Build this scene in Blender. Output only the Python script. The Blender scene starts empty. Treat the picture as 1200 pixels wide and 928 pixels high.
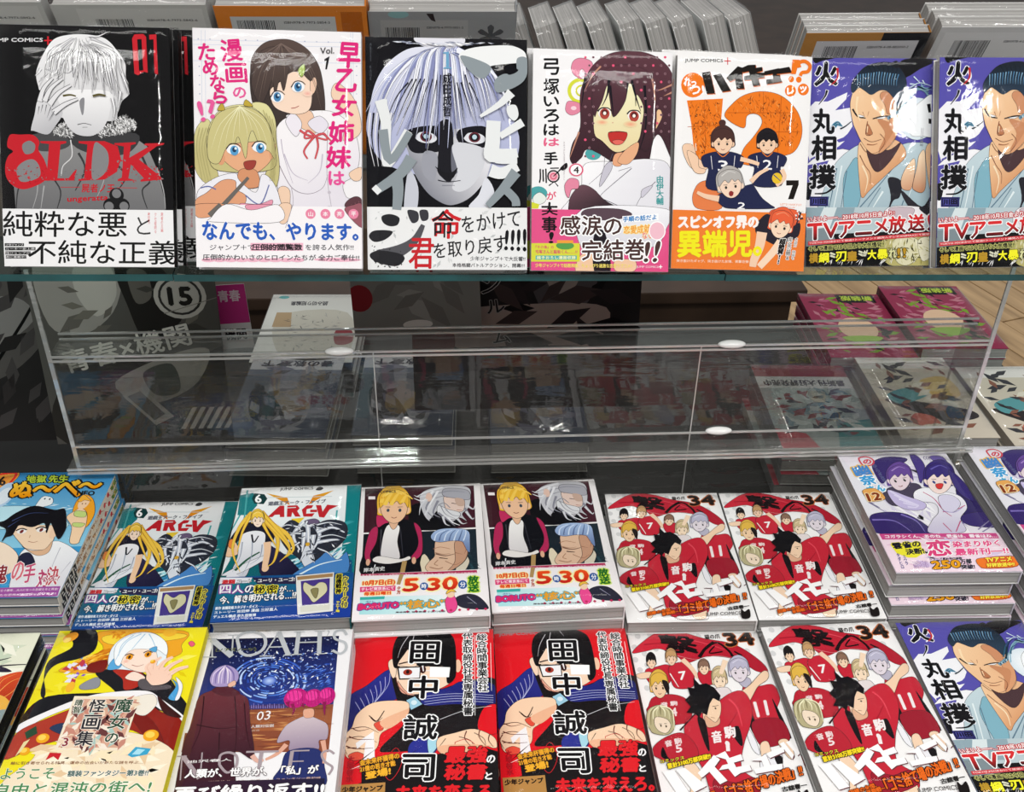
import bpy, bmesh, math, random
import numpy as np
from mathutils import Vector, Matrix
from mathutils.geometry import tessellate_polygon

scene = bpy.context.scene
COL = scene.collection

# ------------------------------------------------------------------ camera
cam_d = bpy.data.cameras.new('camera')
cam = bpy.data.objects.new('camera', cam_d); COL.objects.link(cam)
cam_d.sensor_fit = 'HORIZONTAL'; cam_d.sensor_width = 36.0; cam_d.lens = 36.0
cam_d.clip_start = 0.02; cam_d.clip_end = 60
cam.matrix_world = Matrix(((0.99811, 0.02069, -0.0578, 0), (-0.05972, 0.5459, -0.83572, 0),
                           (0.01426, 0.83759, 0.54611, 0), (0, 0, 0, 1)))
scene.camera = cam
scene.cycles.transparent_max_bounces = 40

# ------------------------------------------------------------------ light and exposure
world = bpy.data.worlds.new('shop_air'); scene.world = world
world.use_nodes = True
world.node_tree.nodes['Background'].inputs[0].default_value = (1.0, 0.98, 0.96, 1)
world.node_tree.nodes['Background'].inputs[1].default_value = 0.22
def area(name, loc, sx, sy, power, target=None, color=(1, 0.985, 0.96), shape='RECTANGLE'):
    l = bpy.data.lights.new(name, 'AREA'); l.shape = shape; l.size = sx
    if shape in ('RECTANGLE', 'ELLIPSE'): l.size_y = sy
    l.energy = power; l.color = color
    o = bpy.data.objects.new(name, l); COL.objects.link(o); o.location = loc
    d = (Vector(target) - Vector(loc)) if target else Vector((0, 0, -1))
    o.rotation_euler = d.to_track_quat('-Z', 'Y').to_euler()
    return o
area('ceiling_panel_light', (-0.9, -0.9, 1.75), 1.2, 0.6, 30)
area('ceiling_panel_light', (0.9, -0.9, 1.75), 1.2, 0.6, 30)
area('ceiling_panel_light', (-0.9, 1.6, 1.75), 1.2, 0.3, 5)
area('ceiling_panel_light', (0.9, 1.6, 1.75), 1.2, 0.3, 5)
area('ceiling_downlight', (1.47, -0.667, 0.997), 0.17, 0.17, 6.0, (0.42, 0.85, -0.26), shape='DISK')
for lx in (-0.27, 0.64):
    area('ceiling_downlight', (lx, 3.95, 1.75), 0.26, 0.26, 14, shape='DISK')
scene.view_settings.view_transform = 'Standard'
scene.view_settings.look = 'None'
scene.view_settings.gamma = 1.0
scene.view_settings.exposure = 0.5
scene.view_settings.use_curve_mapping = False

# ------------------------------------------------------------------ materials
def new_mat(name):
    m = bpy.data.materials.new(name); m.use_nodes = True
    nt = m.node_tree; nt.nodes.clear()
    out = nt.nodes.new('ShaderNodeOutputMaterial')
    return m, nt, out
def principled(name, color, rough=0.5, metal=0.0, spec=0.5, bump=None, vary=None, coat=0.0):
    """bump = (scale, strength); vary = (scale, amount) colour mottling"""
    m, nt, out = new_mat(name)
    b = nt.nodes.new('ShaderNodeBsdfPrincipled')
    b.inputs['Base Color'].default_value = (*color, 1)
    b.inputs['Roughness'].default_value = rough
    b.inputs['Metallic'].default_value = metal
    b.inputs['Specular IOR Level'].default_value = spec
    b.inputs['Coat Weight'].default_value = coat
    nt.links.new(b.outputs[0], out.inputs[0])
    tc = nt.nodes.new('ShaderNodeTexCoord')
    if vary:
        n = nt.nodes.new('ShaderNodeTexNoise'); n.inputs['Scale'].default_value = vary[0]
        n.inputs['Detail'].default_value = 4
        nt.links.new(tc.outputs['Object'], n.inputs['Vector'])
        mr = nt.nodes.new('ShaderNodeMapRange')
        mr.inputs['From Min'].default_value = 0.3; mr.inputs['From Max'].default_value = 0.7
        mr.inputs['To Min'].default_value = 1 - vary[1]; mr.inputs['To Max'].default_value = 1 + vary[1]
        nt.links.new(n.outputs['Fac'], mr.inputs['Value'])
        mx = nt.nodes.new('ShaderNodeVectorMath'); mx.operation = 'SCALE'
        mx.inputs[0].default_value = color
        nt.links.new(mr.outputs[0], mx.inputs['Scale'])
        nt.links.new(mx.outputs[0], b.inputs['Base Color'])
    if bump:
        n2 = nt.nodes.new('ShaderNodeTexNoise'); n2.inputs['Scale'].default_value = bump[0]
        nt.links.new(tc.outputs['Object'], n2.inputs['Vector'])
        bp = nt.nodes.new('ShaderNodeBump'); bp.inputs['Strength'].default_value = bump[1]
        bp.inputs['Distance'].default_value = 0.001
        nt.links.new(n2.outputs['Fac'], bp.inputs['Height'])
        nt.links.new(bp.outputs[0], b.inputs['Normal'])
    return m
def print_mat():
    m, nt, out = new_mat('printed_cover_paper')
    b = nt.nodes.new('ShaderNodeBsdfPrincipled')
    a = nt.nodes.new('ShaderNodeAttribute'); a.attribute_name = 'Col'
    nt.links.new(a.outputs['Color'], b.inputs['Base Color'])
    b.inputs['Roughness'].default_value = 0.6
    b.inputs['Specular IOR Level'].default_value = 0.05
    nt.links.new(b.outputs[0], out.inputs[0])
    return m
def pages_mat():
    m, nt, out = new_mat('stacked_page_edges')
    b = nt.nodes.new('ShaderNodeBsdfPrincipled')
    tc = nt.nodes.new('ShaderNodeTexCoord')
    mp = nt.nodes.new('ShaderNodeMapping'); mp.inputs['Scale'].default_value = (3, 3, 900)
    n = nt.nodes.new('ShaderNodeTexNoise'); n.inputs['Scale'].default_value = 1.0; n.inputs['Detail'].default_value = 3
    r = nt.nodes.new('ShaderNodeValToRGB')
    r.color_ramp.elements[0].color = (0.17, 0.165, 0.16, 1); r.color_ramp.elements[0].position = 0.25
    r.color_ramp.elements[1].color = (0.46, 0.45, 0.43, 1); r.color_ramp.elements[1].position = 0.75
    nt.links.new(tc.outputs['Object'], mp.inputs[0]); nt.links.new(mp.outputs[0], n.inputs['Vector'])
    nt.links.new(n.outputs['Fac'], r.inputs[0]); nt.links.new(r.outputs[0], b.inputs['Base Color'])
    b.inputs['Roughness'].default_value = 0.8
    nt.links.new(b.outputs[0], out.inputs[0])
    return m
def clear_mat(name, tint=(1, 1, 1), rough=0.05, ior=1.45, gain=1.0, base=0.0, wrinkle=None, stretch=(1, 1, 1), haze=0.0):
    """thin clear sheet: see-through with a Fresnel gloss on top"""
    m, nt, out = new_mat(name)
    t = nt.nodes.new('ShaderNodeBsdfTransparent'); t.inputs[0].default_value = (*tint, 1)
    g = nt.nodes.new('ShaderNodeBsdfGlossy'); g.inputs['Roughness'].default_value = rough
    fr = nt.nodes.new('ShaderNodeFresnel'); fr.inputs['IOR'].default_value = ior
    ma = nt.nodes.new('ShaderNodeMath'); ma.operation = 'MULTIPLY_ADD'; ma.use_clamp = True
    ma.inputs[1].default_value = gain; ma.inputs[2].default_value = base
    nt.links.new(fr.outputs[0], ma.inputs[0])
    geo = nt.nodes.new('ShaderNodeNewGeometry'); inv = nt.nodes.new('ShaderNodeMath'); inv.operation = 'SUBTRACT'; inv.inputs[0].default_value = 1.0
    nt.links.new(geo.outputs['Backfacing'], inv.inputs[1])
    fm = nt.nodes.new('ShaderNodeMath'); fm.operation = 'MULTIPLY'
    nt.links.new(ma.outputs[0], fm.inputs[0]); nt.links.new(inv.outputs[0], fm.inputs[1])
    mix = nt.nodes.new('ShaderNodeMixShader')
    nt.links.new(fm.outputs[0], mix.inputs[0])
    if haze:
        df = nt.nodes.new('ShaderNodeBsdfDiffuse'); df.inputs[0].default_value = (0.8, 0.79, 0.77, 1)
        hz = nt.nodes.new('ShaderNodeMixShader'); hz.inputs[0].default_value = haze
        nt.links.new(t.outputs[0], hz.inputs[1]); nt.links.new(df.outputs[0], hz.inputs[2]); t = hz
    nt.links.new(t.outputs[0], mix.inputs[1]); nt.links.new(g.outputs[0], mix.inputs[2])
    if wrinkle:
        tc = nt.nodes.new('ShaderNodeTexCoord')
        mp = nt.nodes.new('ShaderNodeMapping'); mp.inputs['Scale'].default_value = stretch
        n = nt.nodes.new('ShaderNodeTexNoise'); n.inputs['Scale'].default_value = wrinkle[0]; n.inputs['Detail'].default_value = 3
        n.inputs['Distortion'].default_value = 0.8
        nt.links.new(tc.outputs['Object'], mp.inputs[0]); nt.links.new(mp.outputs[0], n.inputs['Vector'])
        bp = nt.nodes.new('ShaderNodeBump'); bp.inputs['Strength'].default_value = wrinkle[1]; bp.inputs['Distance'].default_value = 0.002
        nt.links.new(n.outputs['Fac'], bp.inputs['Height'])
        nt.links.new(bp.outputs[0], g.inputs['Normal']); nt.links.new(bp.outputs[0], fr.inputs['Normal'])
    nt.links.new(mix.outputs[0], out.inputs[0])
    return m

M = {
 'print': print_mat(),
 'pages': pages_mat(),
 'wrap': clear_mat('clear_shrink_wrap', rough=0.07, gain=0.55, wrinkle=(32, 0.42)),
 'acrylic': clear_mat('clear_acrylic', tint=(0.84, 0.84, 0.83), rough=0.03, ior=1.5, gain=1.3, base=0.01, haze=0.012, wrinkle=(9, 0.12), stretch=(1, 1, 9)),
 'ledge': clear_mat('scuffed_acrylic', tint=(0.9, 0.9, 0.89), rough=0.08, ior=1.5, gain=1.5, base=0.02, haze=0.045, wrinkle=(14, 0.3), stretch=(1, 6, 6)),
 'glint_blob': principled('white_lamp_glint', (0.85, 0.85, 0.84), rough=0.15),  # bright white imitating lamp reflections on the acrylic
 'acrylic_edge': clear_mat('polished_acrylic_edge', tint=(0.80, 0.81, 0.80), rough=0.12, ior=1.6, gain=2.0, base=0.25, haze=0.5, wrinkle=(14, 0.6), stretch=(1, 6, 6)),
 'glass': clear_mat('shelf_glass', tint=(0.86, 0.93, 0.91), rough=0.02, ior=1.5, gain=1.0),
 'glass_edge': principled('green_glass_edge', (0.006, 0.072, 0.075), rough=0.1, spec=0.9, vary=(30, 0.35)),
 'black': principled('black_laminate', (0.009, 0.009, 0.009), rough=0.45, spec=0.2, vary=(12, 0.3)),
 'dark_wood': principled('dark_brown_wood', (0.045, 0.026, 0.017), rough=0.4, spec=0.25, vary=(7, 0.4), bump=(40, 0.1)),
 'steel': principled('brushed_steel', (0.45, 0.45, 0.46), rough=0.3, metal=1.0),
}
def plank_mat():
    m, nt, out = new_mat('worn_oak_plank')
    b = nt.nodes.new('ShaderNodeBsdfPrincipled')
    tc = nt.nodes.new('ShaderNodeTexCoord'); oi = nt.nodes.new('ShaderNodeObjectInfo')
    mp = nt.nodes.new('ShaderNodeMapping'); mp.inputs['Scale'].default_value = (26, 2.2, 4)
    ad = nt.nodes.new('ShaderNodeVectorMath'); ad.operation = 'ADD'
    sc = nt.nodes.new('ShaderNodeVectorMath'); sc.operation = 'SCALE'; sc.inputs[0].default_value = (9, 31, 17)
    nt.links.new(oi.outputs['Random'], sc.inputs['Scale'])
    nt.links.new(tc.outputs['Object'], mp.inputs[0]); nt.links.new(mp.outputs[0], ad.inputs[0]); nt.links.new(sc.outputs[0], ad.inputs[1])
    n = nt.nodes.new('ShaderNodeTexNoise'); n.inputs['Scale'].default_value = 1.0; n.inputs['Detail'].default_value = 5
    nt.links.new(ad.outputs[0], n.inputs['Vector'])
    r = nt.nodes.new('ShaderNodeValToRGB')
    r.color_ramp.elements[0].color = (0.24, 0.145, 0.07, 1); r.color_ramp.elements[0].position = 0.25
    r.color_ramp.elements[1].color = (0.62, 0.42, 0.22, 1); r.color_ramp.elements[1].position = 0.7
    nt.links.new(n.outputs['Fac'], r.inputs[0]); nt.links.new(r.outputs[0], b.inputs['Base Color'])
    b.inputs['Roughness'].default_value = 0.42
    nt.links.new(b.outputs[0], out.inputs[0])
    return m
M['plank'] = plank_mat()

# ------------------------------------------------------------------ object helpers
def mesh_obj(name, verts, faces, mat, parent=None, smooth=False):
    me = bpy.data.meshes.new(name); me.from_pydata(verts, [], faces); me.materials.append(mat)
    if smooth: me.shade_smooth()
    o = bpy.data.objects.new(name, me); COL.objects.link(o)
    if parent: o.parent = parent
    return o
BOXF = [(0, 3, 2, 1), (4, 5, 6, 7), (0, 1, 5, 4), (1, 2, 6, 5), (2, 3, 7, 6), (3, 0, 4, 7)]
def boxv(x0, x1, y0, y1, z0, z1):
    return [(x0, y0, z0), (x1, y0, z0), (x1, y1, z0), (x0, y1, z0), (x0, y0, z1), (x1, y0, z1), (x1, y1, z1), (x0, y1, z1)]
def box(name, x0, x1, y0, y1, z0, z1, mat, parent=None, bevel=0.0):
    if not bevel: return mesh_obj(name, boxv(x0, x1, y0, y1, z0, z1), BOXF, mat, parent)
    bm = bmesh.new(); vs = [bm.verts.new(v) for v in boxv(x0, x1, y0, y1, z0, z1)]
    for f in BOXF: bm.faces.new([vs[i] for i in f])
    bmesh.ops.bevel(bm, geom=bm.edges[:], offset=bevel, segments=2, affect='EDGES', profile=0.6)
    me = bpy.data.meshes.new(name); bm.to_mesh(me); bm.free(); me.materials.append(mat)
    o = bpy.data.objects.new(name, me); COL.objects.link(o)
    if parent: o.parent = parent
    return o
def empty(name, label=None, cat=None, group=None, mat=None):
    o = bpy.data.objects.new(name, None); COL.objects.link(o); o.empty_display_size = 0.02
    if mat is not None: o.matrix_world = mat
    if label: o['label'] = label
    if cat: o['category'] = cat
    if group: o['group'] = group
    return o
def tag(o, label, cat, group=None):
    o['label'] = label; o['category'] = cat
    if group: o['group'] = group
    return o
def copy_thing(root, matrix, label, group=None):
    r = root.copy(); COL.objects.link(r); r.matrix_world = matrix; r['label'] = label
    if group: r['group'] = group
    elif 'group' in r: del r['group']
    for ch in list(root.children):
        c = ch.copy(); COL.objects.link(c); c.parent = r
        for g in ch.children:
            d = g.copy(); COL.objects.link(d); d.parent = c
    return r

# ------------------------------------------------------------------ flat print: coloured shapes laid on a sheet
def lin(c):
    c = c / 255.0
    return c / 12.92 if c <= 0.04045 else ((c + 0.055) / 1.055) ** 2.4
def rgb(h):
    return np.array([lin(int(h[i:i + 2], 16)) for i in (0, 2, 4)]) * 0.92
_txt = {}
def text_tris(s):
    if s in _txt: return _txt[s]
    c = bpy.data.curves.new('lettering', 'FONT'); c.body = s; c.resolution_u = 2; c.fill_mode = 'FRONT'; c.dimensions = '2D'
    o = bpy.data.objects.new('lettering', c); COL.objects.link(o)
    dg = bpy.context.evaluated_depsgraph_get(); ev = o.evaluated_get(dg); me = ev.to_mesh()
    me.calc_loop_triangles()
    v = np.zeros(len(me.vertices) * 3, np.float32); me.vertices.foreach_get('co', v); v = v.reshape(-1, 3)[:, :2].astype(float)
    t = np.zeros(len(me.loop_triangles) * 3, np.int32); me.loop_triangles.foreach_get('vertices', t); t = t.reshape(-1, 3)
    ev.to_mesh_clear(); bpy.data.objects.remove(o); bpy.data.curves.remove(c)
    if len(v):
        lo, hi = v.min(0), v.max(0); v = (v - lo) / np.maximum(hi - lo, 1e-6)
        w, h = (hi - lo)
    else: w = h = 1
    v[:, 1] = 1 - v[:, 1]
    _txt[s] = (v, t, w, h)
    return _txt[s]
def catmull(pts, closed=True, n=5):
    P = [np.array(p, float) for p in pts]; N = len(P); out = []
    if N < 3: return P
    rng = range(N) if closed else range(N - 1)
    for i in rng:
        if closed: p0, p1, p2, p3 = P[i - 1], P[i], P[(i + 1) % N], P[(i + 2) % N]
        else: p0, p1, p2, p3 = P[max(i - 1, 0)], P[i], P[i + 1], P[min(i + 2, N - 1)]
        for k in range(n):
            t = k / n
            out.append(0.5 * ((2 * p1) + (p2 - p0) * t + (2 * p0 - 5 * p1 + 4 * p2 - p3) * t * t + (3 * p1 - p0 - 3 * p2 + p3) * t ** 3))
    if not closed: out.append(P[-1])
    return out
SMALL = set('っゃゅょぁぃぅぇぉッャュョァィゥェォ、。・')
class Sheet:
    """collects shapes in tenths of a millimetre, origin top left, y down"""
    GAP = 0.020; STEP = 0.003
    def __init__(self, w, h, base):
        self.w, self.h = w * 10.0, h * 10.0; self.V = []; self.F = []; self.C = []; self.nv = 0; self.boxes = []
        self.base = base
        self.raw(np.array([(0, 0), (self.w, 0), (self.w, self.h), (0, self.h)], float), np.array([(0, 1, 2), (0, 2, 3)]), [rgb(base)] * 4, 0)
    def raw(self, v, t, c, layer):
        if len(v) == 0 or len(t) == 0: return
        z = layer
        self.V.append(np.column_stack([v[:, 0], v[:, 1], np.full(len(v), 0.0) + z])); self.F.append(t + self.nv)
        self.C.append(np.array(c)); self.nv += len(v)
    def layer(self, b, thick=0.0):
        L = 0.0
        for (q, l) in self.boxes:
            if l > L and q[0] < b[2] and q[2] > b[0] and q[1] < b[3] and q[3] > b[1]: L = l
        L += self.GAP; self.boxes.append((b, L + thick)); return L
    def shade(self, v, col):
        if isinstance(col, str): return [rgb(col)] * len(v)
        c1, c2, p1, p2 = col; a = rgb(c1); b = rgb(c2); p1 = np.array(p1, float); d = np.array(p2, float) - p1; dd = d @ d
        t = np.clip(((v - p1) @ d) / dd, 0, 1)[:, None]
        return a * (1 - t) + b * t
    def clip(self, v, t):
        if v[:, 0].min() >= 0 and v[:, 0].max() <= self.w and v[:, 1].min() >= 0 and v[:, 1].max() <= self.h: return v, t
        nv = []; nt = []
        if v.shape[1] == 2: v = np.column_stack([v, np.zeros(len(v))])
        for tri in t:
            poly = [v[i] for i in tri]
            for ax, lim, sg in ((0, 0, 1), (0, self.w, -1), (1, 0, 1), (1, self.h, -1)):
                out = []
                for i in range(len(poly)):
                    a, b = poly[i - 1], poly[i]; da, db = sg * (a[ax] - lim), sg * (b[ax] - lim)
                    if (da >= 0) != (db >= 0): out.append(a + (b - a) * (da / (da - db)))
                    if db >= 0: out.append(b)
                poly = out
                if not poly: break
            if len(poly) >= 3:
                k = len(nv); nv += poly; nt += [(k, k + i, k + i + 1) for i in range(1, len(poly) - 1)]
        return np.array(nv).reshape(-1, 3), np.array(nt, int).reshape(-1, 3)
    def add(self, v, t, col):
        v = np.array(v, float); t = np.array(t, int)
        if len(v) == 0: return
        v, t = self.clip(v, t)
        if len(v) == 0: return
        zz = v[:, 2] if v.shape[1] > 2 else 0.0
        L = self.layer((v[:, 0].min(), v[:, 1].min(), v[:, 0].max(), v[:, 1].max()), float(np.max(zz)))
        self.raw(v, t, self.shade(v[:, :2], col), L + zz)
    def p(self, col, pts, smooth=0, line=0, lc='2A2226'):
        pts = np.array(pts, float).reshape(-1, 2)
        P = catmull(pts) if smooth and len(pts) > 2 else [np.array(p, float) for p in pts]
        t = tessellate_polygon([[Vector((p[0], p[1], 0)) for p in P]])
        if not t: return
        self.add(P, t, col)
        if line: self.s(lc, np.array(list(P) + [P[0]]).ravel(), line, line, 0)
    def s(self, col, pts, w0, w1=None, smooth=1):
        w1 = w0 if w1 is None else w1; pts = np.array(pts, float).reshape(-1, 2)
        P = catmull(pts, False) if smooth and len(pts) > 2 else [np.array(p, float) for p in pts]
        P = np.array(P); n = len(P); d = np.gradient(P, axis=0); d /= np.linalg.norm(d, axis=1)[:, None] + 1e-9
        nn = np.column_stack([-d[:, 1], d[:, 0]]); ws = np.linspace(w0, w1, n)[:, None] / 2
        lift = np.arange(n)[:, None] % 4 * 0.0015
        v = np.vstack([np.hstack([P + nn * ws, lift]), np.hstack([P - nn * ws, lift])])
        t = [(i, i + 1, n + i) for i in range(n - 1)] + [(i + 1, n + i + 1, n + i) for i in range(n - 1)]
        self.add(v, t, col)
    def e(self, col, c, rx, ry, rot=0, n=20):
        a = np.linspace(0, 2 * math.pi, n, endpoint=False); x = rx * np.cos(a); y = ry * np.sin(a); r = math.radians(rot)
        self.add(np.column_stack([c[0] + x * math.cos(r) - y * math.sin(r), c[1] + x * math.sin(r) + y * math.cos(r)]),
                 [(0, i, i + 1) for i in range(1, n - 1)], col)
    def g(self, ci, co, c, rx, ry, n=24):
        a = np.linspace(0, 2 * math.pi, n, endpoint=False)
        v = np.vstack([[c], np.column_stack([c[0] + rx * np.cos(a), c[1] + ry * np.sin(a)])])
        t = [(0, 1 + i, 1 + (i + 1) % n) for i in range(n)]
        L = self.layer((c[0] - rx, c[1] - ry, c[0] + rx, c[1] + ry))
        v2, t2 = self.clip(v, np.array(t)); v2 = v2[:, :2]
        if len(v2) == 0: return
        d = np.clip(np.sqrt(((v2[:, 0] - c[0]) / rx) ** 2 + ((v2[:, 1] - c[1]) / ry) ** 2), 0, 1)[:, None]
        self.raw(v2, t2, rgb(ci) * (1 - d) + rgb(co) * d, L)
    def t(self, s, quad, col, bold=0, out=None, ow=0, vert=False):
        """quad: top-left, top-right, bottom-left (and bottom-right) of the lettering"""
        A = list(np.array(quad, float).reshape(-1, 2))
        if len(A) == 3: A.append(A[1] + A[2] - A[0])
        if vert:
            n = len(s); vs = []; ts = []; k = 0; em = 0.95
            for i, ch in enumerate(s):
                v, t, w, h = text_tris(ch)
                if not len(v): continue
                if ch in 'ー〜|…―': v = np.column_stack([1 - v[:, 1], v[:, 0]]); w, h = h, w
                w2, h2 = min(1, w / em), min(1, h / em)
                ox, oy = (1 - w2) / 2, (1 - h2) / 2
                if ch in '、。': ox, oy = 1 - w2, 0
                elif ch in SMALL: ox = (1 - w2) * 0.8
                vs.append(np.column_stack([ox + v[:, 0] * w2, (i + oy + v[:, 1] * h2) / n])); ts.append(t + k); k += len(v)
            v = np.vstack(vs); t = np.vstack(ts)
        else:
            v, t, w, h = text_tris(s)
            if not len(v): return
        x, y = v[:, :1], v[:, 1:]
        P = (A[0] * (1 - x) * (1 - y) + A[1] * x * (1 - y) + A[2] * (1 - x) * y + A[3] * x * y)
        def many(r, k):
            if not r: return P, t
            st = lambda q, i: np.column_stack([q, np.full(len(q), i * self.STEP)])
            vs = [st(P, k)]; ts = [t]
            for i in range(k):
                a = 2 * math.pi * i / k
                vs.append(st(P + np.array([math.cos(a), math.sin(a)]) * r, i)); ts.append(t + len(P) * (i + 1))
            return np.vstack(vs), np.vstack(ts)
        if out: self.add(*many(ow + bold, 8 if ow > 3 else 6), out)
        self.add(*many(bold, 4), col)
    def d(self, cols, poly, n, lx, ly, ang, seed, jit=20):
        """small flat dashes strewn inside a polygon"""
        rnd = random.Random(seed); P = [tuple(p) for p in np.array(poly, float).reshape(-1, 2)]
        xs = [p[0] for p in P]; ys = [p[1] for p in P]; k = 0; tries = 0; V = []; T = []; CC = []
        while k < n and tries < n * 6:
            tries += 1; x = rnd.uniform(min(xs), max(xs)); y = rnd.uniform(min(ys), max(ys)); ins = False
            for i in range(len(P)):
                (x1, y1), (x2, y2) = P[i - 1], P[i]
                if (y1 > y) != (y2 > y) and x < (x2 - x1) * (y - y1) / (y2 - y1) + x1: ins = not ins
            if not ins or x < lx or y < lx or x > self.w - lx or y > self.h - lx: continue
            a = math.radians(ang + rnd.uniform(-jit, jit)); c, s = math.cos(a), math.sin(a); f = rnd.uniform(0.5, 1.2)
            b = len(V); V += [(x - c * lx * f, y - s * lx * f), (x - s * ly * f, y + c * ly * f), (x + c * lx * f, y + s * lx * f), (x + s * ly * f, y - c * ly * f)]
            T += [(b, b + 1, b + 2), (b, b + 2, b + 3)]; CC.append((b, rnd.choice(cols))); k += 1
        if not V: return
        V = np.array(V); L = self.layer((V[:, 0].min(), V[:, 1].min(), V[:, 0].max(), V[:, 1].max()), 0.03)
        cc = np.zeros((len(V), 3))
        for b, c in CC: cc[b:b + 4] = rgb(c)
        self.raw(V, np.array(T), cc, L + np.arange(len(V)) // 4 % 11 * self.STEP)
    def run(self, ops):
        for o in ops: getattr(self, o[0])(*o[1:])
    def mesh(self, name, z0=0.0, spine=0.0, spine_col=None):
        """mesh in metres, sheet centred on the origin, printed side up; a spine strip folds down at the right edge"""
        V = np.vstack(self.V); F = np.vstack(self.F); C = np.vstack(self.C)
        X = np.column_stack([(V[:, 0] - self.w / 2) * 1e-4, (self.h / 2 - V[:, 1]) * 1e-4, z0 + V[:, 2] * 1e-4 * 10])
        e1 = X[F[:, 1]] - X[F[:, 0]]; e2 = X[F[:, 2]] - X[F[:, 0]]
        fl = (e1[:, 0] * e2[:, 1] - e1[:, 1] * e2[:, 0]) < 0
        F[fl] = F[fl][:, ::-1]
        X = X.tolist(); F = F.tolist(); C = C.tolist()
        me = bpy.data.meshes.new(name)
        me.from_pydata(X, [], F)
        ca = me.color_attributes.new('Col', 'FLOAT_COLOR', 'POINT')
        buf = np.ones((len(X), 4), np.float32); buf[:, :3] = C
        ca.data.foreach_set('color', buf.ravel())
        me.materials.append(M['print'])
        return me
def colored_mesh(name, verts, faces, cols):
    me = bpy.data.meshes.new(name); me.from_pydata(verts, [], faces)
    ca = me.color_attributes.new('Col', 'FLOAT_COLOR', 'CORNER'); i = 0
    for p, c in zip(me.polygons, cols):
        for l in p.loop_indices: ca.data[l].color = (*rgb(c), 1)
    me.materials.append(M['print']); return me
_wraps = {}
def wrap_mesh(w, h, t):
    k = (w, h, round(t, 4))
    if k in _wraps: return _wraps[k]
    rnd = random.Random(int(w * 1e4 + h * 1e5)); bm = bmesh.new(); g = 0.0007
    nx, ny = 6, 9; grid = {}
    for s, z in ((0, -0.0001), (1, t + 0.0024)):
        for i in range(nx + 1):
            for j in range(ny + 1):
                e = (i in (0, nx)) or (j in (0, ny)); dz = 0 if e else rnd.uniform(-1, 1) * 0.0003
                grid[s, i, j] = bm.verts.new((-w / 2 - g + (w + 2 * g) * i / nx, -h / 2 - g + (h + 2 * g) * j / ny, z + (dz if s else 0) - (0.0014 if e and s else 0)))
    for i in range(nx):
        for j in range(ny):
            bm.faces.new([grid[1, i, j], grid[1, i + 1, j], grid[1, i + 1, j + 1], grid[1, i, j + 1]])
    ring = [(i, 0) for i in range(nx)] + [(nx, j) for j in range(ny)] + [(i, ny) for i in range(nx, 0, -1)] + [(0, j) for j in range(ny, 0, -1)]
    mid = {}
    for (i, j) in ring:
        a = grid[0, i, j].co; mid[i, j] = bm.verts.new((a.x * 1.004, a.y * 1.003, t * rnd.uniform(0.35, 0.65)))
    for k2 in range(len(ring)):
        a, b = ring[k2], ring[(k2 + 1) % len(ring)]
        bm.faces.new([grid[(0,) + a], grid[(0,) + b], mid[b], mid[a]])
        bm.faces.new([mid[a], mid[b], grid[(1,) + b], grid[(1,) + a]])
    # crimped seam sticking out along the head of the book
    for i in range(nx):
        a, b = mid[i, ny], mid[i + 1, ny]
        c = bm.verts.new((b.co.x, b.co.y + rnd.uniform(0.0004, 0.0034), b.co.z + rnd.uniform(-0.001, 0.001)))
        d = bm.verts.new((a.co.x, a.co.y + rnd.uniform(0.0004, 0.0034), a.co.z + rnd.uniform(-0.001, 0.001)))
        bm.faces.new([a, b, c, d])
    for v in list(bm.verts):
        if not v.link_faces: bm.verts.remove(v)
    bm.normal_update(); me = bpy.data.meshes.new('plastic_wrap'); bm.to_mesh(me); bm.free(); me.shade_smooth(); me.materials.append(M['wrap'])
    _wraps[k] = me; return me
def page_mesh(w, h, t):
    """page block with its slightly hollow edges"""
    x0, x1, y0, y1 = -w / 2 + 0.0008, w / 2 - 0.0012, -h / 2 + 0.0009, h / 2 - 0.0009; z0, z1 = 0.0004, t - 0.0004
    bm = bmesh.new(); n = 4; rows = []
    for k in range(n + 1):
        z = z0 + (z1 - z0) * k / n; d = 0.0009 * math.sin(math.pi * k / n)
        rows.append([bm.verts.new(p) for p in ((x0 + d, y0 + d * 0.4, z), (x1, y0 + d * 0.4, z), (x1, y1 - d * 0.4, z), (x0 + d, y1 - d * 0.4, z))])
    for k in range(n):
        for i in range(4): bm.faces.new([rows[k][i], rows[k][(i + 1) % 4], rows[k + 1][(i + 1) % 4], rows[k + 1][i]])
    me = bpy.data.meshes.new('page_block'); bm.to_mesh(me); bm.free(); me.materials.append(M['pages']); return me
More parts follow.
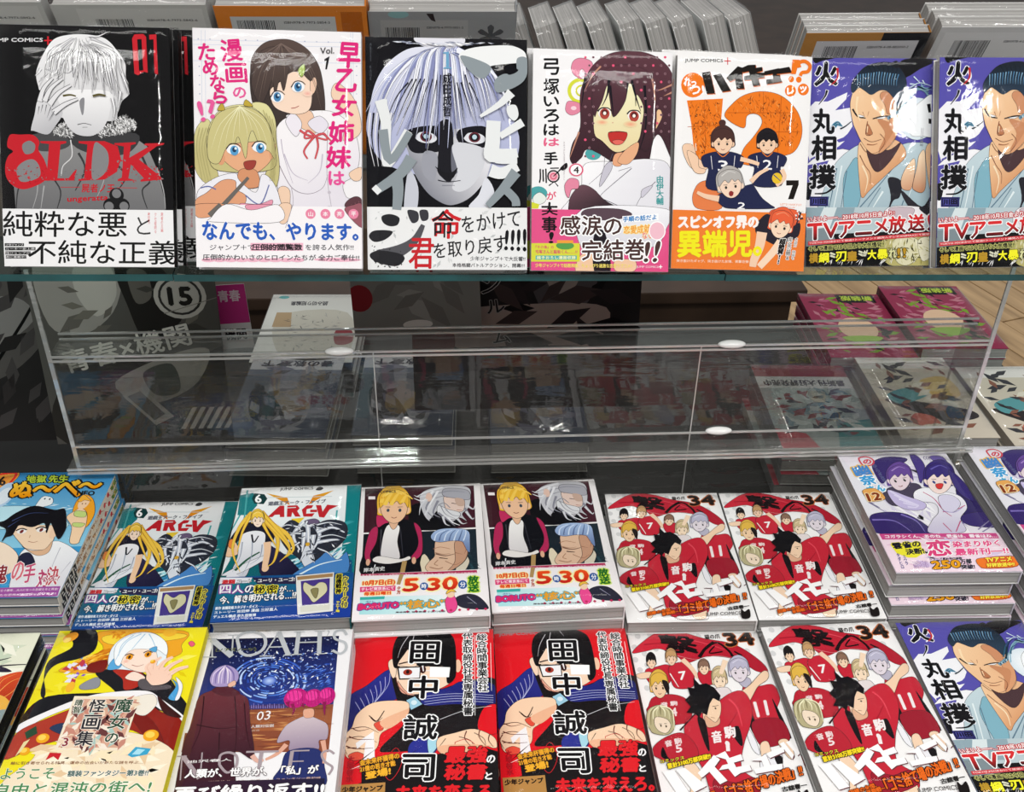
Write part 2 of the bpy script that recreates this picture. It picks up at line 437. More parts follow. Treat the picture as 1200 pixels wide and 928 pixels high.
def make_book(D):
    """a wrapped paperback lying face up: cover board, page block, printed cover art, paper band, plastic"""
    w, h, t = D['w'] / 1000, D['h'] / 1000, D.get('t', 14) / 1000
    r = empty('manga_book'); r['category'] = 'book'
    cl = D['base']; sp = D.get('spine', cl)
    g = 0.0004
    V = []; F = []; C = []
    def bx(x0, x1, y0, y1, z0, z1, c):
        k = len(V); V.extend(boxv(x0, x1, y0, y1, z0, z1)); F.extend([tuple(i + k for i in f) for f in BOXF]); C.extend([c] * 6)
    bx(-w / 2, w / 2, -h / 2, h / 2, 0, g, D.get('back', 'E8E8E6'))
    bx(-w / 2, w / 2, -h / 2, h / 2, t - g, t, cl)
    bx(w / 2 - 0.0009, w / 2, -h / 2, h / 2, g, t - g, sp)
    me = colored_mesh('cover', V, F, C); co = bpy.data.objects.new('cover', me); COL.objects.link(co); co.parent = r
    S = Sheet(D['w'], D['h'], cl); S.run(D['ops'])
    fm = bpy.data.objects.new('cover_print', S.mesh('cover_print', t + 0.00005)); COL.objects.link(fm); fm.parent = co
    if D.get('spine_ops'):
        Q = Sheet(D['h'], D.get('t', 14), sp); Q.run(D['spine_ops'])
        so = bpy.data.objects.new('spine_print', Q.mesh('spine_print', 0.0)); COL.objects.link(so); so.parent = co
        so.matrix_local = Matrix.Translation((w / 2 + 0.00005, 0, t / 2)) @ Matrix(((0, 0, 1, 0), (-1, 0, 0, 0), (0, -1, 0, 0), (0, 0, 0, 1))).to_4x4() if False else \
            Matrix.Translation((w / 2 + 0.00005, 0, t / 2)) @ Matrix(((0, 0, 1, 0), (1, 0, 0, 0), (0, 1, 0, 0), (0, 0, 0, 1)))
    pg = bpy.data.objects.new('page_block', page_mesh(w, h, t)); COL.objects.link(pg); pg.parent = r
    if D.get('band'):
        b = D['band']; y0 = b['y'] / 10000.0; bh = h - y0
        B = Sheet(D['w'], D['h'], b['base'])
        B.V = []; B.F = []; B.C = []; B.nv = 0
        W, H = D['w'] * 10.0, D['h'] * 10.0
        B.raw(np.array([(0, b['y']), (W, b['y']), (W, H), (0, H)], float), np.array([(0, 1, 2), (0, 2, 3)]), [rgb(b['base'])] * 4, 0)
        B.run(b['ops'])
        bo = bpy.data.objects.new('paper_band', B.mesh('paper_band', t + 0.0010)); COL.objects.link(bo); bo.parent = r
    wr = bpy.data.objects.new('plastic_wrap', wrap_mesh(w, h, t)); COL.objects.link(wr); wr.parent = r
    r['size_mm'] = [D['w'], D['h'], D.get('t', 14)]
    return r

# ------------------------------------------------------------------ cover designs (tenths of a millimetre from the top left corner of the cover)
DES = {}
DES['ldk'] = {'w': 128,'h': 182,'t': 11,'base': '0B0B0D','ops': [('t','JUMP COMICS',[-56,105,342,96,-57,141],'E8E8EA',0.9),('p','D0202C',[352,109,409,108,409,117,351,119]),('p','D0202C',[375,83,387,83,385,146,373,146]),('p',('8C8C8C','6E6E70',(363,832),(344,1377)),[103,1628,95,1354,85,1144,142,909,242,821,400,794,730,777,974,810,1094,895,1164,1068,1219,1318,1236,1620]),('p','48484A',[230,821,534,792,506,903,359,943,238,920],1),('p','3A3A3C',[534,804,1011,797,970,934,773,974,567,915],1),('s','38383A',[116,946,172,1081,117,1242,100,1379],19,6.3),('s','38383A',[397,905,354,1079,434,1239,405,1376],19,6.1),('s','38383A',[578,952,623,1075,544,1238],19,6.1),('s','38383A',[1044,946,1112,1144,1048,1232,1082,1370],19,6.1),('s','38383A',[845,1023,928,1121,863,1234],19,6.3),('s','A9A9AA',[213,957,265,1203,222,1378],11,3.7),('s','A9A9AA',[724,975,768,1123,701,1298],10,3.8),('s','A9A9AA',[1164,1056,1209,1230,1220,1368],11,3.8),('s','A9A9AA',[313,1203,283,1377],11,3.7),('s','D8D8D8',[522,854,528,977,459,1052,444,1127],8.8,6.1),('s','D8D8D8',[751,875,785,974,869,1047],8.8,4.9),('d',['F2F2F2','DADADA','9A9A9A','5A5A5A'],[389,764,512,713,547,786,533,836,400,813],260,17,3.7,60,3,60),('d',['F4F4F4','E4E4E4','9A9A9A','4A4A4A'],[717,783,780,745,929,663,1014,705,1012,766,876,806,740,832],520,18,3.8,60,4,60),('p',('F2F2F3','D8D8DA',(631,63),(611,686)),[297,459,285,350,342,215,424,104,546,67,679,64,800,89,882,167,946,269,949,373,970,496,914,558,880,645,830,708,465,689,407,592,314,495],1),('p',('F6F6F7','CFCFD2',(641,489),(631,822)),[465,493,822,486,822,634,780,745,710,811,631,824,552,801,488,725,457,615],1),('p','8A8A8E',[598,564,635,539,626,649,611,659],1),('s','4A4A4C',[577,739,628,728,682,740],6.1,3.6),('s','8A8A8A',[614,758,651,757],5,3.7),('s','3A3A3E',[558,125,395,201,378,336,299,427],47,3.6),('s','DADADD',[558,125,395,201,378,336,299,427],40,1),('s','77777C',[556,131,393,201,368,336,304,457],29,3.6),('s','F1F1F2',[556,131,393,201,368,336,304,457],22,1),('s','77777C',[566,99,415,201,382,336,315,400],31,3.6),('s','F1F1F2',[566,99,415,201,382,336,315,400],24,1),('s','3A3A3E',[568,127,435,201,398,335,369,441],29,3.6),('s','F1F1F2',[568,127,435,201,398,335,369,441],22,1),('s','77777C',[577,105,447,200,426,335,352,326],31,3.7),('s','DADADD',[577,105,447,200,426,335,352,326],24,1),('s','77777C',[585,117,479,200,472,334,410,378],41,3.6),('s','F1F1F2',[585,117,479,200,472,334,410,378],34,1),('s','3A3A3E',[581,130,478,200,479,334,434,399],33,3.6),('s','F1F1F2',[581,130,478,200,479,334,434,399],26,1),('s','77777C',[588,109,487,199,443,334,414,368],39,3.6),('s','F1F1F2',[588,109,487,199,443,334,414,368],32,1),('s','77777C',[588,127,501,199,478,334,462,355],38,3.7),('s','DADADD',[588,127,501,199,478,334,462,355],30,1),('s','3A3A3E',[596,133,520,199,484,334,470,420],26,3.7),('s','F1F1F2',[596,133,520,199,484,334,470,420],19,1),('s','77777C',[606,111,549,198,545,332,513,317],38,3.7),('s','F1F1F2',[606,111,549,198,545,332,513,317],31,1),('s','77777C',[603,104,537,198,537,332,490,350],43,3.6),('s','F1F1F2',[603,104,537,198,537,332,490,350],36,1),('s','3A3A3E',[617,116,584,197,567,332,557,381],43,3.8),('s','DADADD',[617,116,584,197,567,332,557,381],36,1),('s','77777C',[614,98,579,198,587,331,565,460],47,3.6),('s','F1F1F2',[614,98,579,198,587,331,565,460],40,1),('s','77777C',[618,109,588,197,595,331,565,437],47,3.6),('s','F1F1F2',[618,109,588,197,595,331,565,437],40,1),('s','3A3A3E',[627,100,613,197,589,331,585,396],29,3.7),('s','F1F1F2',[627,100,613,197,589,331,585,396],22,1),('s','77777C',[632,133,640,196,621,331,641,426],38,3.8),('s','DADADD',[632,133,640,196,621,331,641,426],31,1),('s','77777C',[635,113,639,196,644,330,619,499],36,3.6),('s','F1F1F2',[635,113,639,196,644,330,619,499],28,1),('s','3A3A3E',[635,127,655,196,661,330,679,408],29,3.7),('s','F1F1F2',[635,127,655,196,661,330,679,408],22,1),('s','77777C',[648,100,686,195,700,329,698,503],36,3.8),('s','F1F1F2',[648,100,686,195,700,329,698,503],29,1),('s','77777C',[645,133,687,195,693,329,715,449],45,3.7),('s','DADADD',[645,133,687,195,693,329,715,449],38,1),('s','3A3A3E',[659,114,715,195,722,329,714,480],32,3.7),('s','F1F1F2',[659,114,715,195,722,329,714,480],25,1),('s','77777C',[657,131,713,195,732,329,718,462],40,3.8),('s','F1F1F2',[657,131,713,195,732,329,718,462],32,1),('s','77777C',[663,124,733,194,728,329,751,416],46,3.6),('s','F1F1F2',[663,124,733,194,728,329,751,416],38,1),('s','3A3A3E',[666,120,751,194,771,328,792,524],43,3.8),('s','DADADD',[666,120,751,194,771,328,792,524],36,1),('s','77777C',[671,124,765,194,778,328,811,445],41,3.7),('s','F1F1F2',[671,124,765,194,778,328,811,445],34,1),('s','77777C',[676,96,782,193,804,327,843,504],38,3.6),('s','F1F1F2',[676,96,782,193,804,327,843,504],31,1),('s','3A3A3E',[679,119,792,193,822,327,850,474],44,3.6),('s','F1F1F2',[679,119,792,193,822,327,850,474],37,1),('s','77777C',[685,108,809,193,841,326,868,517],45,3.7),('s','DADADD',[685,108,809,193,841,326,868,517],38,1),('s','77777C',[695,114,836,192,871,326,890,555],37,3.7),('s','F1F1F2',[695,114,836,192,871,326,890,555],30,1),('s','3A3A3E',[692,121,838,192,863,326,919,548],42,3.7),('s','F1F1F2',[692,121,838,192,863,326,919,548],34,1),('s','77777C',[702,119,857,192,875,326,904,523],37,3.8),('s','F1F1F2',[702,119,857,192,875,326,904,523],29,1),('s','77777C',[707,96,877,191,912,325,958,499],29,3.8),('s','DADADD',[707,96,877,191,912,325,958,499],22,1),('s','3A3A3E',[709,118,887,191,922,325,974,432],27,3.8),('s','F1F1F2',[709,118,887,191,922,325,974,432],20,1),('s','1E1E22',[506,175,375,255,345,398],4.8,1.2),('s','4A4A50',[522,174,407,251,388,388],4.9,1.2),('s','1E1E22',[542,174,447,265,456,441],4.8,1.2),('s','4A4A50',[557,174,476,302,443,423],4.9,1.2),('s','1E1E22',[576,173,515,265,487,464],4.9,1.2),('s','4A4A50',[595,173,554,237,565,390],4.9,1.2),('s','1E1E22',[616,172,594,259,600,474],4.9,1.2),('s','4A4A50',[637,172,637,264,661,442],4.8,1.2),('s','1E1E22',[650,172,663,243,671,434],4.8,1.2),('s','4A4A50',[675,171,712,302,724,412],4.8,1.2),('s','1E1E22',[693,171,749,231,721,433],4.8,1.2),('s','4A4A50',[707,170,778,240,788,464],5,1.2),('s','1E1E22',[723,170,808,261,791,405],4.8,1.2),('s','4A4A50',[748,170,860,256,894,464],4.8,1.2),('s','55555A',[320,325,294,362,276,377],26,3.6),('s','EDEDEF',[320,325,294,362,276,377],19,1),('s','55555A',[870,167,917,227,950,273],26,3.6),('s','EDEDEF',[870,167,917,227,950,273],19,1),('s','55555A',[926,349,954,435,976,508],27,3.8),('s','EDEDEF',[926,349,954,435,976,508],19,1),('s','55555A',[910,485,902,546,880,645],26,3.8),('s','EDEDEF',[910,485,902,546,880,645],19,1),('s','55555A',[847,535,862,633,842,720],26,3.6),('s','EDEDEF',[847,535,862,633,842,720],19,1),('s','F0F0F2',[679,76,751,78,800,59,828,41],12,1.2),('s','5E5630',[703,525,750,512,799,521],18,12),('s','5E5630',[476,524,531,516,573,525],17,10),('p',('EAEAEC','BEBEC2',(290,496),(401,776)),[231,779,262,668,285,569,327,544,419,591,472,652,408,757,351,816,255,791],1),('s','4A4A4E',[305,569,339,471,408,394],44,21),('s','E6E6E8',[305,569,339,471,408,394],36,14),('s','4A4A4E',[342,568,393,470,481,397],45,21),('s','E6E6E8',[342,568,393,470,481,397],36,14),('s','4A4A4E',[377,592,447,505,541,445],47,21),('s','E6E6E8',[377,592,447,505,541,445],39,14),('s','4A4A4E',[405,653,492,590,588,547],50,22),('s','E6E6E8',[405,653,492,590,588,547],41,14),('s','6A6A6E',[298,606,286,667],7.2,1.2),('s','6A6A6E',[325,593,308,655],7.4,1.2),('s','6A6A6E',[353,593,337,666],7.2,1.2),('s','6A6A6E',[385,610,353,691],7.4,1.2),('s','6A6A6E',[412,641,367,715],7.2,1.2),('p','C8202C',[1004,85,1022,54,1087,49,1108,70,1113,339,1085,331,1063,343,1042,359,1014,348]),('p','0B0B0D',[1041,90,1074,87,1081,322,1049,325]),('p','C8202C',[1132,54,1185,50,1190,350,1165,341,1163,87,1133,90]),('p','C61F2B',[51,910,73,824,145,820,242,821,289,870,280,931,320,1005,342,1091,315,1166,240,1210,154,1232,82,1206,36,1144,30,1058,54,984,92,946],1),('p','808082',[167,890,216,865,257,895,243,950,188,967,163,933],1),('p','858587',[118,1069,174,1019,241,1006,282,1055,285,1129,217,1167,144,1174,116,1125],1),('p','C61F2B',[295,867,489,864,489,879,446,890,415,1146,498,1145,543,1089,561,1076,540,1161,284,1166,284,1156,333,1147,361,887,300,882]),('p','C61F2B',[581,863,776,860,873,898,895,997,861,1091,767,1151,571,1163,571,1150,614,1144,647,887,583,878]),('p','858587',[696,888,751,890,798,949,797,1048,750,1123,672,1139],1),('p','C61F2B',[849,874,1009,865,1009,878,972,887,957,984,1107,895,1070,883,1083,873,1225,868,1218,881,1168,892,1030,995,1175,1112,1209,1145,1038,1164,1038,1151,1063,1138,967,1034,946,1140,1001,1155,865,1162,866,1149,897,1134,920,898,849,886]),('d',['C61F2B','808082','B01A26'],[40,1058,343,1054,325,1203,58,1218],50,11,4.9,30,9,60),('d',['7E7E80','C61F2B'],[870,985,1214,1043,1211,1168,865,1184],70,10,5,20,10,60),('d',['808082','6A6A6C'],[293,1079,843,1072,841,1166,290,1172],40,7.5,3.8,10,12,60),('s','C61F2B',[435,1214,581,1212],3.7,3.8),('s','C61F2B',[858,1212,1009,1213],3.7,3.8),('t','屍者ノ王',[595,1185,842,1185,593,1250],'C61F2B',1.2),('t','ungeratta',[484,1291,788,1275,482,1335],'C01E2A',1.8),('e','161618',(853,1269),55,55,0),('e','7A7A7C',(854,1257),34,35,0),('e','161618',(896,1348),54,55,0),('e','7A7A7C',(907,1354),34,35,0),('e','161618',(806,1348),55,55,0),('e','7A7A7C',(795,1355),35,35,0),('e','161618',(852,1322),20,20,0)],'spine': '0B0B0D','band': {'y': 1381,'base': 'F1F1F2','ops': [('t','純粋な悪',[5,1398,930,1394,-3,1594],'161616',1.5),('t','と',[1003,1436,1107,1435,999,1571],'3A3A3A'),('t','不純な正義',[183,1617,1299,1617,176,1800],'161616',1.5),('p','1A1A1A',[8,1644,151,1643,150,1666,7,1667]),('t','少年ジャンプ',[15,1647,146,1646,14,1664],'F0F0F0'),('p','1A1A1A',[9,1675,236,1673,235,1697,8,1699]),('t','ルーキー史上最',[14,1679,231,1677,13,1695],'F0F0F0'),('p','1A1A1A',[10,1706,198,1705,197,1729,9,1730]),('t','強ジャンプが',[12,1710,193,1709,12,1726],'F0F0F0'),('p','1A1A1A',[11,1737,166,1736,165,1760,11,1761]),('t','遂に連載中！',[11,1741,161,1740,11,1757],'F0F0F0'),('t','最凶の力',[1087,1401,1105,1401,1085,1489],'D8444C',0,None,0,1),('t','クセ者続々',[1136,1400,1155,1400,1132,1564],'D8444C',0,None,0,1),('t','屍者の王編',[1186,1400,1205,1400,1182,1551],'D8444C',0,None,0,1)]}}
DES['sao'] = {'w': 128,'h': 182,'t': 11,'base': 'F3F1F3','ops': [('s','C9D2E4',[67,17,59,954],3.3,3.4),('s','C9D2E4',[95,17,87,954],3.3),('s','C9D2E4',[1201,-14,1204,933],3.4),('s','C9D2E4',[1218,-14,1221,933],3.4),('s','CCD4E6',[-1,91,1280,79],3.3,3.4),('s','CCD4E6',[-2,124,1280,113],3.4),('s','CCD4E6',[-4,246,1279,236],3.3,3.4),('e','A7B0CC',(43,82),5,5,0),('e','A7B0CC',(132,82),5,4,0),('e','A7B0CC',(221,82),5,4,0),('e','A7B0CC',(311,82),4.1,4,0),('e','A7B0CC',(400,81),5,5,0),('e','A7B0CC',(490,81),4,5,0),('e','A7B0CC',(579,81),5,4,0),('e','A7B0CC',(669,81),5,4,0),('e','A7B0CC',(759,81),5,4,0),('e','A7B0CC',(849,80),5,5,0),('e','A7B0CC',(940,80),4,5,0),('e','A7B0CC',(1030,80),5,5,0),('e','A7B0CC',(1121,80),5,4,0),('e','A7B0CC',(1212,80),4,4,0),('e','A7B0CC',(48,151),4.1,4,0),('e','A7B0CC',(1246,119),4,5,0),('e','A7B0CC',(48,219),4,5,0),('e','A7B0CC',(1245,189),5,4,0),('e','A7B0CC',(47,288),5,5,0),('e','A7B0CC',(1245,258),5,5,0),('e','A7B0CC',(47,357),5,4,0),('e','A7B0CC',(1245,328),4,5,0),('e','A7B0CC',(47,426),5,4,0),('e','A7B0CC',(1244,398),5,4,0),('e','A7B0CC',(47,495),5,5,0),('e','A7B0CC',(1244,468),4,4,0),('e','A7B0CC',(47,564),4,5,0),('e','A7B0CC',(1243,538),5,4,0),('e','A7B0CC',(47,634),4,4,0),('e','A7B0CC',(1243,608),4,4,0),('e','A7B0CC',(47,703),4,5,0),('e','A7B0CC',(1242,678),5,5,0),('e','A7B0CC',(46,773),5.1,4,0),('e','A7B0CC',(1242,748),5,5,0),('e','A7B0CC',(46,842),5,5,0),('e','A7B0CC',(1242,819),4,4,0),('e','A7B0CC',(46,912),5,4,0),('e','A7B0CC',(1241,889),5,5,0),('p',('5A4A44','3A302E',(647,68),(639,740)),[622,741,527,608,451,475,433,308,454,196,534,104,647,70,759,76,871,140,950,250,983,373,1001,552,985,711,946,644,890,600,685,649,662,717],1,2.6),('p','3E3431',[436,307,449,564,551,562,622,735,696,717,686,604,553,416],1,2.7),('p',('F7F4F6','E6E1EA',(751,870),(952,1299)),[628,737,776,632,1037,604,1208,725,1264,928,1229,1089,1136,1159,1159,1261,1216,1284,1158,1365,1064,1573,674,1601,633,1212,590,1009],1,2.6),('p','EFC7AA',[742,610,890,607,923,731,911,776,752,700],1,2.8),('p','F3D3B8',[1139,828,1163,635,1050,491,1096,388,1232,521,1276,757],1,2.7),('s','8A7E8A',[636,1008,736,1194,861,1243,975,1196,1016,1092],5.6,2.3),('s','A79EAA',[1019,751,1011,1092,1043,1343],4.6,3.4),('s','A79EAA',[736,1199,746,1325,687,1509],4.5,2.3),('e','C9C2CC',(1029,955),14,12,0),('e','C9C2CC',(1027,1229),13,12,0),('e','C9C2CC',(1026,1344),14,11,0),('s','C9C2D0',[682,939,748,1085,862,1140],11,2.3),('s','C9C2D0',[978,934,954,1071,861,1163],11,2.3),('s','B4AABC',[660,826,681,962,747,1165],5.8,2.3),('p','F2D0B4',[633,1212,724,1222,698,1463,641,1464],1,2.8),('p','F2D0B4',[1183,1078,1275,1031,1274,1122,1217,1135],1,2.8),('p','5E3A42',[1146,1342,1216,1261,1283,1294,1281,1501],1,2.8),('s','8A5A62',[1170,1330,1203,1456],4.6),('s','8A5A62',[1198,1318,1226,1456],4.6),('s','8A5A62',[1227,1306,1249,1455],4.6,4.8),('s','8A5A62',[1256,1294,1273,1455],4.6),('p','EFEAF2',[696,694,753,625,821,703,774,805],1,2.8),('p','E9E4EE',[866,702,957,643,1025,710,956,779],1,2.7),('p','F8DCC6',[580,461,643,403,757,311,869,353,900,453,884,589,799,633,685,618,607,572],1,2.7),('p','F2CBB0',[892,375,926,351,939,407,914,473,889,453],1,2.6),('p',('5A4A44','3A302E',(647,68),(639,740)),[440,408,499,183,646,124,803,187,903,341,883,375,802,298,735,278,687,458,654,380,619,493,598,382,563,472,506,563],1,2.7),('s','7A6860',[669,101,529,275,461,497],5.6,0.6),('s','7A6860',[669,101,552,301,495,541],5.6,0.6),('s','7A6860',[669,101,522,207,452,363],5.6,0.6),('s','7A6860',[669,101,575,271,529,473],5.6,0.6),('s','7A6860',[669,101,867,267,959,508],5.6,0.6),('s','7A6860',[669,101,881,320,980,620],5.6,0.6),('s','7A6860',[669,101,852,226,937,419],5.6,0.6),('s','7A6860',[669,101,621,256,597,426],5.6,0.6),('s','7A6860',[669,101,690,252,699,413],5.6,0.6),('s','7A6860',[669,101,745,186,779,299],5.6,0.6),('s','7A6860',[669,101,806,185,870,319],5.6,0.6),('s','7A6860',[669,101,875,244,970,463],5.6,0.6),('e','F6F8FA',(795,427),50,41,-10),('e','4A86B4',(795,427),29,36,0),('e','1E3A5A',(795,421),16,18,0),('e','CFE6F4',(804,414),9,9,0),('s','3A2A2A',[743,431,773,388,820,384,852,408],9,4.6),('e','F6F8FA',(636,506),50,41,-10),('e','4A86B4',(636,506),29,36,0),('e','1E3A5A',(636,500),16,18,0),('e','CFE6F4',(645,493),9,9,0),('s','3A2A2A',[584,510,614,466,661,463,693,487],9,4.5),('s','B4605A',[742,589,772,584,801,570],5.8,3.4),('g','F2B0A0','F8DCC6',(868,476),39,23),('p','A8C060',[796,299,842,253,849,308,822,352],1,2.7),('s','A83440',[803,754,865,792,922,797,979,779,1047,834],19,13),('s','DC5A60',[803,754,865,792,922,797,979,779,1047,834],12,8),('s','A83440',[922,797,876,849,835,917,863,974],19,13),('s','DC5A60',[922,797,876,849,835,917,863,974],12,7.9),('s','A83440',[933,802,944,881,920,973],19,13),('s','DC5A60',[933,802,944,881,920,973],12,7.9),('s','A83440',[922,797,865,758,842,815,922,802],19,13),('s','DC5A60',[922,797,865,758,842,815,922,802],12,8),('s','A83440',[928,797,990,778,1013,823,933,808],18,13),('s','DC5A60',[928,797,990,778,1013,823,933,808],12,8.1),('p',('E2DDA2','C9C084',(303,568),(297,950)),[100,684,32,730,-4,843,3,1068,91,1180,181,1156,140,953,132,751],1,2.6),('p',('E2DDA2','C9C084',(303,568),(297,950)),[438,565,551,562,617,673,626,831,646,1057,610,1205,520,1150,591,945,526,720],1,2.7),('p',('E2DDA2','C9C084',(303,568),(297,950)),[106,954,98,796,156,660,247,591,382,571,494,620,571,719,603,865,590,1058,183,1076],1,2.6),('p','E8AE86',[185,948,231,880,592,850,591,963,533,1044,430,1102,318,1070,240,1015],1,2.7),('e','E0A078',(201,982),31,51,0),('e','E0A078',(585,941),16,41,0),('p','D8966E',[340,1070,465,1068,486,1192,339,1194],1,2.7),('p','EEEDF3',[22,1233,159,1129,306,1093,339,1149,462,1238,510,1101,588,1145,644,1281,652,1509,130,1516,31,1358],1,2.8),('p','E2A27C',[-2,1313,90,1244,204,1151,305,1150,316,1217,383,1262,370,1330,246,1332,177,1424,18,1449],1,2.8),('s','6A74A8',[40,1211,102,1198,158,1220],9,10),('s','6A74A8',[383,1262,495,1329,565,1179],10,9),('p','E79AB0',[342,1325,484,1329,587,1293,574,1350,506,1374,381,1376],1,2.8),('s','6C6864',[177,1379,292,1252,407,1125],38,23),('s','4A4644',[103,1425,189,1356],59,39),('p',('E0DB9E','CDC488',(315,-188),(312,11)),[105,987,109,796,190,637,370,583,527,653,604,831,613,978,569,922,501,890,446,767,412,835,387,982,333,814,286,950,242,906,183,1020],1,2.8),('s','F2EFC4',[348,583,201,721,129,908],5.6,0.6),('s','F2EFC4',[348,583,231,748,173,952],5.6,0.6),('s','F2EFC4',[348,583,269,726,231,895],5.6,0.6),('s','F2EFC4',[348,583,307,738,287,905],5.6,0.6),('s','F2EFC4',[348,583,346,687,345,791],5.6,0.6),('s','F2EFC4',[348,583,392,712,411,858],5.6,0.6),('s','F2EFC4',[348,583,415,674,446,789],5.6,0.6),('s','F2EFC4',[348,583,461,710,513,878],5.6,0.6),('s','F2EFC4',[348,583,499,719,569,911],5.6,0.6),('s','F2EFC4',[348,583,519,676,598,831],5.6,0.6),('s','AFA66E',[42,752,17,910,57,1158],4.6,2.3),('s','AFA66E',[527,608,592,832,571,1149],4.5,2.3),('s','AFA66E',[67,752,37,910,80,1157],4.4,2.2),('s','AFA66E',[550,630,601,831,583,1149],4.4,2.3),('s','AFA66E',[92,751,57,909,102,1157],4.5,2.3),('s','AFA66E',[572,652,610,831,594,1149],4.5,2.3),('s','AFA66E',[116,751,78,909,125,1157],4.5,2.2),('s','AFA66E',[594,674,620,831,605,1149],4.5,2.3),('p','C2A83E',[179,615,214,564,235,614],1,2.7),('p','C2A83E',[382,577,399,532,449,581],1,2.7),('e','F6F8FA',(298,914),54,38,0),('e','5AA0D0',(304,921),32,38,0),('e','1E3A5A',(304,914),16,20,0),('e','E4F2FA',(314,905),10,10,0),('s','3A2A2A',[242,910,276,871,325,871,352,893],9,4.5),('e','F6F8FA',(494,892),55,39,0),('e','5AA0D0',(501,899),32,38,0),('e','1E3A5A',(501,892),16,20,0),('e','E4F2FA',(510,883),10,10,0),('s','3A2A2A',[438,889,472,850,522,849,549,871],8.8,4.5),('p','A04038',[373,1013,409,996,466,997,454,1045,420,1066,386,1058],1,2.6),('t','漫',[205,89,361,74,221,252,378,233],'E0287C',4.4),('t','画',[241,262,398,258,252,410,409,400],'E0287C',4.4),('t','の',[303,433,397,445,299,517,394,521],'E85C9C',3.6),('t','た',[43,118,165,114,43,239],'E0287C',4.4),('t','め',[76,236,188,242,76,347],'E0287C',4.6),('t','な',[128,351,237,352,128,460],'E0287C',4.4),('t','ら',[154,461,252,468,154,560],'E0287C',4.5),('t','!?',[24,557,153,532,60,707,178,666],'E85C9C',4.4),('t','Vol.',[968,126,1075,119,967,173],'3A3638',0.6),('p','1A181A',[998,210,1039,186,1017,288,1004,288,1013,224,1000,229]),('t','早',[1115,80,1274,85,1091,269,1268,270],'E0287C',6.3),('t','乙',[1097,286,1233,282,1079,449,1244,451],'E0287C',6.3),('t','女',[1056,478,1249,485,1054,641,1220,638],'E0287C',5.3),('t','姉',[1031,687,1220,674,1030,863,1219,853],'E0287C',5.5),('t','妹',[1012,876,1201,875,1005,1041,1189,1041],'E0287C',5.5),('t','は',[1022,1067,1143,1067,1027,1170],'E8559C',4.6)],'spine': 'F0EEF0','band': {'y': 1340,'base': 'F8F5F7','ops': [('p','F7F2F6',[461,1334,632,1331,630,1464,176,1470,144,1338]),('p','E79AB0',[393,1335,586,1332,574,1350,506,1374,404,1375],1,2.7),('p','F2D0B4',[643,1331,734,1330,698,1463,641,1464],1,2.8),('s','9A94A2',[746,1329,687,1509],4.5,3.4),('p','9A5A66',[1146,1365,1216,1323,1282,1322,1281,1501],1,2.8),('p','E2A27C',[-2,1340,235,1337,166,1413,19,1438],1,2.7),('s','6C6864',[109,1425,195,1337],51,40),('p','F8F5F7',[120,1436,235,1332,426,1375,632,1331,641,1464,131,1470],1,2.8),('e','EC8AA8',(882,1398),39,39,0),('t','山',[864,1380,901,1380,864,1417],'FFFFFF',0.6),('e','EC8AA8',(997,1397),39,39,0),('t','本',[978,1379,1015,1378,978,1415],'FFFFFF',0.6),('e','EC8AA8',(1106,1395),39,39,0),('t','亮',[1088,1377,1124,1377,1087,1414],'FFFFFF',0.6),('e','EC8AA8',(1215,1394),39,39,0),('t','平',[1197,1376,1234,1375,1197,1412],'FFFFFF',0.6),('t','なんでも、やります。',[50,1466,1249,1473,55,1608,1249,1596],'2E5FBE',5.4,'FFFFFF',3.2),('p','F2B9CC',[417,1629,823,1624,822,1685,416,1690]),('t','ジャンプ＋で 圧倒的閲覧数 を誇る人気作!!',[105,1644,1214,1631,104,1690],'3A3A42',0.6),('t','圧倒的閲覧数',[428,1636,811,1631,428,1686],'2A2228',1.2),('e','F2B9CC',(92,1765),54,16,0),('e','F2B9CC',(177,1764),54,16,0),('e','F2B9CC',(262,1763),54,16,0),('e','F2B9CC',(347,1762),55,16,0),('e','F2B9CC',(432,1761),55,16,0),('e','F2B9CC',(518,1760),55,16,0),('e','F2B9CC',(604,1759),54,16,0),('e','F2B9CC',(689,1758),55,16,0),('e','F2B9CC',(775,1757),55,17,0),('e','F2B9CC',(1086,1752),185,16,0),('t','圧倒的かわいさのヒロインたちが 全力ご奉仕!!',[50,1720,1257,1712,49,1766],'3A3A42',0.6)]}}
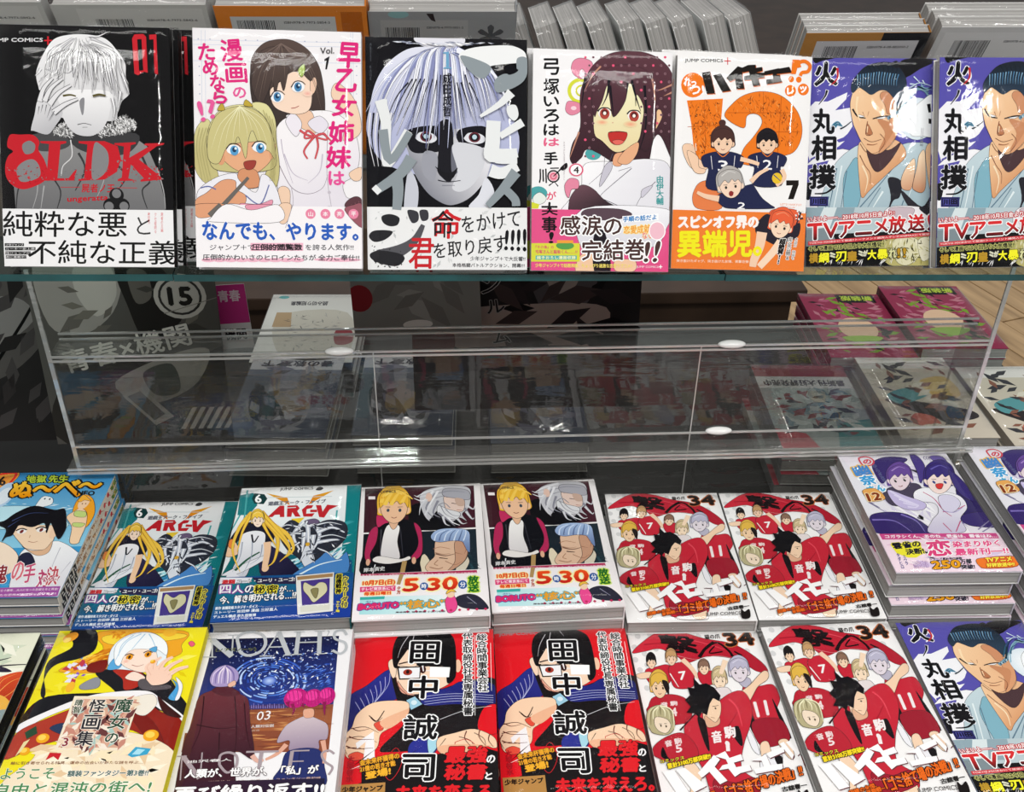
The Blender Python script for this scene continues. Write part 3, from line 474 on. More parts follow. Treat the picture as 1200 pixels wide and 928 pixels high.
DES['ass'] = {'w': 128,'h': 182,'t': 11,'base': '0A0A10','ops': [('p',('E8EAF6','B9BEDC',(528,-9),(590,668)),[10,763,35,522,82,347,172,204,328,92,494,68,661,75,817,105,928,158,1018,255,1096,396,1153,572,1220,804,1129,1005,745,1109,185,1003],1),('p','E6E6EE',[395,-6,750,-19,772,51,683,75,594,66,461,68],1),('p',('E9E9EE','8A8C96',(814,775),(430,1111)),[333,737,972,729,971,1040,891,1174,789,1264,676,1304,586,1283,474,1200,374,1045,331,891],1),('p','14141C',[333,715,590,690,589,866,499,889,387,896,332,847],1),('p','14141C',[735,710,949,685,960,840,746,820],1),('p','18181F',[568,668,680,666,677,1098,587,1077,554,999,572,866],1),('p','6A6C78',[679,832,734,998,700,1065,672,1020],1),('p','D6D8DE',[678,854,746,809,937,862,926,1007,846,1141,744,1198,677,1165,722,1042],1),('p','9EA0AA',[454,890,555,900,559,1033,519,1122,442,1045],1),('p','14141A',[543,1000,610,1043,677,1043,723,1009,688,1087,632,1099],1),('s','2A2A32',[565,1108,643,1121,745,1109],8.8,5.5),('s','8A8C96',[598,1149,699,1148],8.8,4.5),('p','C9CCD6',[330,1035,407,1167,383,1379,293,1379],1),('p','E0E2EA',[948,1085,891,1219,811,1320,970,1319,1016,1196],1),('e','E4E6EC',(472,774),87,44,6),('e','6A2A34',(472,767),47,40,0),('e','1A1418',(472,767),33,31,0),('e','BFD8E2',(472,765),19,19,0),('s','0C0C12',[371,786,416,730,495,716,573,750],13,9),('e','E4E6EC',(859,775),88,44,6),('e','6A2A34',(859,768),47,40,0),('e','1A1418',(859,768),34,31,0),('e','BFD8E2',(859,766),19,19,0),('s','0C0C12',[757,787,803,731,882,717,960,751],13,9),('s','6A6E94',[556,104,327,175,133,342,-2,585],32,3.3),('s','F2F4FC',[556,104,327,175,133,342,-2,585],26,0.9),('s','2A2A40',[560,87,339,185,145,434,33,770],40,3.3),('s','DDE2F6',[560,87,339,185,145,434,33,770],34,0.9),('s','9AA0C8',[563,101,352,168,159,353,44,607],34,3.3),('s','AEB6DC',[563,101,352,168,159,353,44,607],27,0.9),('s','6A6E94',[567,102,364,172,175,383,77,668],54,3.3),('s','8A90BC',[567,102,364,172,175,383,77,668],48,0.9),('s','2A2A40',[571,96,376,169,212,351,105,605],46,3.3),('s','F2F4FC',[571,96,376,169,212,351,105,605],39,0.9),('s','9AA0C8',[575,97,388,180,229,404,121,712],27,3.3),('s','F2F4FC',[575,97,388,180,229,404,121,712],21,0.9),('s','6A6E94',[578,93,401,158,260,458,160,822],48,3.3),('s','DDE2F6',[578,93,401,158,260,458,160,822],41,0.9),('s','2A2A40',[582,88,413,159,279,456,169,818],48,3.3),('s','AEB6DC',[582,88,413,159,279,456,169,818],41,0.9),('s','9AA0C8',[586,97,425,165,302,375,221,655],40,3.3),('s','8A90BC',[586,97,425,165,302,375,221,655],34,0.9),('s','6A6E94',[589,85,438,157,364,389,218,685],53,3.3),('s','F2F4FC',[589,85,438,157,364,389,218,685],46,0.9),('s','2A2A40',[593,97,450,146,372,427,240,761],36,3.3),('s','F2F4FC',[593,97,450,146,372,427,240,761],29,0.9),('s','9AA0C8',[597,91,463,147,408,404,296,715],31,3.3),('s','DDE2F6',[597,91,463,147,408,404,296,715],24,0.9),('s','6A6E94',[601,86,475,152,429,421,296,749],47,3.3),('s','AEB6DC',[601,86,475,152,429,421,296,749],40,0.9),('s','2A2A40',[604,82,487,151,426,413,320,733],39,3.3),('s','8A90BC',[604,82,487,151,426,413,320,733],33,0.9),('s','9AA0C8',[608,91,500,140,445,407,359,722],33,3.4),('s','F2F4FC',[608,91,500,140,445,407,359,722],27,0.9),('s','6A6E94',[612,84,512,128,465,394,376,696],48,3.4),('s','F2F4FC',[612,84,512,128,465,394,376,696],41,0.9),('s','2A2A40',[615,97,524,147,467,440,388,789],31,3.3),('s','DDE2F6',[615,97,524,147,467,440,388,789],24,0.9),('s','9AA0C8',[619,94,537,138,493,428,447,764],26,3.3),('s','AEB6DC',[619,94,537,138,493,428,447,764],19,0.9),('s','6A6E94',[623,86,549,138,500,478,471,864],48,3.3),('s','8A90BC',[623,86,549,138,500,478,471,864],41,0.9),('s','2A2A40',[627,94,562,117,546,494,477,899],28,3.3),('s','F2F4FC',[627,94,562,117,546,494,477,899],22,0.9),('s','9AA0C8',[630,92,574,122,538,452,491,813],44,3.3),('s','F2F4FC',[630,92,574,122,538,452,491,813],37,0.9),('s','6A6E94',[634,84,586,118,572,434,537,777],39,3.4),('s','DDE2F6',[634,84,586,118,572,434,537,777],33,0.9),('s','2A2A40',[638,89,599,109,573,426,553,762],29,3.3),('s','AEB6DC',[638,89,599,109,573,426,553,762],22,0.9),('s','9AA0C8',[641,97,611,119,584,461,574,832],38,3.3),('s','8A90BC',[641,97,611,119,584,461,574,832],32,0.9),('s','6A6E94',[645,102,623,125,616,389,612,688],32,3.4),('s','F2F4FC',[645,102,623,125,616,389,612,688],25,0.9),('s','2A2A40',[649,92,636,128,638,401,612,713],43,3.3),('s','F2F4FC',[649,92,636,128,638,401,612,713],37,0.9),('s','9AA0C8',[652,97,648,135,665,473,644,857],35,3.3),('s','DDE2F6',[652,97,648,135,665,473,644,857],28,0.9),('s','6A6E94',[656,102,660,123,680,430,692,770],41,3.3),('s','AEB6DC',[656,102,660,123,680,430,692,770],34,0.9),('s','2A2A40',[660,102,673,137,677,435,716,780],31,3.4),('s','8A90BC',[660,102,673,137,677,435,716,780],24,0.9),('s','9AA0C8',[664,102,685,141,695,402,722,715],43,3.3),('s','F2F4FC',[664,102,685,141,695,402,722,715],36,0.9),('s','6A6E94',[667,96,698,146,724,449,765,810],43,3.4),('s','F2F4FC',[667,96,698,146,724,449,765,810],37,0.9),('s','2A2A40',[671,90,710,137,735,391,791,694],34,3.4),('s','DDE2F6',[671,90,710,137,735,391,791,694],27,0.9),('s','9AA0C8',[675,97,722,134,749,354,791,618],49,3.3),('s','AEB6DC',[675,97,722,134,749,354,791,618],42,0.9),('s','6A6E94',[678,98,735,143,762,307,844,524],39,3.3),('s','8A90BC',[678,98,735,143,762,307,844,524],32,0.9),('s','2A2A40',[682,98,747,152,777,373,866,657],42,3.3),('s','F2F4FC',[682,98,747,152,777,373,866,657],36,0.9),('s','9AA0C8',[686,97,759,156,799,314,885,538],48,3.4),('s','F2F4FC',[686,97,759,156,799,314,885,538],42,0.9),('s','6A6E94',[690,97,772,141,860,367,911,648],28,3.3),('s','DDE2F6',[690,97,772,141,860,367,911,648],22,0.9),('s','2A2A40',[693,100,784,165,865,362,933,637],52,3.4),('s','AEB6DC',[693,100,784,165,865,362,933,637],45,0.9),('s','9AA0C8',[697,81,797,167,909,307,960,528],36,3.4),('s','8A90BC',[697,81,797,167,909,307,960,528],30,0.9),('s','6A6E94',[701,96,809,161,913,356,972,626],36,3.4),('s','F2F4FC',[701,96,809,161,913,356,972,626],30,0.9),('s','2A2A40',[705,82,821,167,934,327,992,567],33,3.4),('s','F2F4FC',[705,82,821,167,934,327,992,567],27,0.9),('s','9AA0C8',[708,97,834,154,951,318,1022,549],32,3.4),('s','DDE2F6',[708,97,834,154,951,318,1022,549],25,0.9),('s','6A6E94',[712,81,846,168,987,285,1067,484],42,3.3),('s','AEB6DC',[712,81,846,168,987,285,1067,484],35,0.9),('s','2A2A40',[716,96,859,169,1002,361,1095,638],55,3.4),('s','8A90BC',[716,96,859,169,1002,361,1095,638],48,0.9),('s','9AA0C8',[719,87,871,170,1010,287,1114,488],28,3.4),('s','F2F4FC',[719,87,871,170,1010,287,1114,488],22,0.9),('s','6A6E94',[723,93,884,173,1055,331,1133,578],52,3.3),('s','F2F4FC',[723,93,884,173,1055,331,1133,578],45,0.9),('s','15151F',[336,348,235,475,133,714],12,1.7),('s','15151F',[369,320,278,474,187,663],10,1.7),('s','15151F',[400,321,320,474,240,654],10,1.7),('s','15151F',[433,318,363,473,294,625],10,1.7),('s','15151F',[465,319,406,473,346,754],8.8,1.6),('s','15151F',[496,347,449,472,400,649],7.1,1.7),('s','15151F',[529,319,491,471,453,721],10,1.7),('s','15151F',[561,327,534,471,508,622],8.1,1.7),('s','15151F',[593,286,577,470,561,659],11,1.6),('s','15151F',[625,306,620,469,614,709],9,1.7),('s','15151F',[657,292,663,469,668,707],6.2,1.7),('s','15151F',[689,294,706,468,722,689],6.5,1.7),('s','15151F',[721,345,749,467,776,665],9,1.7),('s','15151F',[753,344,792,467,830,615],12,1.7),('s','15151F',[786,283,835,466,884,691],9,1.7),('s','15151F',[818,345,878,466,938,652],11,1.7),('s','E8E8EE',[35,587,21,785,63,1004],15,3.3),('s','14141C',[62,587,45,784,78,1004],15,3.3),('s','E8E8EE',[90,587,70,784,94,1004],15,3.3),('s','14141C',[118,586,94,784,109,1004],15,3.4),('s','E8E8EE',[145,586,119,783,125,1004],15,3.3),('s','14141C',[173,585,143,783,141,1003],15,3.4),('s','E8E8EE',[201,585,167,783,156,1003],15,3.3),('d',['FFFFFF','DDE0EA','9095A8'],[-2,1,528,-14,750,41,1198,-11,1209,21,683,64,306,49,41,33],70,37,5.5,8,5,16),('p','6FA8CC',[610,114,658,108,658,228,678,231,678,239,615,240,615,232,635,228,636,125,613,122]),('t','成田成哲',[606,273,682,271,610,612,675,611],'1A1A24',1.1,None,0,1),('t','ABYSS RAGE',[30,44,57,43,27,337],'5A5E66',0,None,0,1),('p','F0F2F2',[739,128,817,83,974,59,1153,55,1254,97,1271,163,1221,185,1085,199,973,223,939,300,883,306,794,226,749,172],1),('p','8F999E',[750,139,861,159,990,222,939,309,861,290,783,215],1),('p','8F999E',[1198,153,1277,152,1271,294,1187,373,1040,419,1018,332,1085,276,1187,263],1),('p','0E0E14',[1097,204,1209,241,1130,280],1),('s','E9ECEC',[1153,417,1062,507,904,608],77,22),('p','E9ECEC',[1119,528,1187,516,1209,593,1175,638,1124,594],1),('s','E9ECEC',[1011,640,1005,773,1016,906,1198,915],112,121),('s','E9ECEC',[1062,761,1152,705,1243,648],50,67),('s','E9ECEC',[113,488,156,651,153,849,174,981,333,726],88,66),('s','8F999E',[133,717,186,959,344,737],77,55),('s','E9ECEC',[124,488,145,630],88,64),('s','8F999E',[358,935,266,1059,73,1195],99,66),('s','E9ECEC',[96,1172,61,1206],67),('s','8F999E',[232,1070,248,1193,235,1345],103,69),('s','E9ECEC',[984,827,984,928,1202,892],83,67),('s','E9ECEC',[984,1029,1075,1051,1202,993],101,80),('s','8F999E',[1190,1039,1075,1187,960,1312],90,50),('s','8F999E',[1087,1164,1178,1254,1190,1311],67)],'spine': '0A0A10','band': {'y': 1323,'base': 'EDEEEE','ops': [('d',['D8DADA','C4C8C8','F8F8F8'],[4,1330,1271,1321,1271,1801,-2,1804],60,28,11,30,7,90),('p','26262A',[116,1397,184,1379,254,1407,240,1464,177,1475,126,1447],1),('p','26262A',[12,1555,58,1510,199,1515,148,1577,57,1600],1),('p','3A3A40',[320,1350,400,1361,405,1429,353,1446],1),('p','3A3A40',[417,1352,479,1349,484,1417,433,1429],1),('s','55555A',[444,1463,375,1587,260,1667,89,1724],33,126),('p','26262A',[16,1702,90,1668,249,1690,294,1735,225,1792,66,1759],1),('d',['26262A'],[22,1623,328,1690,270,1804,54,1793],60,10,5.6,10,8,90),('t','命',[513,1343,753,1336,512,1570,741,1569],'D0242C',3.7),('t','命',[518,1350,690,1348,516,1564,683,1563],'1E1A1E',0.6),('t','をかけて',[747,1398,1219,1339,758,1529,1225,1472],'1A1A1E',0.9),('t','君',[329,1571,529,1570,327,1809,521,1809],'C8262E',3.6),('t','を取り戻す',[523,1609,1109,1533,528,1735,1115,1670],'1A1A1E',0.9),('t','!!!!',[1109,1504,1271,1492,1097,1659,1271,1669],'141418',4.6),('t','少年ジャンプ＋で大反響!!',[820,1711,1265,1713,820,1747],'3A3A40',0.3),('t','本格格闘バトルアクション、開幕!!!',[676,1766,1259,1769,676,1798],'2A2A30',0.6)]}}
DES['yum'] = {'w': 113,'h': 176,'t': 11,'base': 'F6F5F6','ops': [('s','D8DC3C',[471,320,460,363,428,396,384,408,339,398,307,367,294,324,305,281,337,249,381,236,426,246,459,277,471,320],28),('s','D8DC3C',[435,321,430,341,415,356,394,362,373,357,357,343,351,323,357,302,372,287,393,281,414,286,429,301,435,321],14),('p','E58AA4',[307,142,327,86,389,64,473,92,474,168,402,230,350,212,318,182],1,2.5),('p','F6D6DE',[371,201,391,150,422,179,407,230],1,2.4),('p','E58AA4',[265,457,290,405,384,423,385,484,323,516,276,497],1,2.4),('e','F6D6DE',(332,460),23,16,0),('s','D8DC3C',[484,768,546,726],26),('s','D8DC3C',[526,787,610,765],21),('s','D8DC3C',[621,801,673,764],20),('e','4FA6A8',(495,819),65,49,0),('p',('5C3640','3A222A',(765,18),(779,782)),[306,853,326,741,387,607,383,352,433,199,515,86,639,17,796,-3,933,14,1050,71,1126,161,1155,282,1158,671,1163,888,1052,674,989,696,888,986,484,788,401,851,339,904],1,2.5),('p',('FAFAFC','E2E1E8',(484,923),(707,1218)),[418,914,548,879,701,876,964,850,1130,921,1139,1319,293,1332,302,1193,399,1106],1,2.6),('p','E9A880',[678,813,777,811,724,908,658,899],1,2.6),('s','56505E',[656,813,593,942,464,1062],5.5,2.2),('s','56505E',[812,928,596,1113,553,1167],5.4,2.2),('s','56505E',[703,951,811,917],3.2,2.2),('s','56505E',[1012,1031,904,1140,840,1259],5.4,2.2),('s','56505E',[553,1167,707,1229,818,1281],5.5,2.2),('s','56505E',[591,836,583,964],3.2,2.1),('p','C9C6D2',[582,932,636,878,648,941,552,1082],1,2.6),('p','CFCCD8',[903,1097,990,1063,904,1161],1,2.6),('p',('6A4A54','2E2228',(399,1074),(489,1286)),[298,1278,313,1171,377,1085,431,1068,508,1104,597,1188,708,1240,807,1270,808,1324,293,1332],1,2.6),('p',('F2ECC0','EAD8A6',(666,376),(673,784)),[500,441,560,297,664,254,822,270,899,431,891,575,862,709,779,772,674,800,567,715,503,655],1,2.4),('p','E8AE86',[758,783,862,719,853,811,781,895,696,876],1,2.5),('p','F0C498',[1010,470,1042,459,1055,509,1028,572,1003,603],1,2.5),('p',('5C3640','3A222A',(765,18),(779,782)),[501,522,478,381,517,207,641,123,798,109,936,166,991,317,1007,572,948,779,873,739,912,574,899,431,844,341,836,433,822,270,769,251,751,394,658,524,625,397,602,276,562,399,521,481],1,2.5),('s','14101A',[616,225,603,347,562,439],22,3.2),('s','14101A',[800,230,834,351,878,473],22,3.2),('s','14101A',[769,241,760,353],22,3.2),('s','14101A',[423,210,395,444],22,3.1),('s','14101A',[623,275,658,519],23,3.1),('s','14101A',[906,268,923,574,874,780],22,3.2),('s','C08A74',[547,125,475,208,414,331],16,2.1),('s','C08A74',[377,648,327,792,306,853],16,2.1),('s','C08A74',[1138,252,1044,295,1002,306],16,2.1),('s','C08A74',[1139,313,1066,346],17,2.1),('s','C08A74',[968,216,993,368,984,470],16,2.1),('e','E8567A',(421,58),10,10,0),('e','A8808A',(454,122),9,9,0),('e','4A2C36',(454,122),6,5,0),('e','A8808A',(423,187),9,9,0),('e','4A2C36',(423,187),5,6,0),('e','A8808A',(456,251),9,9,0),('e','4A2C36',(456,251),6,6,0),('e','A8808A',(424,317),10,9,0),('e','4A2C36',(424,317),6,6.1,0),('e','E8567A',(458,381),10,10,0),('e','A8808A',(426,447),10,9,0),('e','4A2C36',(426,447),6,5,0),('e','A8808A',(460,511),9,9,0),('e','4A2C36',(460,511),6,6,0),('e','A8808A',(428,577),10,9,0),('e','4A2C36',(428,577),6,6,0),('e','A8808A',(462,642),9,9,0),('e','4A2C36',(462,642),5.1,5,0),('e','E8567A',(430,708),11,10,0),('e','A8808A',(464,772),9,10,0),('e','4A2C36',(464,772),5,6,0),('e','A8808A',(432,839),10,9,0),('e','4A2C36',(432,839),6.1,5,0),('e','A8808A',(485,56),10,9,0),('e','4A2C36',(485,56),6,6,0),('e','A8808A',(519,120),9,9,0),('e','4A2C36',(519,120),5,6,0),('e','E8567A',(487,186),11,10,0),('e','A8808A',(521,250),9,9,0),('e','4A2C36',(521,250),5.1,5,0),('e','A8808A',(489,315),10,9,0),('e','4A2C36',(489,315),6,6,0),('e','A8808A',(491,445),10,9,0),('e','4A2C36',(491,445),6,6,0),('e','A8808A',(493,576),10,9,0),('e','4A2C36',(493,576),6.1,5,0),('e','A8808A',(495,706),10,9,0),('e','4A2C36',(495,706),6,6,0),('e','E8567A',(497,837),11,10,0),('e','A8808A',(550,55),9,9,0),('e','4A2C36',(550,55),6.1,5,0),('e','A8808A',(583,118),10,9,0),('e','4A2C36',(583,118),6,6,0),('e','A8808A',(552,184),9,9,0),('e','4A2C36',(552,184),6,6,0),('e','A8808A',(585,248),10,9,0),('e','4A2C36',(585,248),6,6.1,0),('e','A8808A',(615,53),9,9,0),('e','4A2C36',(615,53),5,5,0),('e','E8567A',(648,117),11,10,0),('e','A8808A',(617,182),9,9,0),('e','4A2C36',(617,182),6,6,0),('e','A8808A',(650,246),10,9,0),('e','4A2C36',(650,246),6,6,0),('e','A8808A',(679,51),10,9,0),('e','4A2C36',(679,51),6,6.1,0),('e','A8808A',(713,115),9,9,0),('e','4A2C36',(713,115),6,5,0),('e','A8808A',(682,181),9,9,0),('e','4A2C36',(682,181),5.1,5,0),('e','E8567A',(715,245),11,10,0),('e','E8567A',(744,49),11,10,0),('e','A8808A',(778,113),9,9,0),('e','4A2C36',(778,113),6,6,0),('e','A8808A',(747,179),9,9,0),('e','4A2C36',(747,179),5,5,0),('e','A8808A',(780,243),10,9,0),('e','4A2C36',(780,243),6,5.1,0),('e','A8808A',(809,47),10,10,0),('e','4A2C36',(809,47),6,6,0),('e','A8808A',(843,111),10,9,0),('e','4A2C36',(843,111),6,6,0),('e','E8567A',(812,177),10,10,0),('e','A8808A',(846,241),9,9,0),('e','4A2C36',(846,241),5,6,0),('e','A8808A',(874,46),10,9,0),('e','4A2C36',(874,46),6.1,5.1,0),('e','A8808A',(908,110),10,9,0),('e','4A2C36',(908,110),6.1,5,0),('e','A8808A',(877,175),9,10,0),('e','4A2C36',(877,175),6,6,0),('e','A8808A',(911,240),9,9,0),('e','4A2C36',(911,240),6.1,5,0),('e','E8567A',(879,305),11,11,0),('e','A8808A',(913,370),10,9,0),('e','4A2C36',(913,370),6,5.1,0),('e','A8808A',(882,436),9,9,0),('e','4A2C36',(882,436),6,5,0),('e','A8808A',(916,500),9,10,0),('e','4A2C36',(916,500),6,6,0),('e','A8808A',(885,567),9,9,0),('e','4A2C36',(885,567),5.1,5,0),('e','E8567A',(919,631),10,11,0),('e','A8808A',(940,44),9,9,0),('e','4A2C36',(940,44),5,5,0),('e','E8567A',(974,108),10,10,0),('e','A8808A',(942,174),10,9,0),('e','4A2C36',(942,174),6.1,5,0),('e','A8808A',(976,238),10,9,0),('e','4A2C36',(976,238),6,5,0),('e','A8808A',(945,304),9,9,0),('e','4A2C36',(945,304),6,5,0),('e','A8808A',(979,368),9,9,0),('e','4A2C36',(979,368),6,6,0),('e','E8567A',(947,434),11,10,0),('e','A8808A',(981,499),10,9,0),('e','4A2C36',(981,499),6,6.1,0),('e','A8808A',(950,565),10,9,0),('e','4A2C36',(950,565),6,6,0),('e','A8808A',(984,630),10,9,0),('e','4A2C36',(984,630),6,6,0),('e','A8808A',(1005,42),9,9,0),('e','4A2C36',(1005,42),6,6,0),('e','A8808A',(1039,106),9,9,0),('e','4A2C36',(1039,106),6,6,0),('e','A8808A',(1007,172),10,9,0),('e','4A2C36',(1007,172),6,5.1,0),('e','E8567A',(1042,236),10,10,0),('e','A8808A',(1010,302),10,9,0),('e','4A2C36',(1010,302),6,6,0),('e','A8808A',(1044,367),10,9,0),('e','4A2C36',(1044,367),6.1,5,0),('e','A8808A',(1013,433),9,9,0),('e','4A2C36',(1013,433),6,5,0),('e','A8808A',(1047,497),10,10,0),('e','4A2C36',(1047,497),6,6,0),('e','E8567A',(1016,564),10,10,0),('e','A8808A',(1050,628),9,10,0),('e','4A2C36',(1050,628),6,6,0),('e','E8567A',(1070,40),11,10,0),('e','A8808A',(1104,104),10,9,0),('e','4A2C36',(1104,104),6,6,0),('e','A8808A',(1073,170),9,9,0),('e','4A2C36',(1073,170),6,6,0),('e','A8808A',(1107,234),10,10,0),('e','4A2C36',(1107,234),6,6,0),('e','A8808A',(1076,300),9,10,0),('e','4A2C36',(1076,300),5,6,0),('e','E8567A',(1110,365),10,10,0),('e','A8808A',(1078,431),10,9,0),('e','4A2C36',(1078,431),6,6.1,0),('e','A8808A',(1113,496),9,9,0),('e','4A2C36',(1113,496),6,5,0),('e','A8808A',(1081,562),10,9,0),('e','4A2C36',(1081,562),6,6,0),('e','A8808A',(1116,627),9,9,0),('e','4A2C36',(1116,627),5,6,0),('e','FBF6EE',(584,495),53,43,0),('e','B4483C',(584,499),40,43,0),('e','5A1E20',(584,489),25,24,0),('e','FFF4EA',(584,495),13,14,0),('s','1A1218',[527,482,556,455,611,454,639,477],12,6.3),('e','FBF6EE',(824,510),53,43,0),('e','B4483C',(824,514),40,43,0),('e','5A1E20',(824,504),26,24,0),('e','FFF4EA',(824,510),13,14,0),('s','1A1218',[767,497,796,470,851,468,879,492],12,6.3),('g','F0A080','F0E4B4',(564,567),55,24),('g','F0A080','EEDCAC',(796,577),59,26),('p','C2322E',[618,647,692,639,768,644,761,695,725,732,673,743,630,714],1,2.5),('p','E46A5E',[651,713,703,702,746,716,715,740,673,741],1,2.5),('s','4A2420',[616,647,692,636,770,643],5.3,5.1),('e','D89A88',(651,568),6,4,0),('t','弓',[86,78,208,74,88,203],'141216',3.3),('t','塚',[88,234,210,230,90,355],'141216',3.3),('t','い',[90,375,211,372,91,451],'141216',3.3),('t','ろ',[91,476,213,473,92,573],'141216',3.3),('t','は',[92,593,214,590,93,679],'141216',3.3),('t','は',[94,703,216,700,94,764],'E8648C',3.2),('t','手',[97,814,205,812,98,908],'141216',3.5),('t','川',[55,948,115,946,60,1059],'141216',3.4),('s','141216',[221,1003,215,1025,198,1042,176,1048,153,1043,136,1027,130,1004,135,982,152,965,175,959,197,965,214,981,221,1003],12),('e','F0A8B8',(175,1004),37,36,0),('s','D8486C',[197,1003,194,1014,186,1022,175,1025,164,1022,156,1015,153,1004,156,993,164,985,175,982,186,985,194,993,197,1003],6.3),('s','141216',[175,1004,266,912],6.5,15),('p','141216',[229,939,277,896,286,927,256,954],1,2.5),('s','141216',[147,940,218,937],8.8,8.4),('s','141216',[138,1079,176,1051],10,5.4),('s','141216',[214,1083,187,1051],10,5.2),('e','4FA6A8',(52,1144),76,59,0),('p','E8EFE8',[9,1177,63,1133,118,1175,96,1218,31,1230],1,2.6),('p','E58AA4',[268,1066,311,1017,376,1032,377,1096,323,1107,302,1172,275,1140],1,2.6),('e','F0A0B4',(359,949),61,53,0),('e','D8486C',(359,949),56,49,0),('e','FFFFFF',(359,949),47,42,0),('t','4',[337,924,380,923,338,975],'2A2024',1.6),('p','D8DC3C',[-7,1209,64,1229,53,1263,-6,1264]),('t','が',[122,1127,198,1125,123,1191],'E4446C',1.6),('t','由伊大輔',[1016,982,1077,981,1021,1218],'3E9C9C',1.7,None,0,1),('t','ゆみづかいろははてじゅんがだいじ',[253,727,264,726,257,1034],'9A8A90',0,None,0,1),('t','大',[80,1213,210,1211,81,1314],'141216',3.4)],'spine': 'F4F2F4','band': {'y': 1268,'base': 'E4558A','ops': [('p',('F4F4F8','D9D8E0',(598,1258),(603,1564)),[412,1261,1104,1249,1108,1406,1000,1558,604,1629,406,1566],1,2.6),('p','5A4650',[413,1319,456,1260,708,1256,818,1291,775,1324,600,1349],1,2.6),('p','F2C8A4',[407,1631,516,1608,518,1759,365,1761],1,2.6),('p','F2C8A4',[693,1671,848,1669,849,1755,695,1757],1,2.6),('p','1E1820',[514,1457,602,1456,651,1758,518,1759],1,2.6),('p','FFFFFF',[742,1314,1039,1288,1040,1342,743,1368]),('t','手順の話だよ',[747,1319,1022,1294,748,1362],'4A8CC8',1.7),('t','恋愛成就',[754,1395,974,1375,755,1454,976,1451],'F2A03C',1.6,'FFF3B0',4.6),('t','なるか',[909,1441,1042,1428,911,1495],'E86C8C',1.1,'FFF3B0',3.2),('e','FFFFFF',(1031,1428),71,78,0),('e','F2C0CE',(1031,1428),62,69,0),('p','D8DA42',[-3,1542,395,1537,397,1685,-2,1690]),('e','58A050',(275,1558),74,32,0),('p','F0A040',[209,1515,342,1514,342,1537,209,1539]),('t','『その後』の',[35,1559,182,1559,35,1584],'D8446C',0.5),('t','弓塚さんと脇坂くん……!?',[35,1595,376,1591,36,1625],'D8446C',0.8),('p','4FB0B0',[36,1641,372,1637,372,1669,36,1674]),('t','描きおろし漫画収録',[45,1645,363,1641,45,1669],'F8F8C0',0.8),('t','少年ジャンプ＋で話題沸騰、ちょっぴり過激な恋愛ラブコメ！',[34,1703,826,1699,35,1735],'F4E070',0.8),('t','JUMP COMICS',[865,1712,1048,1712,865,1734],'F8F0F2'),('p','FFFFFF',[1050,1716,1081,1716,1081,1722,1050,1723]),('p','FFFFFF',[1062,1703,1069,1703,1069,1735,1063,1735]),('t','感涙の',[237,1317,736,1314,239,1472,734,1470],'4A3230',3.4,'FFFFFF',10),('t','完結巻',[411,1513,933,1494,418,1674,941,1662],'4A3230',3.4,'FFFFFF',10),('t','!!',[939,1521,1066,1509,925,1681,1030,1679],'4A3230',3.5,'FFFFFF',11),('t','大',[81,1266,211,1264,81,1314],'141216',3.4),('t','事',[85,1330,204,1328,86,1453],'141216',3.4),('t','!',[148,1452,181,1452,143,1538],'141216',3.4)]}}
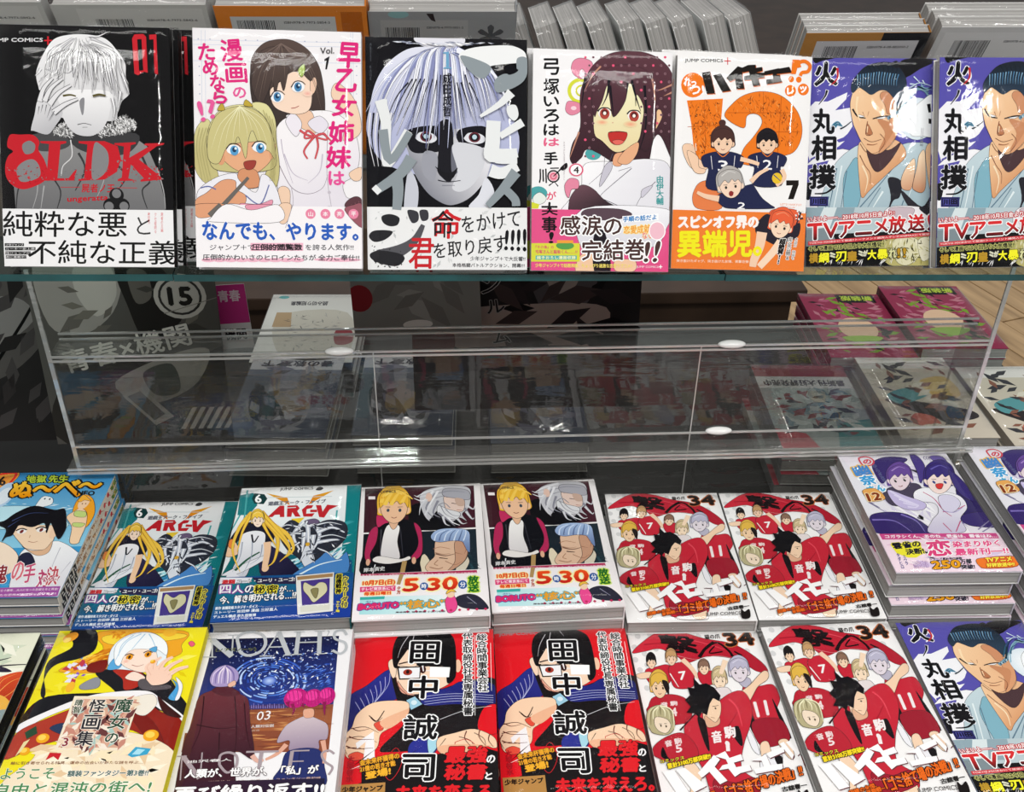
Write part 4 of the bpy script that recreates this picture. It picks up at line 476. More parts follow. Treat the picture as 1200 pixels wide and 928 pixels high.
DES['hk'] = {'w': 113,'h': 176,'t': 11,'base': 'F4F3F2','ops': [('t','JUMP COMICS',[61,55,378,46,62,88],'2A2A2C',0.8),('p','D0202C',[390,57,446,55,446,62,390,65]),('p','D0202C',[414,31,421,30,423,90,416,90]),('e','F07818',(136,264),99,100,0),('t','れっ',[66,199,163,216,58,271,160,273],'FFFFFF',3.3),('t','つ!!',[111,269,251,264,109,342,259,331],'FFFFFF',3.4),('p','D86A2A',[209,169,278,156,328,332,258,337]),('p','16110E',[204,163,274,150,323,326,253,331]),('p','D86A2A',[304,184,370,168,460,304,387,317]),('p','16110E',[300,178,366,162,455,298,382,311]),('p','D86A2A',[415,202,508,105,552,116,549,187,572,284,505,290,491,210,448,232]),('p','16110E',[410,196,504,99,547,110,545,181,567,278,500,284,486,204,444,226]),('p','D86A2A',[541,117,594,92,659,87,660,112,714,103,717,134,668,151,737,148,734,190,685,197,704,254,644,261,626,210,567,217,565,181,614,172,602,143,553,155]),('p','16110E',[537,111,590,86,654,81,655,106,709,97,713,128,663,145,733,142,729,184,681,191,699,247,640,255,621,204,562,211,561,175,609,166,597,137,549,149]),('p','D86A2A',[732,138,855,108,869,185,887,218,758,243,751,205,810,195,803,156,738,171]),('p','16110E',[727,132,851,101,865,179,883,211,753,237,746,199,805,189,798,150,734,165]),('p','D86A2A',[818,119,942,93,965,138,836,157]),('p','16110E',[813,113,937,87,961,132,831,151]),('p','F07818',[962,28,1022,27,994,145,956,144]),('e','F07818',(958,186),24,25,0),('e','F07818',(1023,187),24,25,0),('s','F07818',[1024,90,1017,54,1066,38,1111,71,1097,118,1048,130,1033,157],31,28),('e','F07818',(956,280),47,47,0),('t','レ',[929,258,982,256,931,308],'FFFFFF',4.2),('e','F07818',(1065,265),47,48,0),('t','ッ',[1038,241,1090,239,1040,291],'FFFFFF',4.3),('p','EE7A1C',[89,389,390,363,381,561,357,781,296,898,177,902,133,580]),('p','EE7A1C',[411,508,472,401,577,325,728,293,882,324,1006,424,1064,548,1061,674,1000,781,860,828,818,882,578,889,574,774,656,666,723,559,709,497,649,476,595,501,572,596],1,2.7),('d',['B4500E','8A3C0A','C8600F','F29A48'],[100,404,385,373,374,676,187,870],170,23,3.2,80,11,50),('d',['6A2E08','2A1408'],[100,404,385,373,374,676,187,870],34,9,5.3,10,14,90),('d',['B4500E','8A3C0A','C8600F','F29A48'],[433,507,515,389,729,309,951,405,1046,569,988,760,813,766,737,496,583,470],170,23,3.2,80,11,50),('d',['6A2E08','2A1408'],[433,507,515,389,729,309,951,405,1046,569,988,760,813,766,737,496,583,470],34,9,5.4,10,14,90),('s','C05A10',[102,602,381,576],4.1,4.3),('s','C05A10',[234,379,259,784],4.1,4.3),('s','C05A10',[432,476,997,456],4.1,4.3),('s','C05A10',[728,298,736,475],4.3,4.2),('s','C05A10',[882,324,869,785],4.3),('s','C05A10',[785,620,1048,611],4.3,4.2),('p','F2CDAE',[64,769,95,737,156,756,197,849,285,898,254,952,146,934,89,852],1,2.8),('p','E6804A',[162,1175,203,1065,291,1030,383,1070,413,1255,210,1263],1,2.9),('p','F2CDAE',[104,797,195,837,209,923,266,943,245,977,165,957],1,2.8),('s','F2CDAE',[132,796,107,743],14,9),('s','F2CDAE',[147,795,129,733],14,10),('s','F2CDAE',[163,795,152,741],14,9),('s','F2CDAE',[179,794,174,732],14,9),('p','20264A',[229,840,333,797,479,793,587,836,566,916,534,933,548,1090,287,1098,289,940,248,918],1,2.7),('s','E07A2A',[357,796,407,834,455,793],7.5,7.4),('s','E8E6EA',[306,830,322,939],5.3,4.2),('s','E8E6EA',[508,823,501,934],5.4,4.3),('t','3',[368,867,449,864,371,953],'F4F4F6',1.6),('p','4A2E2A',[303,736,303,649,350,593,414,578,481,620,503,698,489,753,324,766],1,2.7),('e','F2CDAE',(322,735),15,20,0),('e','F2CDAE',(485,730),15,20,0),('p','F2CDAE',[323,664,400,638,479,659,482,737,451,790,407,811,360,793,326,743],1,2.8),('p','4A2E2A',[319,719,319,641,399,604,481,636,488,714,464,683,438,697,418,677,389,701,366,680,341,700],1,2.7),('e','30302E',(368,733),9,11,0),('s','3A2E2C',[380,714,351,714],4.3,2.5),('e','30302E',(439,731),9,10,0),('s','3A2E2C',[426,713,455,710],4.2,2.5),('s','8A4038',[389,773,405,779,421,772],4.3),('e','4A2E2A',(392,560),30,27,0),('p','20264A',[621,826,715,788,848,783,946,823,926,894,897,910,911,1052,675,1059,676,917,638,896],1,2.8),('s','E07A2A',[737,787,783,821,826,784],7.5,7.4),('s','E8E6EA',[691,817,706,916],5.4,4.2),('s','E8E6EA',[874,811,868,911],5.4,4.3),('t','2',[747,850,821,848,750,928],'F4F4F6',1.6),('p','17141A',[688,732,688,654,730,603,788,590,848,627,869,697,857,747,707,759],1,2.8),('e','F2CDAE',(705,731),14,19,0),('e','F2CDAE',(853,726),13,19,0),('p','F2CDAE',[706,667,775,644,847,663,850,734,823,781,782,800,740,784,709,738],1,2.8),('p','17141A',[702,717,702,646,774,613,849,641,855,712,833,684,810,697,792,679,766,701,745,682,722,699],1,2.8),('e','30302E',(747,730),8,9,0),('s','3A2E2C',[758,712,731,712],4.2,2.6),('e','30302E',(811,728),9,9,0),('s','3A2E2C',[799,711,825,709],4.3,2.6),('s','8A4038',[766,766,781,771,795,765],4.3),('s','F2CDAE',[555,847,646,866,715,886],37,28),('s','F2CDAE',[909,923,934,988,869,1056],38,31),('e','E8C030',(872,996),43,45,0),('s','2A3A7A',[843,969,902,1017],7.7,5.4),('p','20264A',[364,1169,430,1123,653,1051,676,1062,748,1158,819,1211,843,1245,503,1255,412,1233],1,2.9),('s','F2CDAE',[387,1179,274,1161,200,1130],51,24),('s','F2CDAE',[652,1030,718,962,795,921],41,22),('p','B4B0AC',[368,1099,354,1001,398,930,468,903,550,940,589,1025,582,1091,397,1130],1,2.9),('e','F4D6BE',(390,1095),17,23,-8),('e','F4D6BE',(574,1064),16,24,-8),('p','F4D6BE',[379,1015,462,973,555,985,571,1074,546,1139,498,1169,443,1156,396,1103],1,2.9),('p','B4B0AC',[383,1078,371,989,455,935,554,958,574,1046,542,1015,515,1034,489,1015,461,1047,430,1026,405,1052],1,2.9),('s','D8D6D2',[400,993,458,952,517,964],10,3.7),('e','30302E',(442,1086),10,12,-8),('s','3A2E2C',[452,1063,419,1066],4.5,2.6),('e','30302E',(522,1073),10,12,-8),('s','3A2E2C',[504,1054,536,1047],4.4,2.7),('s','8A4038',[472,1129,492,1133,509,1123],4.5,4.4),('e','8E2C2C',(487,1133),20,22,0),('t','2',[552,1202,614,1206,543,1254],'F4F4F6',1.7),('p','16110E',[952,1010,1058,1006,1060,1041,1022,1163,974,1165,1008,1049,954,1053]),('t',"LET'S! HAIKYU!?",[909,1199,1092,1199,910,1217],'F0A080',0.3),('t','MOVIE',[968,1226,1036,1227,968,1237],'F0A080',0.3)],'spine': 'F4F3F2','band': {'y': 1278,'base': 'EE7F34','ops': [('p','E8623C',[832,1260,1049,1254,1076,1358,1045,1436,849,1386],1,2.9),('p','26222E',[702,1412,733,1345,822,1299,968,1493,925,1561,739,1477],1,2.9),('p','26222E',[966,1449,1076,1358,1070,1468,969,1515],1,2.9),('p','E8623C',[810,1379,833,1285,896,1236,966,1236,1023,1299,1025,1389,995,1446,822,1418],1,2.9),('e','F6D8BC',(830,1384),15,22,14),('e','F6D8BC',(997,1419),16,23,14),('p','F6D8BC',[850,1307,936,1298,1011,1341,992,1427,947,1477,895,1487,853,1457,831,1393],1,2.9),('p','E8623C',[830,1366,852,1280,944,1260,1020,1316,1005,1403,988,1363,959,1371,943,1345,908,1364,889,1335,858,1350],1,2.9),('s','F09068',[875,1294,940,1277,986,1309],10,3.6),('e','30302E',(877,1393),9,12,14),('s','3A2E2C',[895,1376,865,1368],4.4,2.7),('e','30302E',(950,1409),10,12,14),('s','3A2E2C',[941,1386,972,1390],4.5,2.7),('s','8A4038',[887,1443,903,1453,921,1450],4.5),('s','F2CDAE',[760,1443,742,1565,701,1677,692,1732],90,56),('s','F6D8BC',[923,1516,858,1607,749,1731],69,56),('t','スピンオフ界の',[49,1331,721,1312,53,1429],'FAF4F0',7.2),('e','FAF4F0',(702,1368),2,1,0),('t','異端児。',[48,1451,754,1427,55,1665],'F2EA20',7.9),('t','突き抜けたギャグ、突き抜けた友情、笑撃巨弾',[45,1684,656,1678,45,1708],'F8E0CC',0.3),('t','超絶賛!!',[916,1494,968,1493,885,1706,929,1707],'1A1416',3.7,'FAF6F2',5,1),('t','完全公開&',[984,1482,1024,1478,964,1670,1004,1672],'1A1416',0.6,'FAF6F2',4.1,1),('t','大迫力 映画も',[1042,1482,1070,1479,1015,1664,1044,1668],'1A1416',0,'FAF6F2',3.2,1),('s','2A2230',[1084,1269,1064,1336,1033,1414],15,9),('d',['F4F0EC','2A2230'],[1037,1260,1106,1258,1098,1335,1041,1337],20,11,9,40,15,50)]}}
DES['sumo1'] = {'w': 113,'h': 176,'t': 11,'base': '5650A8','ops': [('p','0E0E12',[54,-12,238,-3,130,23,65,44],1,2.5),('p','121216',[849,8,1124,12,983,90,852,164,764,112],1,2.6),('s','5650A8',[874,164,1005,101],15,4.2),('p','F1F1F5',[-16,448,69,364,178,364,351,286,341,343,245,437,375,415,400,572,357,634,281,697,379,655,282,739,33,875,-13,739]),('p','5650A8',[259,686,433,624,412,676,281,707]),('p','5650A8',[32,843,141,791,98,906,22,927]),('p','F1F1F5',[-8,902,375,772,382,1164,-3,1294],1,2.6),('p','5650A8',[-8,902,195,859,129,989,-6,1054]),('p','F1F1F5',[27,1032,219,956,130,1076]),('p','16161C',[-18,1065,50,1054,29,1185,-16,1163],1,2.7),('p',('C6D8DE','8FAAB6',(148,772),(506,1760)),[241,902,375,772,511,717,649,783,945,706,1132,838,1154,1765,2,1755,66,1382,153,1109],1,2.7),('p','7FB0C0',[323,1055,377,902,445,837,493,1012,474,1197,430,1307,364,1493],1,2.7),('s','5E7A8C',[264,924,222,1164,147,1492],15,2.2),('s','5E7A8C',[355,946,314,1219,273,1493],9,2.2),('s','5E7A8C',[199,1164,101,1492],8.8,2.3),('s','5E7A8C',[441,1296,721,979,833,815],11,2.2),('s','5E7A8C',[418,1296,308,1548],9,2.2),('s','5E7A8C',[655,1088,521,1296,455,1450],6.8,2.2),('s','5E7A8C',[864,1199,821,1364,849,1607],9,2.2),('s','E2EEF0',[309,902,267,1142,203,1448],15,3.4),('s','E2EEF0',[678,1121,567,1297],18,3.4),('s','E2EEF0',[1017,859,909,1166],18,3.4),('p',('F0C79C','D79A6C',(467,837),(654,1056)),[449,772,471,1077,496,1176,563,1110,744,946,879,815,784,685,510,685],1,2.7),('p','4A3438',[534,739,717,772,830,706,742,859,629,957,559,881],1,2.7),('s','8A5A44',[467,815,514,902,561,968,562,1055],9,3.4),('s','F6DDB8',[491,902,539,1012,518,1132],18,4.5),('p','24242C',[722,1012,837,1034,828,1166,772,1199,727,1297,661,1451,749,1198],1,2.7),('p','28262E',[839,1111,1026,1255,1128,1145,1146,1454,1028,1354,911,1254],1,2.7),('p',('F4D4B0','C88E6C',(857,903),(954,1122)),[837,1023,870,936,925,859,954,848,961,925,941,1056,919,1111,850,1100],1,2.7),('p',('F6DAB8','C08664',(982,837),(1023,1123)),[941,1067,973,925,993,816,1038,772,1053,903,1057,1079,1023,1134,954,1111],1,2.7),('p','E9BE96',[1050,772,1118,739,1138,1101,1092,1090],1,2.7),('p',('F3CDA2','E8B68A',(385,322),(750,529)),[375,395,395,291,437,218,568,186,722,217,801,320,815,487,796,634,732,739,623,804,557,791,490,718,433,613,399,530],1,2.5),('p','CC8E68',[668,279,768,320,770,445,705,467,681,394,636,321],1,2.6),('p','D89C72',[727,487,815,487,785,655,689,770,634,791,730,655],1,2.6),('p',('16202C','2A3C50',(566,62),(570,321)),[395,291,383,218,436,135,522,62,674,32,784,60,864,174,856,320,791,404,757,341,701,279,635,269,559,306,493,269,449,249],1,2.5),('p','14181E',[729,50,773,21,801,50,774,81],1,2.6),('s','7FA8C4',[436,139,437,191,435,234],10,2.2),('s','4E7EA4',[460,136,460,188,458,232],10,2.2),('s','7FA8C4',[484,133,483,184,481,230],10,2.2),('s','4E7EA4',[508,129,505,181,504,228],10,2.2),('s','7FA8C4',[532,126,528,178,527,226],10,2.1),('s','4E7EA4',[556,123,551,175,550,224],10,2.1),('s','7FA8C4',[580,120,574,172,573,221],10,2.2),('s','4E7EA4',[604,116,597,168,596,219],10,2.2),('s','7FA8C4',[628,113,620,165,619,217],10,2.2),('s','4E7EA4',[652,116,643,168,642,219],10,2.2),('s','7FA8C4',[676,119,666,171,665,221],10,2.2),('s','4E7EA4',[700,122,689,174,688,223],10,2.2),('s','7FA8C4',[724,125,712,177,711,225],10,2.2),('s','4E7EA4',[749,128,735,180,734,227],10,2.2),('s','7FA8C4',[773,131,758,183,757,229],10,2.2),('s','4E7EA4',[797,134,781,186,780,231],10,2.2),('s','1A1A20',[397,426,442,488,513,503],16,8.6),('s','1A1A20',[574,509,661,487,760,487],9,12),('p','F4F4F4',[442,472,502,488,464,494],1,2.6),('p','F4F4F4',[607,503,694,490,662,508],1,2.5),('s','A86848',[485,451,502,488],5.4,2.2),('s','A86848',[540,446,529,488],5.4,2.2),('s','8A5238',[530,530,516,634,554,647,576,623],8.4,6.4),('p','B87650',[531,550,523,634,576,634],1,2.6),('s','6A3A2C',[500,671,566,702,654,681],5.4,4.3),('s','A06848',[528,723,578,728,621,718],12,4.3),('s','6E96AC',[705,508,846,403,932,278,1063,246],28,8.8),('s','2A4A5E',[719,502,855,391,941,274,1064,257],15,8.4),('s','A8C8D4',[732,496,863,378,949,270,1064,267],17,8.6),('s','1C3444',[745,489,872,366,958,265,1064,277],9,8.6),('s','6E96AC',[758,483,881,353,967,261,1064,288],28,8.6),('s','2A4A5E',[771,477,889,341,975,257,1065,298],15,8.6),('s','A8C8D4',[784,470,898,328,984,253,1065,309],17,8.6),('s','1C3444',[797,464,906,316,993,249,1065,319],9,8.6),('s','6E96AC',[810,458,915,303,1002,244,1065,330],28,8.6),('g','FFFFFF','D8E6EE',(970,508),166,178),('p','F4F8FA',[924,445,1011,351,1109,319,1128,633,1017,654,906,634],1,2.6),('s','101014',[1067,382,1079,455],32,23),('s','101014',[1086,507,1081,549],36,22),('t','川田',[999,581,1027,581,997,739,1025,744],'8A8E96',0,None,0,1),('s','5A9AB8',[204,634,214,572,268,530,312,572],12,4.3),('s','2A4A5E',[204,634,225,572,268,538,312,572],12,4.3),('s','5A9AB8',[204,634,236,572,268,547,312,572],12,4.3),('s','2A4A5E',[204,634,247,572,268,555,312,572],12,4.3),('s','5A9AB8',[204,634,257,572,268,563,312,572],12,4.3),('s','22303A',[291,593,334,572,388,530],14,6.4),('s','16303E',[792,445,845,351,899,268,964,215],17,3.2),('s','8AB4C8',[815,487,878,341,953,257,1052,215],10,3.2),('s','2E5A74',[781,425,855,299,931,226],13,3.2),('s','CFE6EE',[898,247,985,205,1096,236],7.5,3.2),('s','16303E',[964,236,1053,257,1118,215],17,3.2),('s','8AB4C8',[997,215,1019,246,1108,267],10,3.2),('s','2E5A74',[857,393,900,320,965,288],14,3.2),('s','D8ECF4',[929,153,985,205],10,4.3),('s','D8ECF4',[1007,184,1030,215],10,4.3),('s','D8ECF4',[897,216,936,215],10,4.3),('p','C88A62',[618,519,706,529,773,571,709,697,633,770,686,634],1),('s','F8DDB4',[439,322,430,426,464,530],23,6.5),('s','F8DDB4',[531,571,527,624],10,5.3),('s','7A4630',[642,634,687,697,634,781,568,804],5.4,2.2),('s','7A4630',[468,718,513,781,568,804],5.4,3.2),('s','0E141A',[522,62,556,114,568,176],5.4,1),('s','0E141A',[566,62,593,113,600,176],5.2,1.1),('s','0E141A',[609,62,630,113,633,175],5.3,1.1),('s','0E141A',[653,61,667,113,666,175],5.4,1.1),('s','0E141A',[697,61,704,113,699,175],5.4,1.1),('s','0E141A',[741,61,742,113,732,175],5.2,1.1),('s','0E141A',[784,60,779,112,765,175],5.4,1.1),('s','F4F4F8',[239,84,268,167,187,229],36,10),('t','火',[65,32,260,41,66,230,258,224],'101014',8.6,'F0F0F6',6.2),('s','C02830',[259,84,260,167,209,224],21,8.4),('s','F0F0F6',[175,266,156,323,97,395],30,15),('s','101014',[171,269,156,318,100,390],23,5.4),('t','丸',[46,427,233,426,49,624,237,634],'101014',7.6,'F0F0F6',4.5),('t','相',[43,650,253,650,45,856,251,849],'101014',7.7,'F0F0F6',4.6),('t','撲',[31,896,252,902,28,1092],'101014',8.1,'F0F0F6',4.9),('s','101014',[74,1139,176,1131,255,1071],9,20),('p','2A2A6A',[31,1163,194,1164,195,1246,32,1245]),('p','1A1A30',[43,1172,182,1172,183,1238,44,1237]),('p','4A4A98',[50,1177,176,1178,176,1232,50,1232]),('t','川田',[54,1183,170,1183,55,1226],'14142A',3.6)],'spine': '1E1C30','band': {'y': 1256,'base': 'B9C9CE','ops': [('p','8FA6B0',[-4,1256,429,1258,386,1450,-1,1447]),('p','D6E2E4',[155,1256,269,1257,203,1448,67,1448]),('p','ECE8EC',[727,1259,1026,1260,1074,1343,915,1453,684,1407],1,2.7),('p','28262E',[1003,1260,1142,1261,1144,1355,1062,1321],1,2.7),('p','C8B8C0',[727,1275,911,1260,958,1298,845,1408],1,2.7),('p','131315',[-24,1491,1146,1454,1154,1776,-20,1766]),('p','7E8C92',[-1,1447,203,1426,274,1559,0,1590]),('p','B8B070',[675,1540,1124,1498,1136,1760,736,1750],1,2.7),('p','DCD8B4',[778,1540,963,1519,1035,1631,921,1752,805,1718],1,2.7),('p','E8E4C8',[998,1542,1125,1521,1134,1654,1037,1720],1,2.7),('d',['EDEAD0','8E8840','4A4828','C8C490'],[675,1540,1125,1509,1130,1754,679,1750],90,27,5.6,50,21,70),('d',['F0F0F0'],[2,1711,1141,1721,1142,1774,2,1764],22,29,3.4,-55,22,20),('t','いよいよ――…',[11,1340,316,1317,15,1382,316,1356],'F6F4F4',1.1,'C4242C',6.5),('t','2018年10月5日金より!',[321,1317,779,1287,322,1363,780,1328],'F8F4F2',1.1,'C4242C',7.3),('t','T',[12,1398,146,1390,13,1535],('D82C30','2E1216',(12,1431),(13,1535)),5.3,'F6F6F6',9),('t','V',[151,1393,282,1385,153,1520],('D82C30','2E1216',(152,1426),(153,1520)),5.4,'F6F6F6',9),('t','ア',[288,1383,425,1375,290,1515],('D82C30','2E1216',(289,1416),(290,1515)),5.4,'F6F6F6',9),('t','ニ',[437,1378,580,1370,438,1494],('D82C30','2E1216',(437,1411),(438,1494)),5.3,'F6F6F6',9),('t','メ',[597,1363,717,1355,599,1484],('D82C30','2E1216',(597,1396),(599,1484)),5.4,'F6F6F6',9),('t','放',[728,1341,878,1333,731,1479],('D82C30','2E1216',(729,1374),(731,1479)),5.4,'F6F6F6',9),('t','送',[901,1326,1045,1318,904,1464],('D82C30','2E1216',(901,1359),(904,1464)),5.4,'F6F6F6',9),('t','!',[1080,1327,1126,1318,1083,1459],('D82C30','2E1216',(1081,1360),(1083,1459)),5.4,'F6F6F6',9),('p','D04048',[17,1546,1118,1471,1119,1504,17,1579]),('t','TOKYO MXほかにて放送!!トーナメント編突入テレビANIMAXにて放送!!',[25,1552,1112,1478,25,1570],'F8E4E0',0.3),('t','そして漫画では今回より大気爆発!!',[21,1590,686,1551,21,1629,693,1595],'16161A',1.1,'C8C878',4.9),('t','横',[29,1651,104,1647,30,1730],'B8902C',3.6,'0C0C0E',4.1),('t','綱',[115,1646,200,1643,116,1726],'F2EE30',3.6,'0C0C0E',4.1),('t','〝',[212,1642,258,1637,213,1690],'D8D8C0',3.6,'0C0C0E',4),('t','刃',[263,1639,355,1635,264,1718],'F2EE30',3.6,'0C0C0E',4.1),('t','皇',[361,1634,452,1630,362,1714],'B8902C',3.5,'0C0C0E',4),('t','〟',[464,1629,504,1625,464,1678],'D8D8C0',3.6,'0C0C0E',4),('t','が',[504,1627,544,1623,505,1676],'D8D8C0',3.6,'0C0C0E',4),('t','大',[544,1625,619,1621,545,1705],'F2EE30',3.6,'0C0C0E',4),('t','暴',[630,1621,722,1617,632,1700],'F2EE30',3.6,'0C0C0E',4.1),('t','れ',[734,1615,797,1611,735,1695],'D8D8A0',3.6,'0C0C0E',4.1),('t','!!',[809,1612,884,1608,810,1691],'B8902C',3.6,'0C0C0E',4)]}}
DES['nube'] = {'w': 113,'h': 176,'t': 10,'base': '3A98CE','ops': [('p',('2F8CC8','8CCBE6',(776,-19),(758,1097)),[-830,-86,1166,-44,1266,1109,-124,1130]),('d',['DFF2FA','A8DCEE'],[157,446,1039,466,1104,1050,301,834],60,41,7.8,0,31,20),('p','BFE6F2',[13,564,571,546,913,848,116,829],1,4.1),('p','F0A040',[-207,-7,164,-15,169,164,94,274,-94,285],1,4.4),('s','E8302C',[-36,30,152,8,142,195],27,26),('t','6',[13,57,69,58,58,200],'1A1216',5.5),('e','B8D4EE',(161,353),97,197,0),('e','E4EEF6',(167,369),66,132,0),('p','F2F6F8',[518,664,521,454,553,378,640,411,661,503,577,561,561,680],1,4.1),('e','1A1A1E',(570,418),8,13,0),('e','1A1A1E',(618,425),8.1,13,0),('t','地',[273,43,364,45,302,160],'B8D040',4.1,'14181A',11),('t','獄',[372,45,463,47,400,163],'B8D040',4.1,'14181A',11),('t','先',[491,48,582,50,518,165],'B8D040',4.1,'14181A',11),('t','生',[590,50,681,52,616,167],'B8D040',4.1,'14181A',11),('t','ぬ',[183,148,379,153,227,386],('F8D040','F0980C',(183,148),(227,386)),12,'151512',17),('t','〜',[405,227,619,200,421,328,639,301],('F8D040','F0980C',(405,227),(421,328)),11,'151512',17),('t','べ',[578,134,834,140,635,383,885,388],('F8D040','F0980C',(578,134),(635,383)),12,'151512',17),('t','〜',[829,185,1039,170,843,274],('F8D040','F0980C',(829,185),(843,274)),11,'151512',17),('t','NEO',[847,306,1012,310,858,375],'151512',3.9),('p','F4A62A',[904,644,885,462,932,364,1030,435,1103,618,1110,766,1080,852,998,705],1,4),('p','F6D2AC',[914,614,957,570,1037,647,1081,823,1087,994,1085,1077,1008,1061,959,849,866,702],1,4),('e','F6D2AC',(962,494),50,96,0),('p','C4D880',[923,614,1023,632,1036,706,937,689],1,4),('p','C4D880',[958,786,1064,800,1043,851,968,835],1,3.9),('p','F8B43A',[895,462,924,370,1020,465,958,452,929,478],1,4.1),('e','7A3A2E',(952,506),6.1,10,0),('e','7A3A2E',(983,507),6,9,0),('p','F6E0CA',[189,1110,375,1032,607,1228,604,1464,283,1352],1,3.8),('p',('F6F6F8','DDDCE4',(767,1124),(1057,1676)),[637,1361,632,1148,848,1044,967,1074,1110,1187,1171,1269,1129,1528,1140,1776,757,1790,639,1464],1,3.6),('s','B4B2C0',[948,1129,956,1369,989,1575],7,2.2),('s','B4B2C0',[1098,1320,1060,1475],6.9,2.2),('s','B4B2C0',[679,1230,690,1362],7,2.3),('p','20203A',[625,1229,683,1190,751,1258,793,1365,655,1361],1,3.7),('p','F4D6B8',[412,836,718,815,811,846,852,1044,813,1153,686,1149,595,1093],1,3.9),('e','F0CCAC',(824,903),41,102,0),('p','E0B490',[600,1107,691,1163,813,1153,848,1044,862,1194,768,1232],1,3.7),('p','131218',[393,1033,367,864,205,774,306,747,376,631,509,530,719,595,809,582,881,761,913,877,894,1017,787,845,745,787,756,930,689,785,598,841,476,809,460,866,454,951,409,978],1,3.8),('s','3C4A78',[381,749,510,641,680,644],12,2.5),('s','3C4A78',[375,836,447,727],12,2.5),('e','F4F0EE',(524,902),44,32,0),('e','7A2C2C',(524,902),16,26,0),('s','1A1418',[468,889,508,859,563,880],17,12),('e','F4F0EE',(695,883),44,32,0),('e','7A2C2C',(695,883),16,27,0),('s','1A1418',[639,870,680,840,735,861],17,12),('s','A86A54',[630,1039,681,1056,717,1041],7.1,4.8),('s','C89A7C',[619,955,625,994],7.1,4.8),('t','鬼',[481,1357,571,1344,535,1593],'8A1E2A',3.5,'FAF0F0',6.7),('t','の',[609,1321,699,1308,659,1559],'D86878',3.4,'FAF0F0',6.6),('t','手',[721,1350,811,1337,769,1587],'C84A74',3.4,'FAF0F0',6.6),('t','対',[862,1419,952,1405,907,1652],'B83A6A',3.3,'FAF0F0',6.4),('t','決',[934,1389,1025,1376,978,1624,1066,1612],'C04A5A',3.4,'FAF0F0',6.6),('t','へん!',[924,1510,1068,1501,919,1573],'A83A5A',2.2,'FAF0F0',4.8),('p','A050A0',[499,1642,1111,1633,1125,1756,536,1784]),('t','あれから十数年…大人になった生徒たちと再会!',[540,1663,1100,1652,543,1692],'F4DCEC',0.5),('t','新たな恐怖が童守町に忍び寄る!!',[595,1718,1101,1707,599,1747],'F4DCEC',0.5)],'spine': 'EDE6D8','spine_ops': [('p','18181A',[60,8,150,20,150,112,60,100]),('p','F0ECE4',[74,26,110,34,110,50,74,44]),('p','F0ECE4',[90,64,134,70,134,86,90,80]),('p','18181A',[170,8,260,20,260,112,170,100]),('p','F0ECE4',[184,26,220,34,220,50,184,44]),('p','F0ECE4',[200,64,244,70,244,86,200,80]),('p','18181A',[280,8,360,20,360,112,280,100]),('p','F0ECE4',[294,26,320,34,320,50,294,44]),('p','F0ECE4',[310,64,344,70,344,86,310,80]),('p','18181A',[380,8,450,20,450,112,380,100]),('p','F0ECE4',[394,26,410,34,410,50,394,44]),('p','F0ECE4',[410,64,434,70,434,86,410,80]),('d',['C8A070','E0B88C','9A6A44','F4EAD8'],[470,5,1150,5,1150,125,470,125],150,30,7,10,3,60),('e','D0323C',(1180,40),30,24,0),('s','C8323C',[1180,40,1260,90],10,4),('e','D0323C',(1310,65),30,24,0),('s','C8323C',[1310,40,1380,90],10,4),('e','D0323C',(1440,40),30,24,0),('s','C8323C',[1440,40,1500,90],10,4),('d',['2E6A3A','1E2A24','6AA04A','D8B83A'],[1540,5,1700,5,1700,125,1540,125],60,24,8,20,5,60),('p','3A98CE',[1700,0,1820,0,1820,130,1700,130])]}
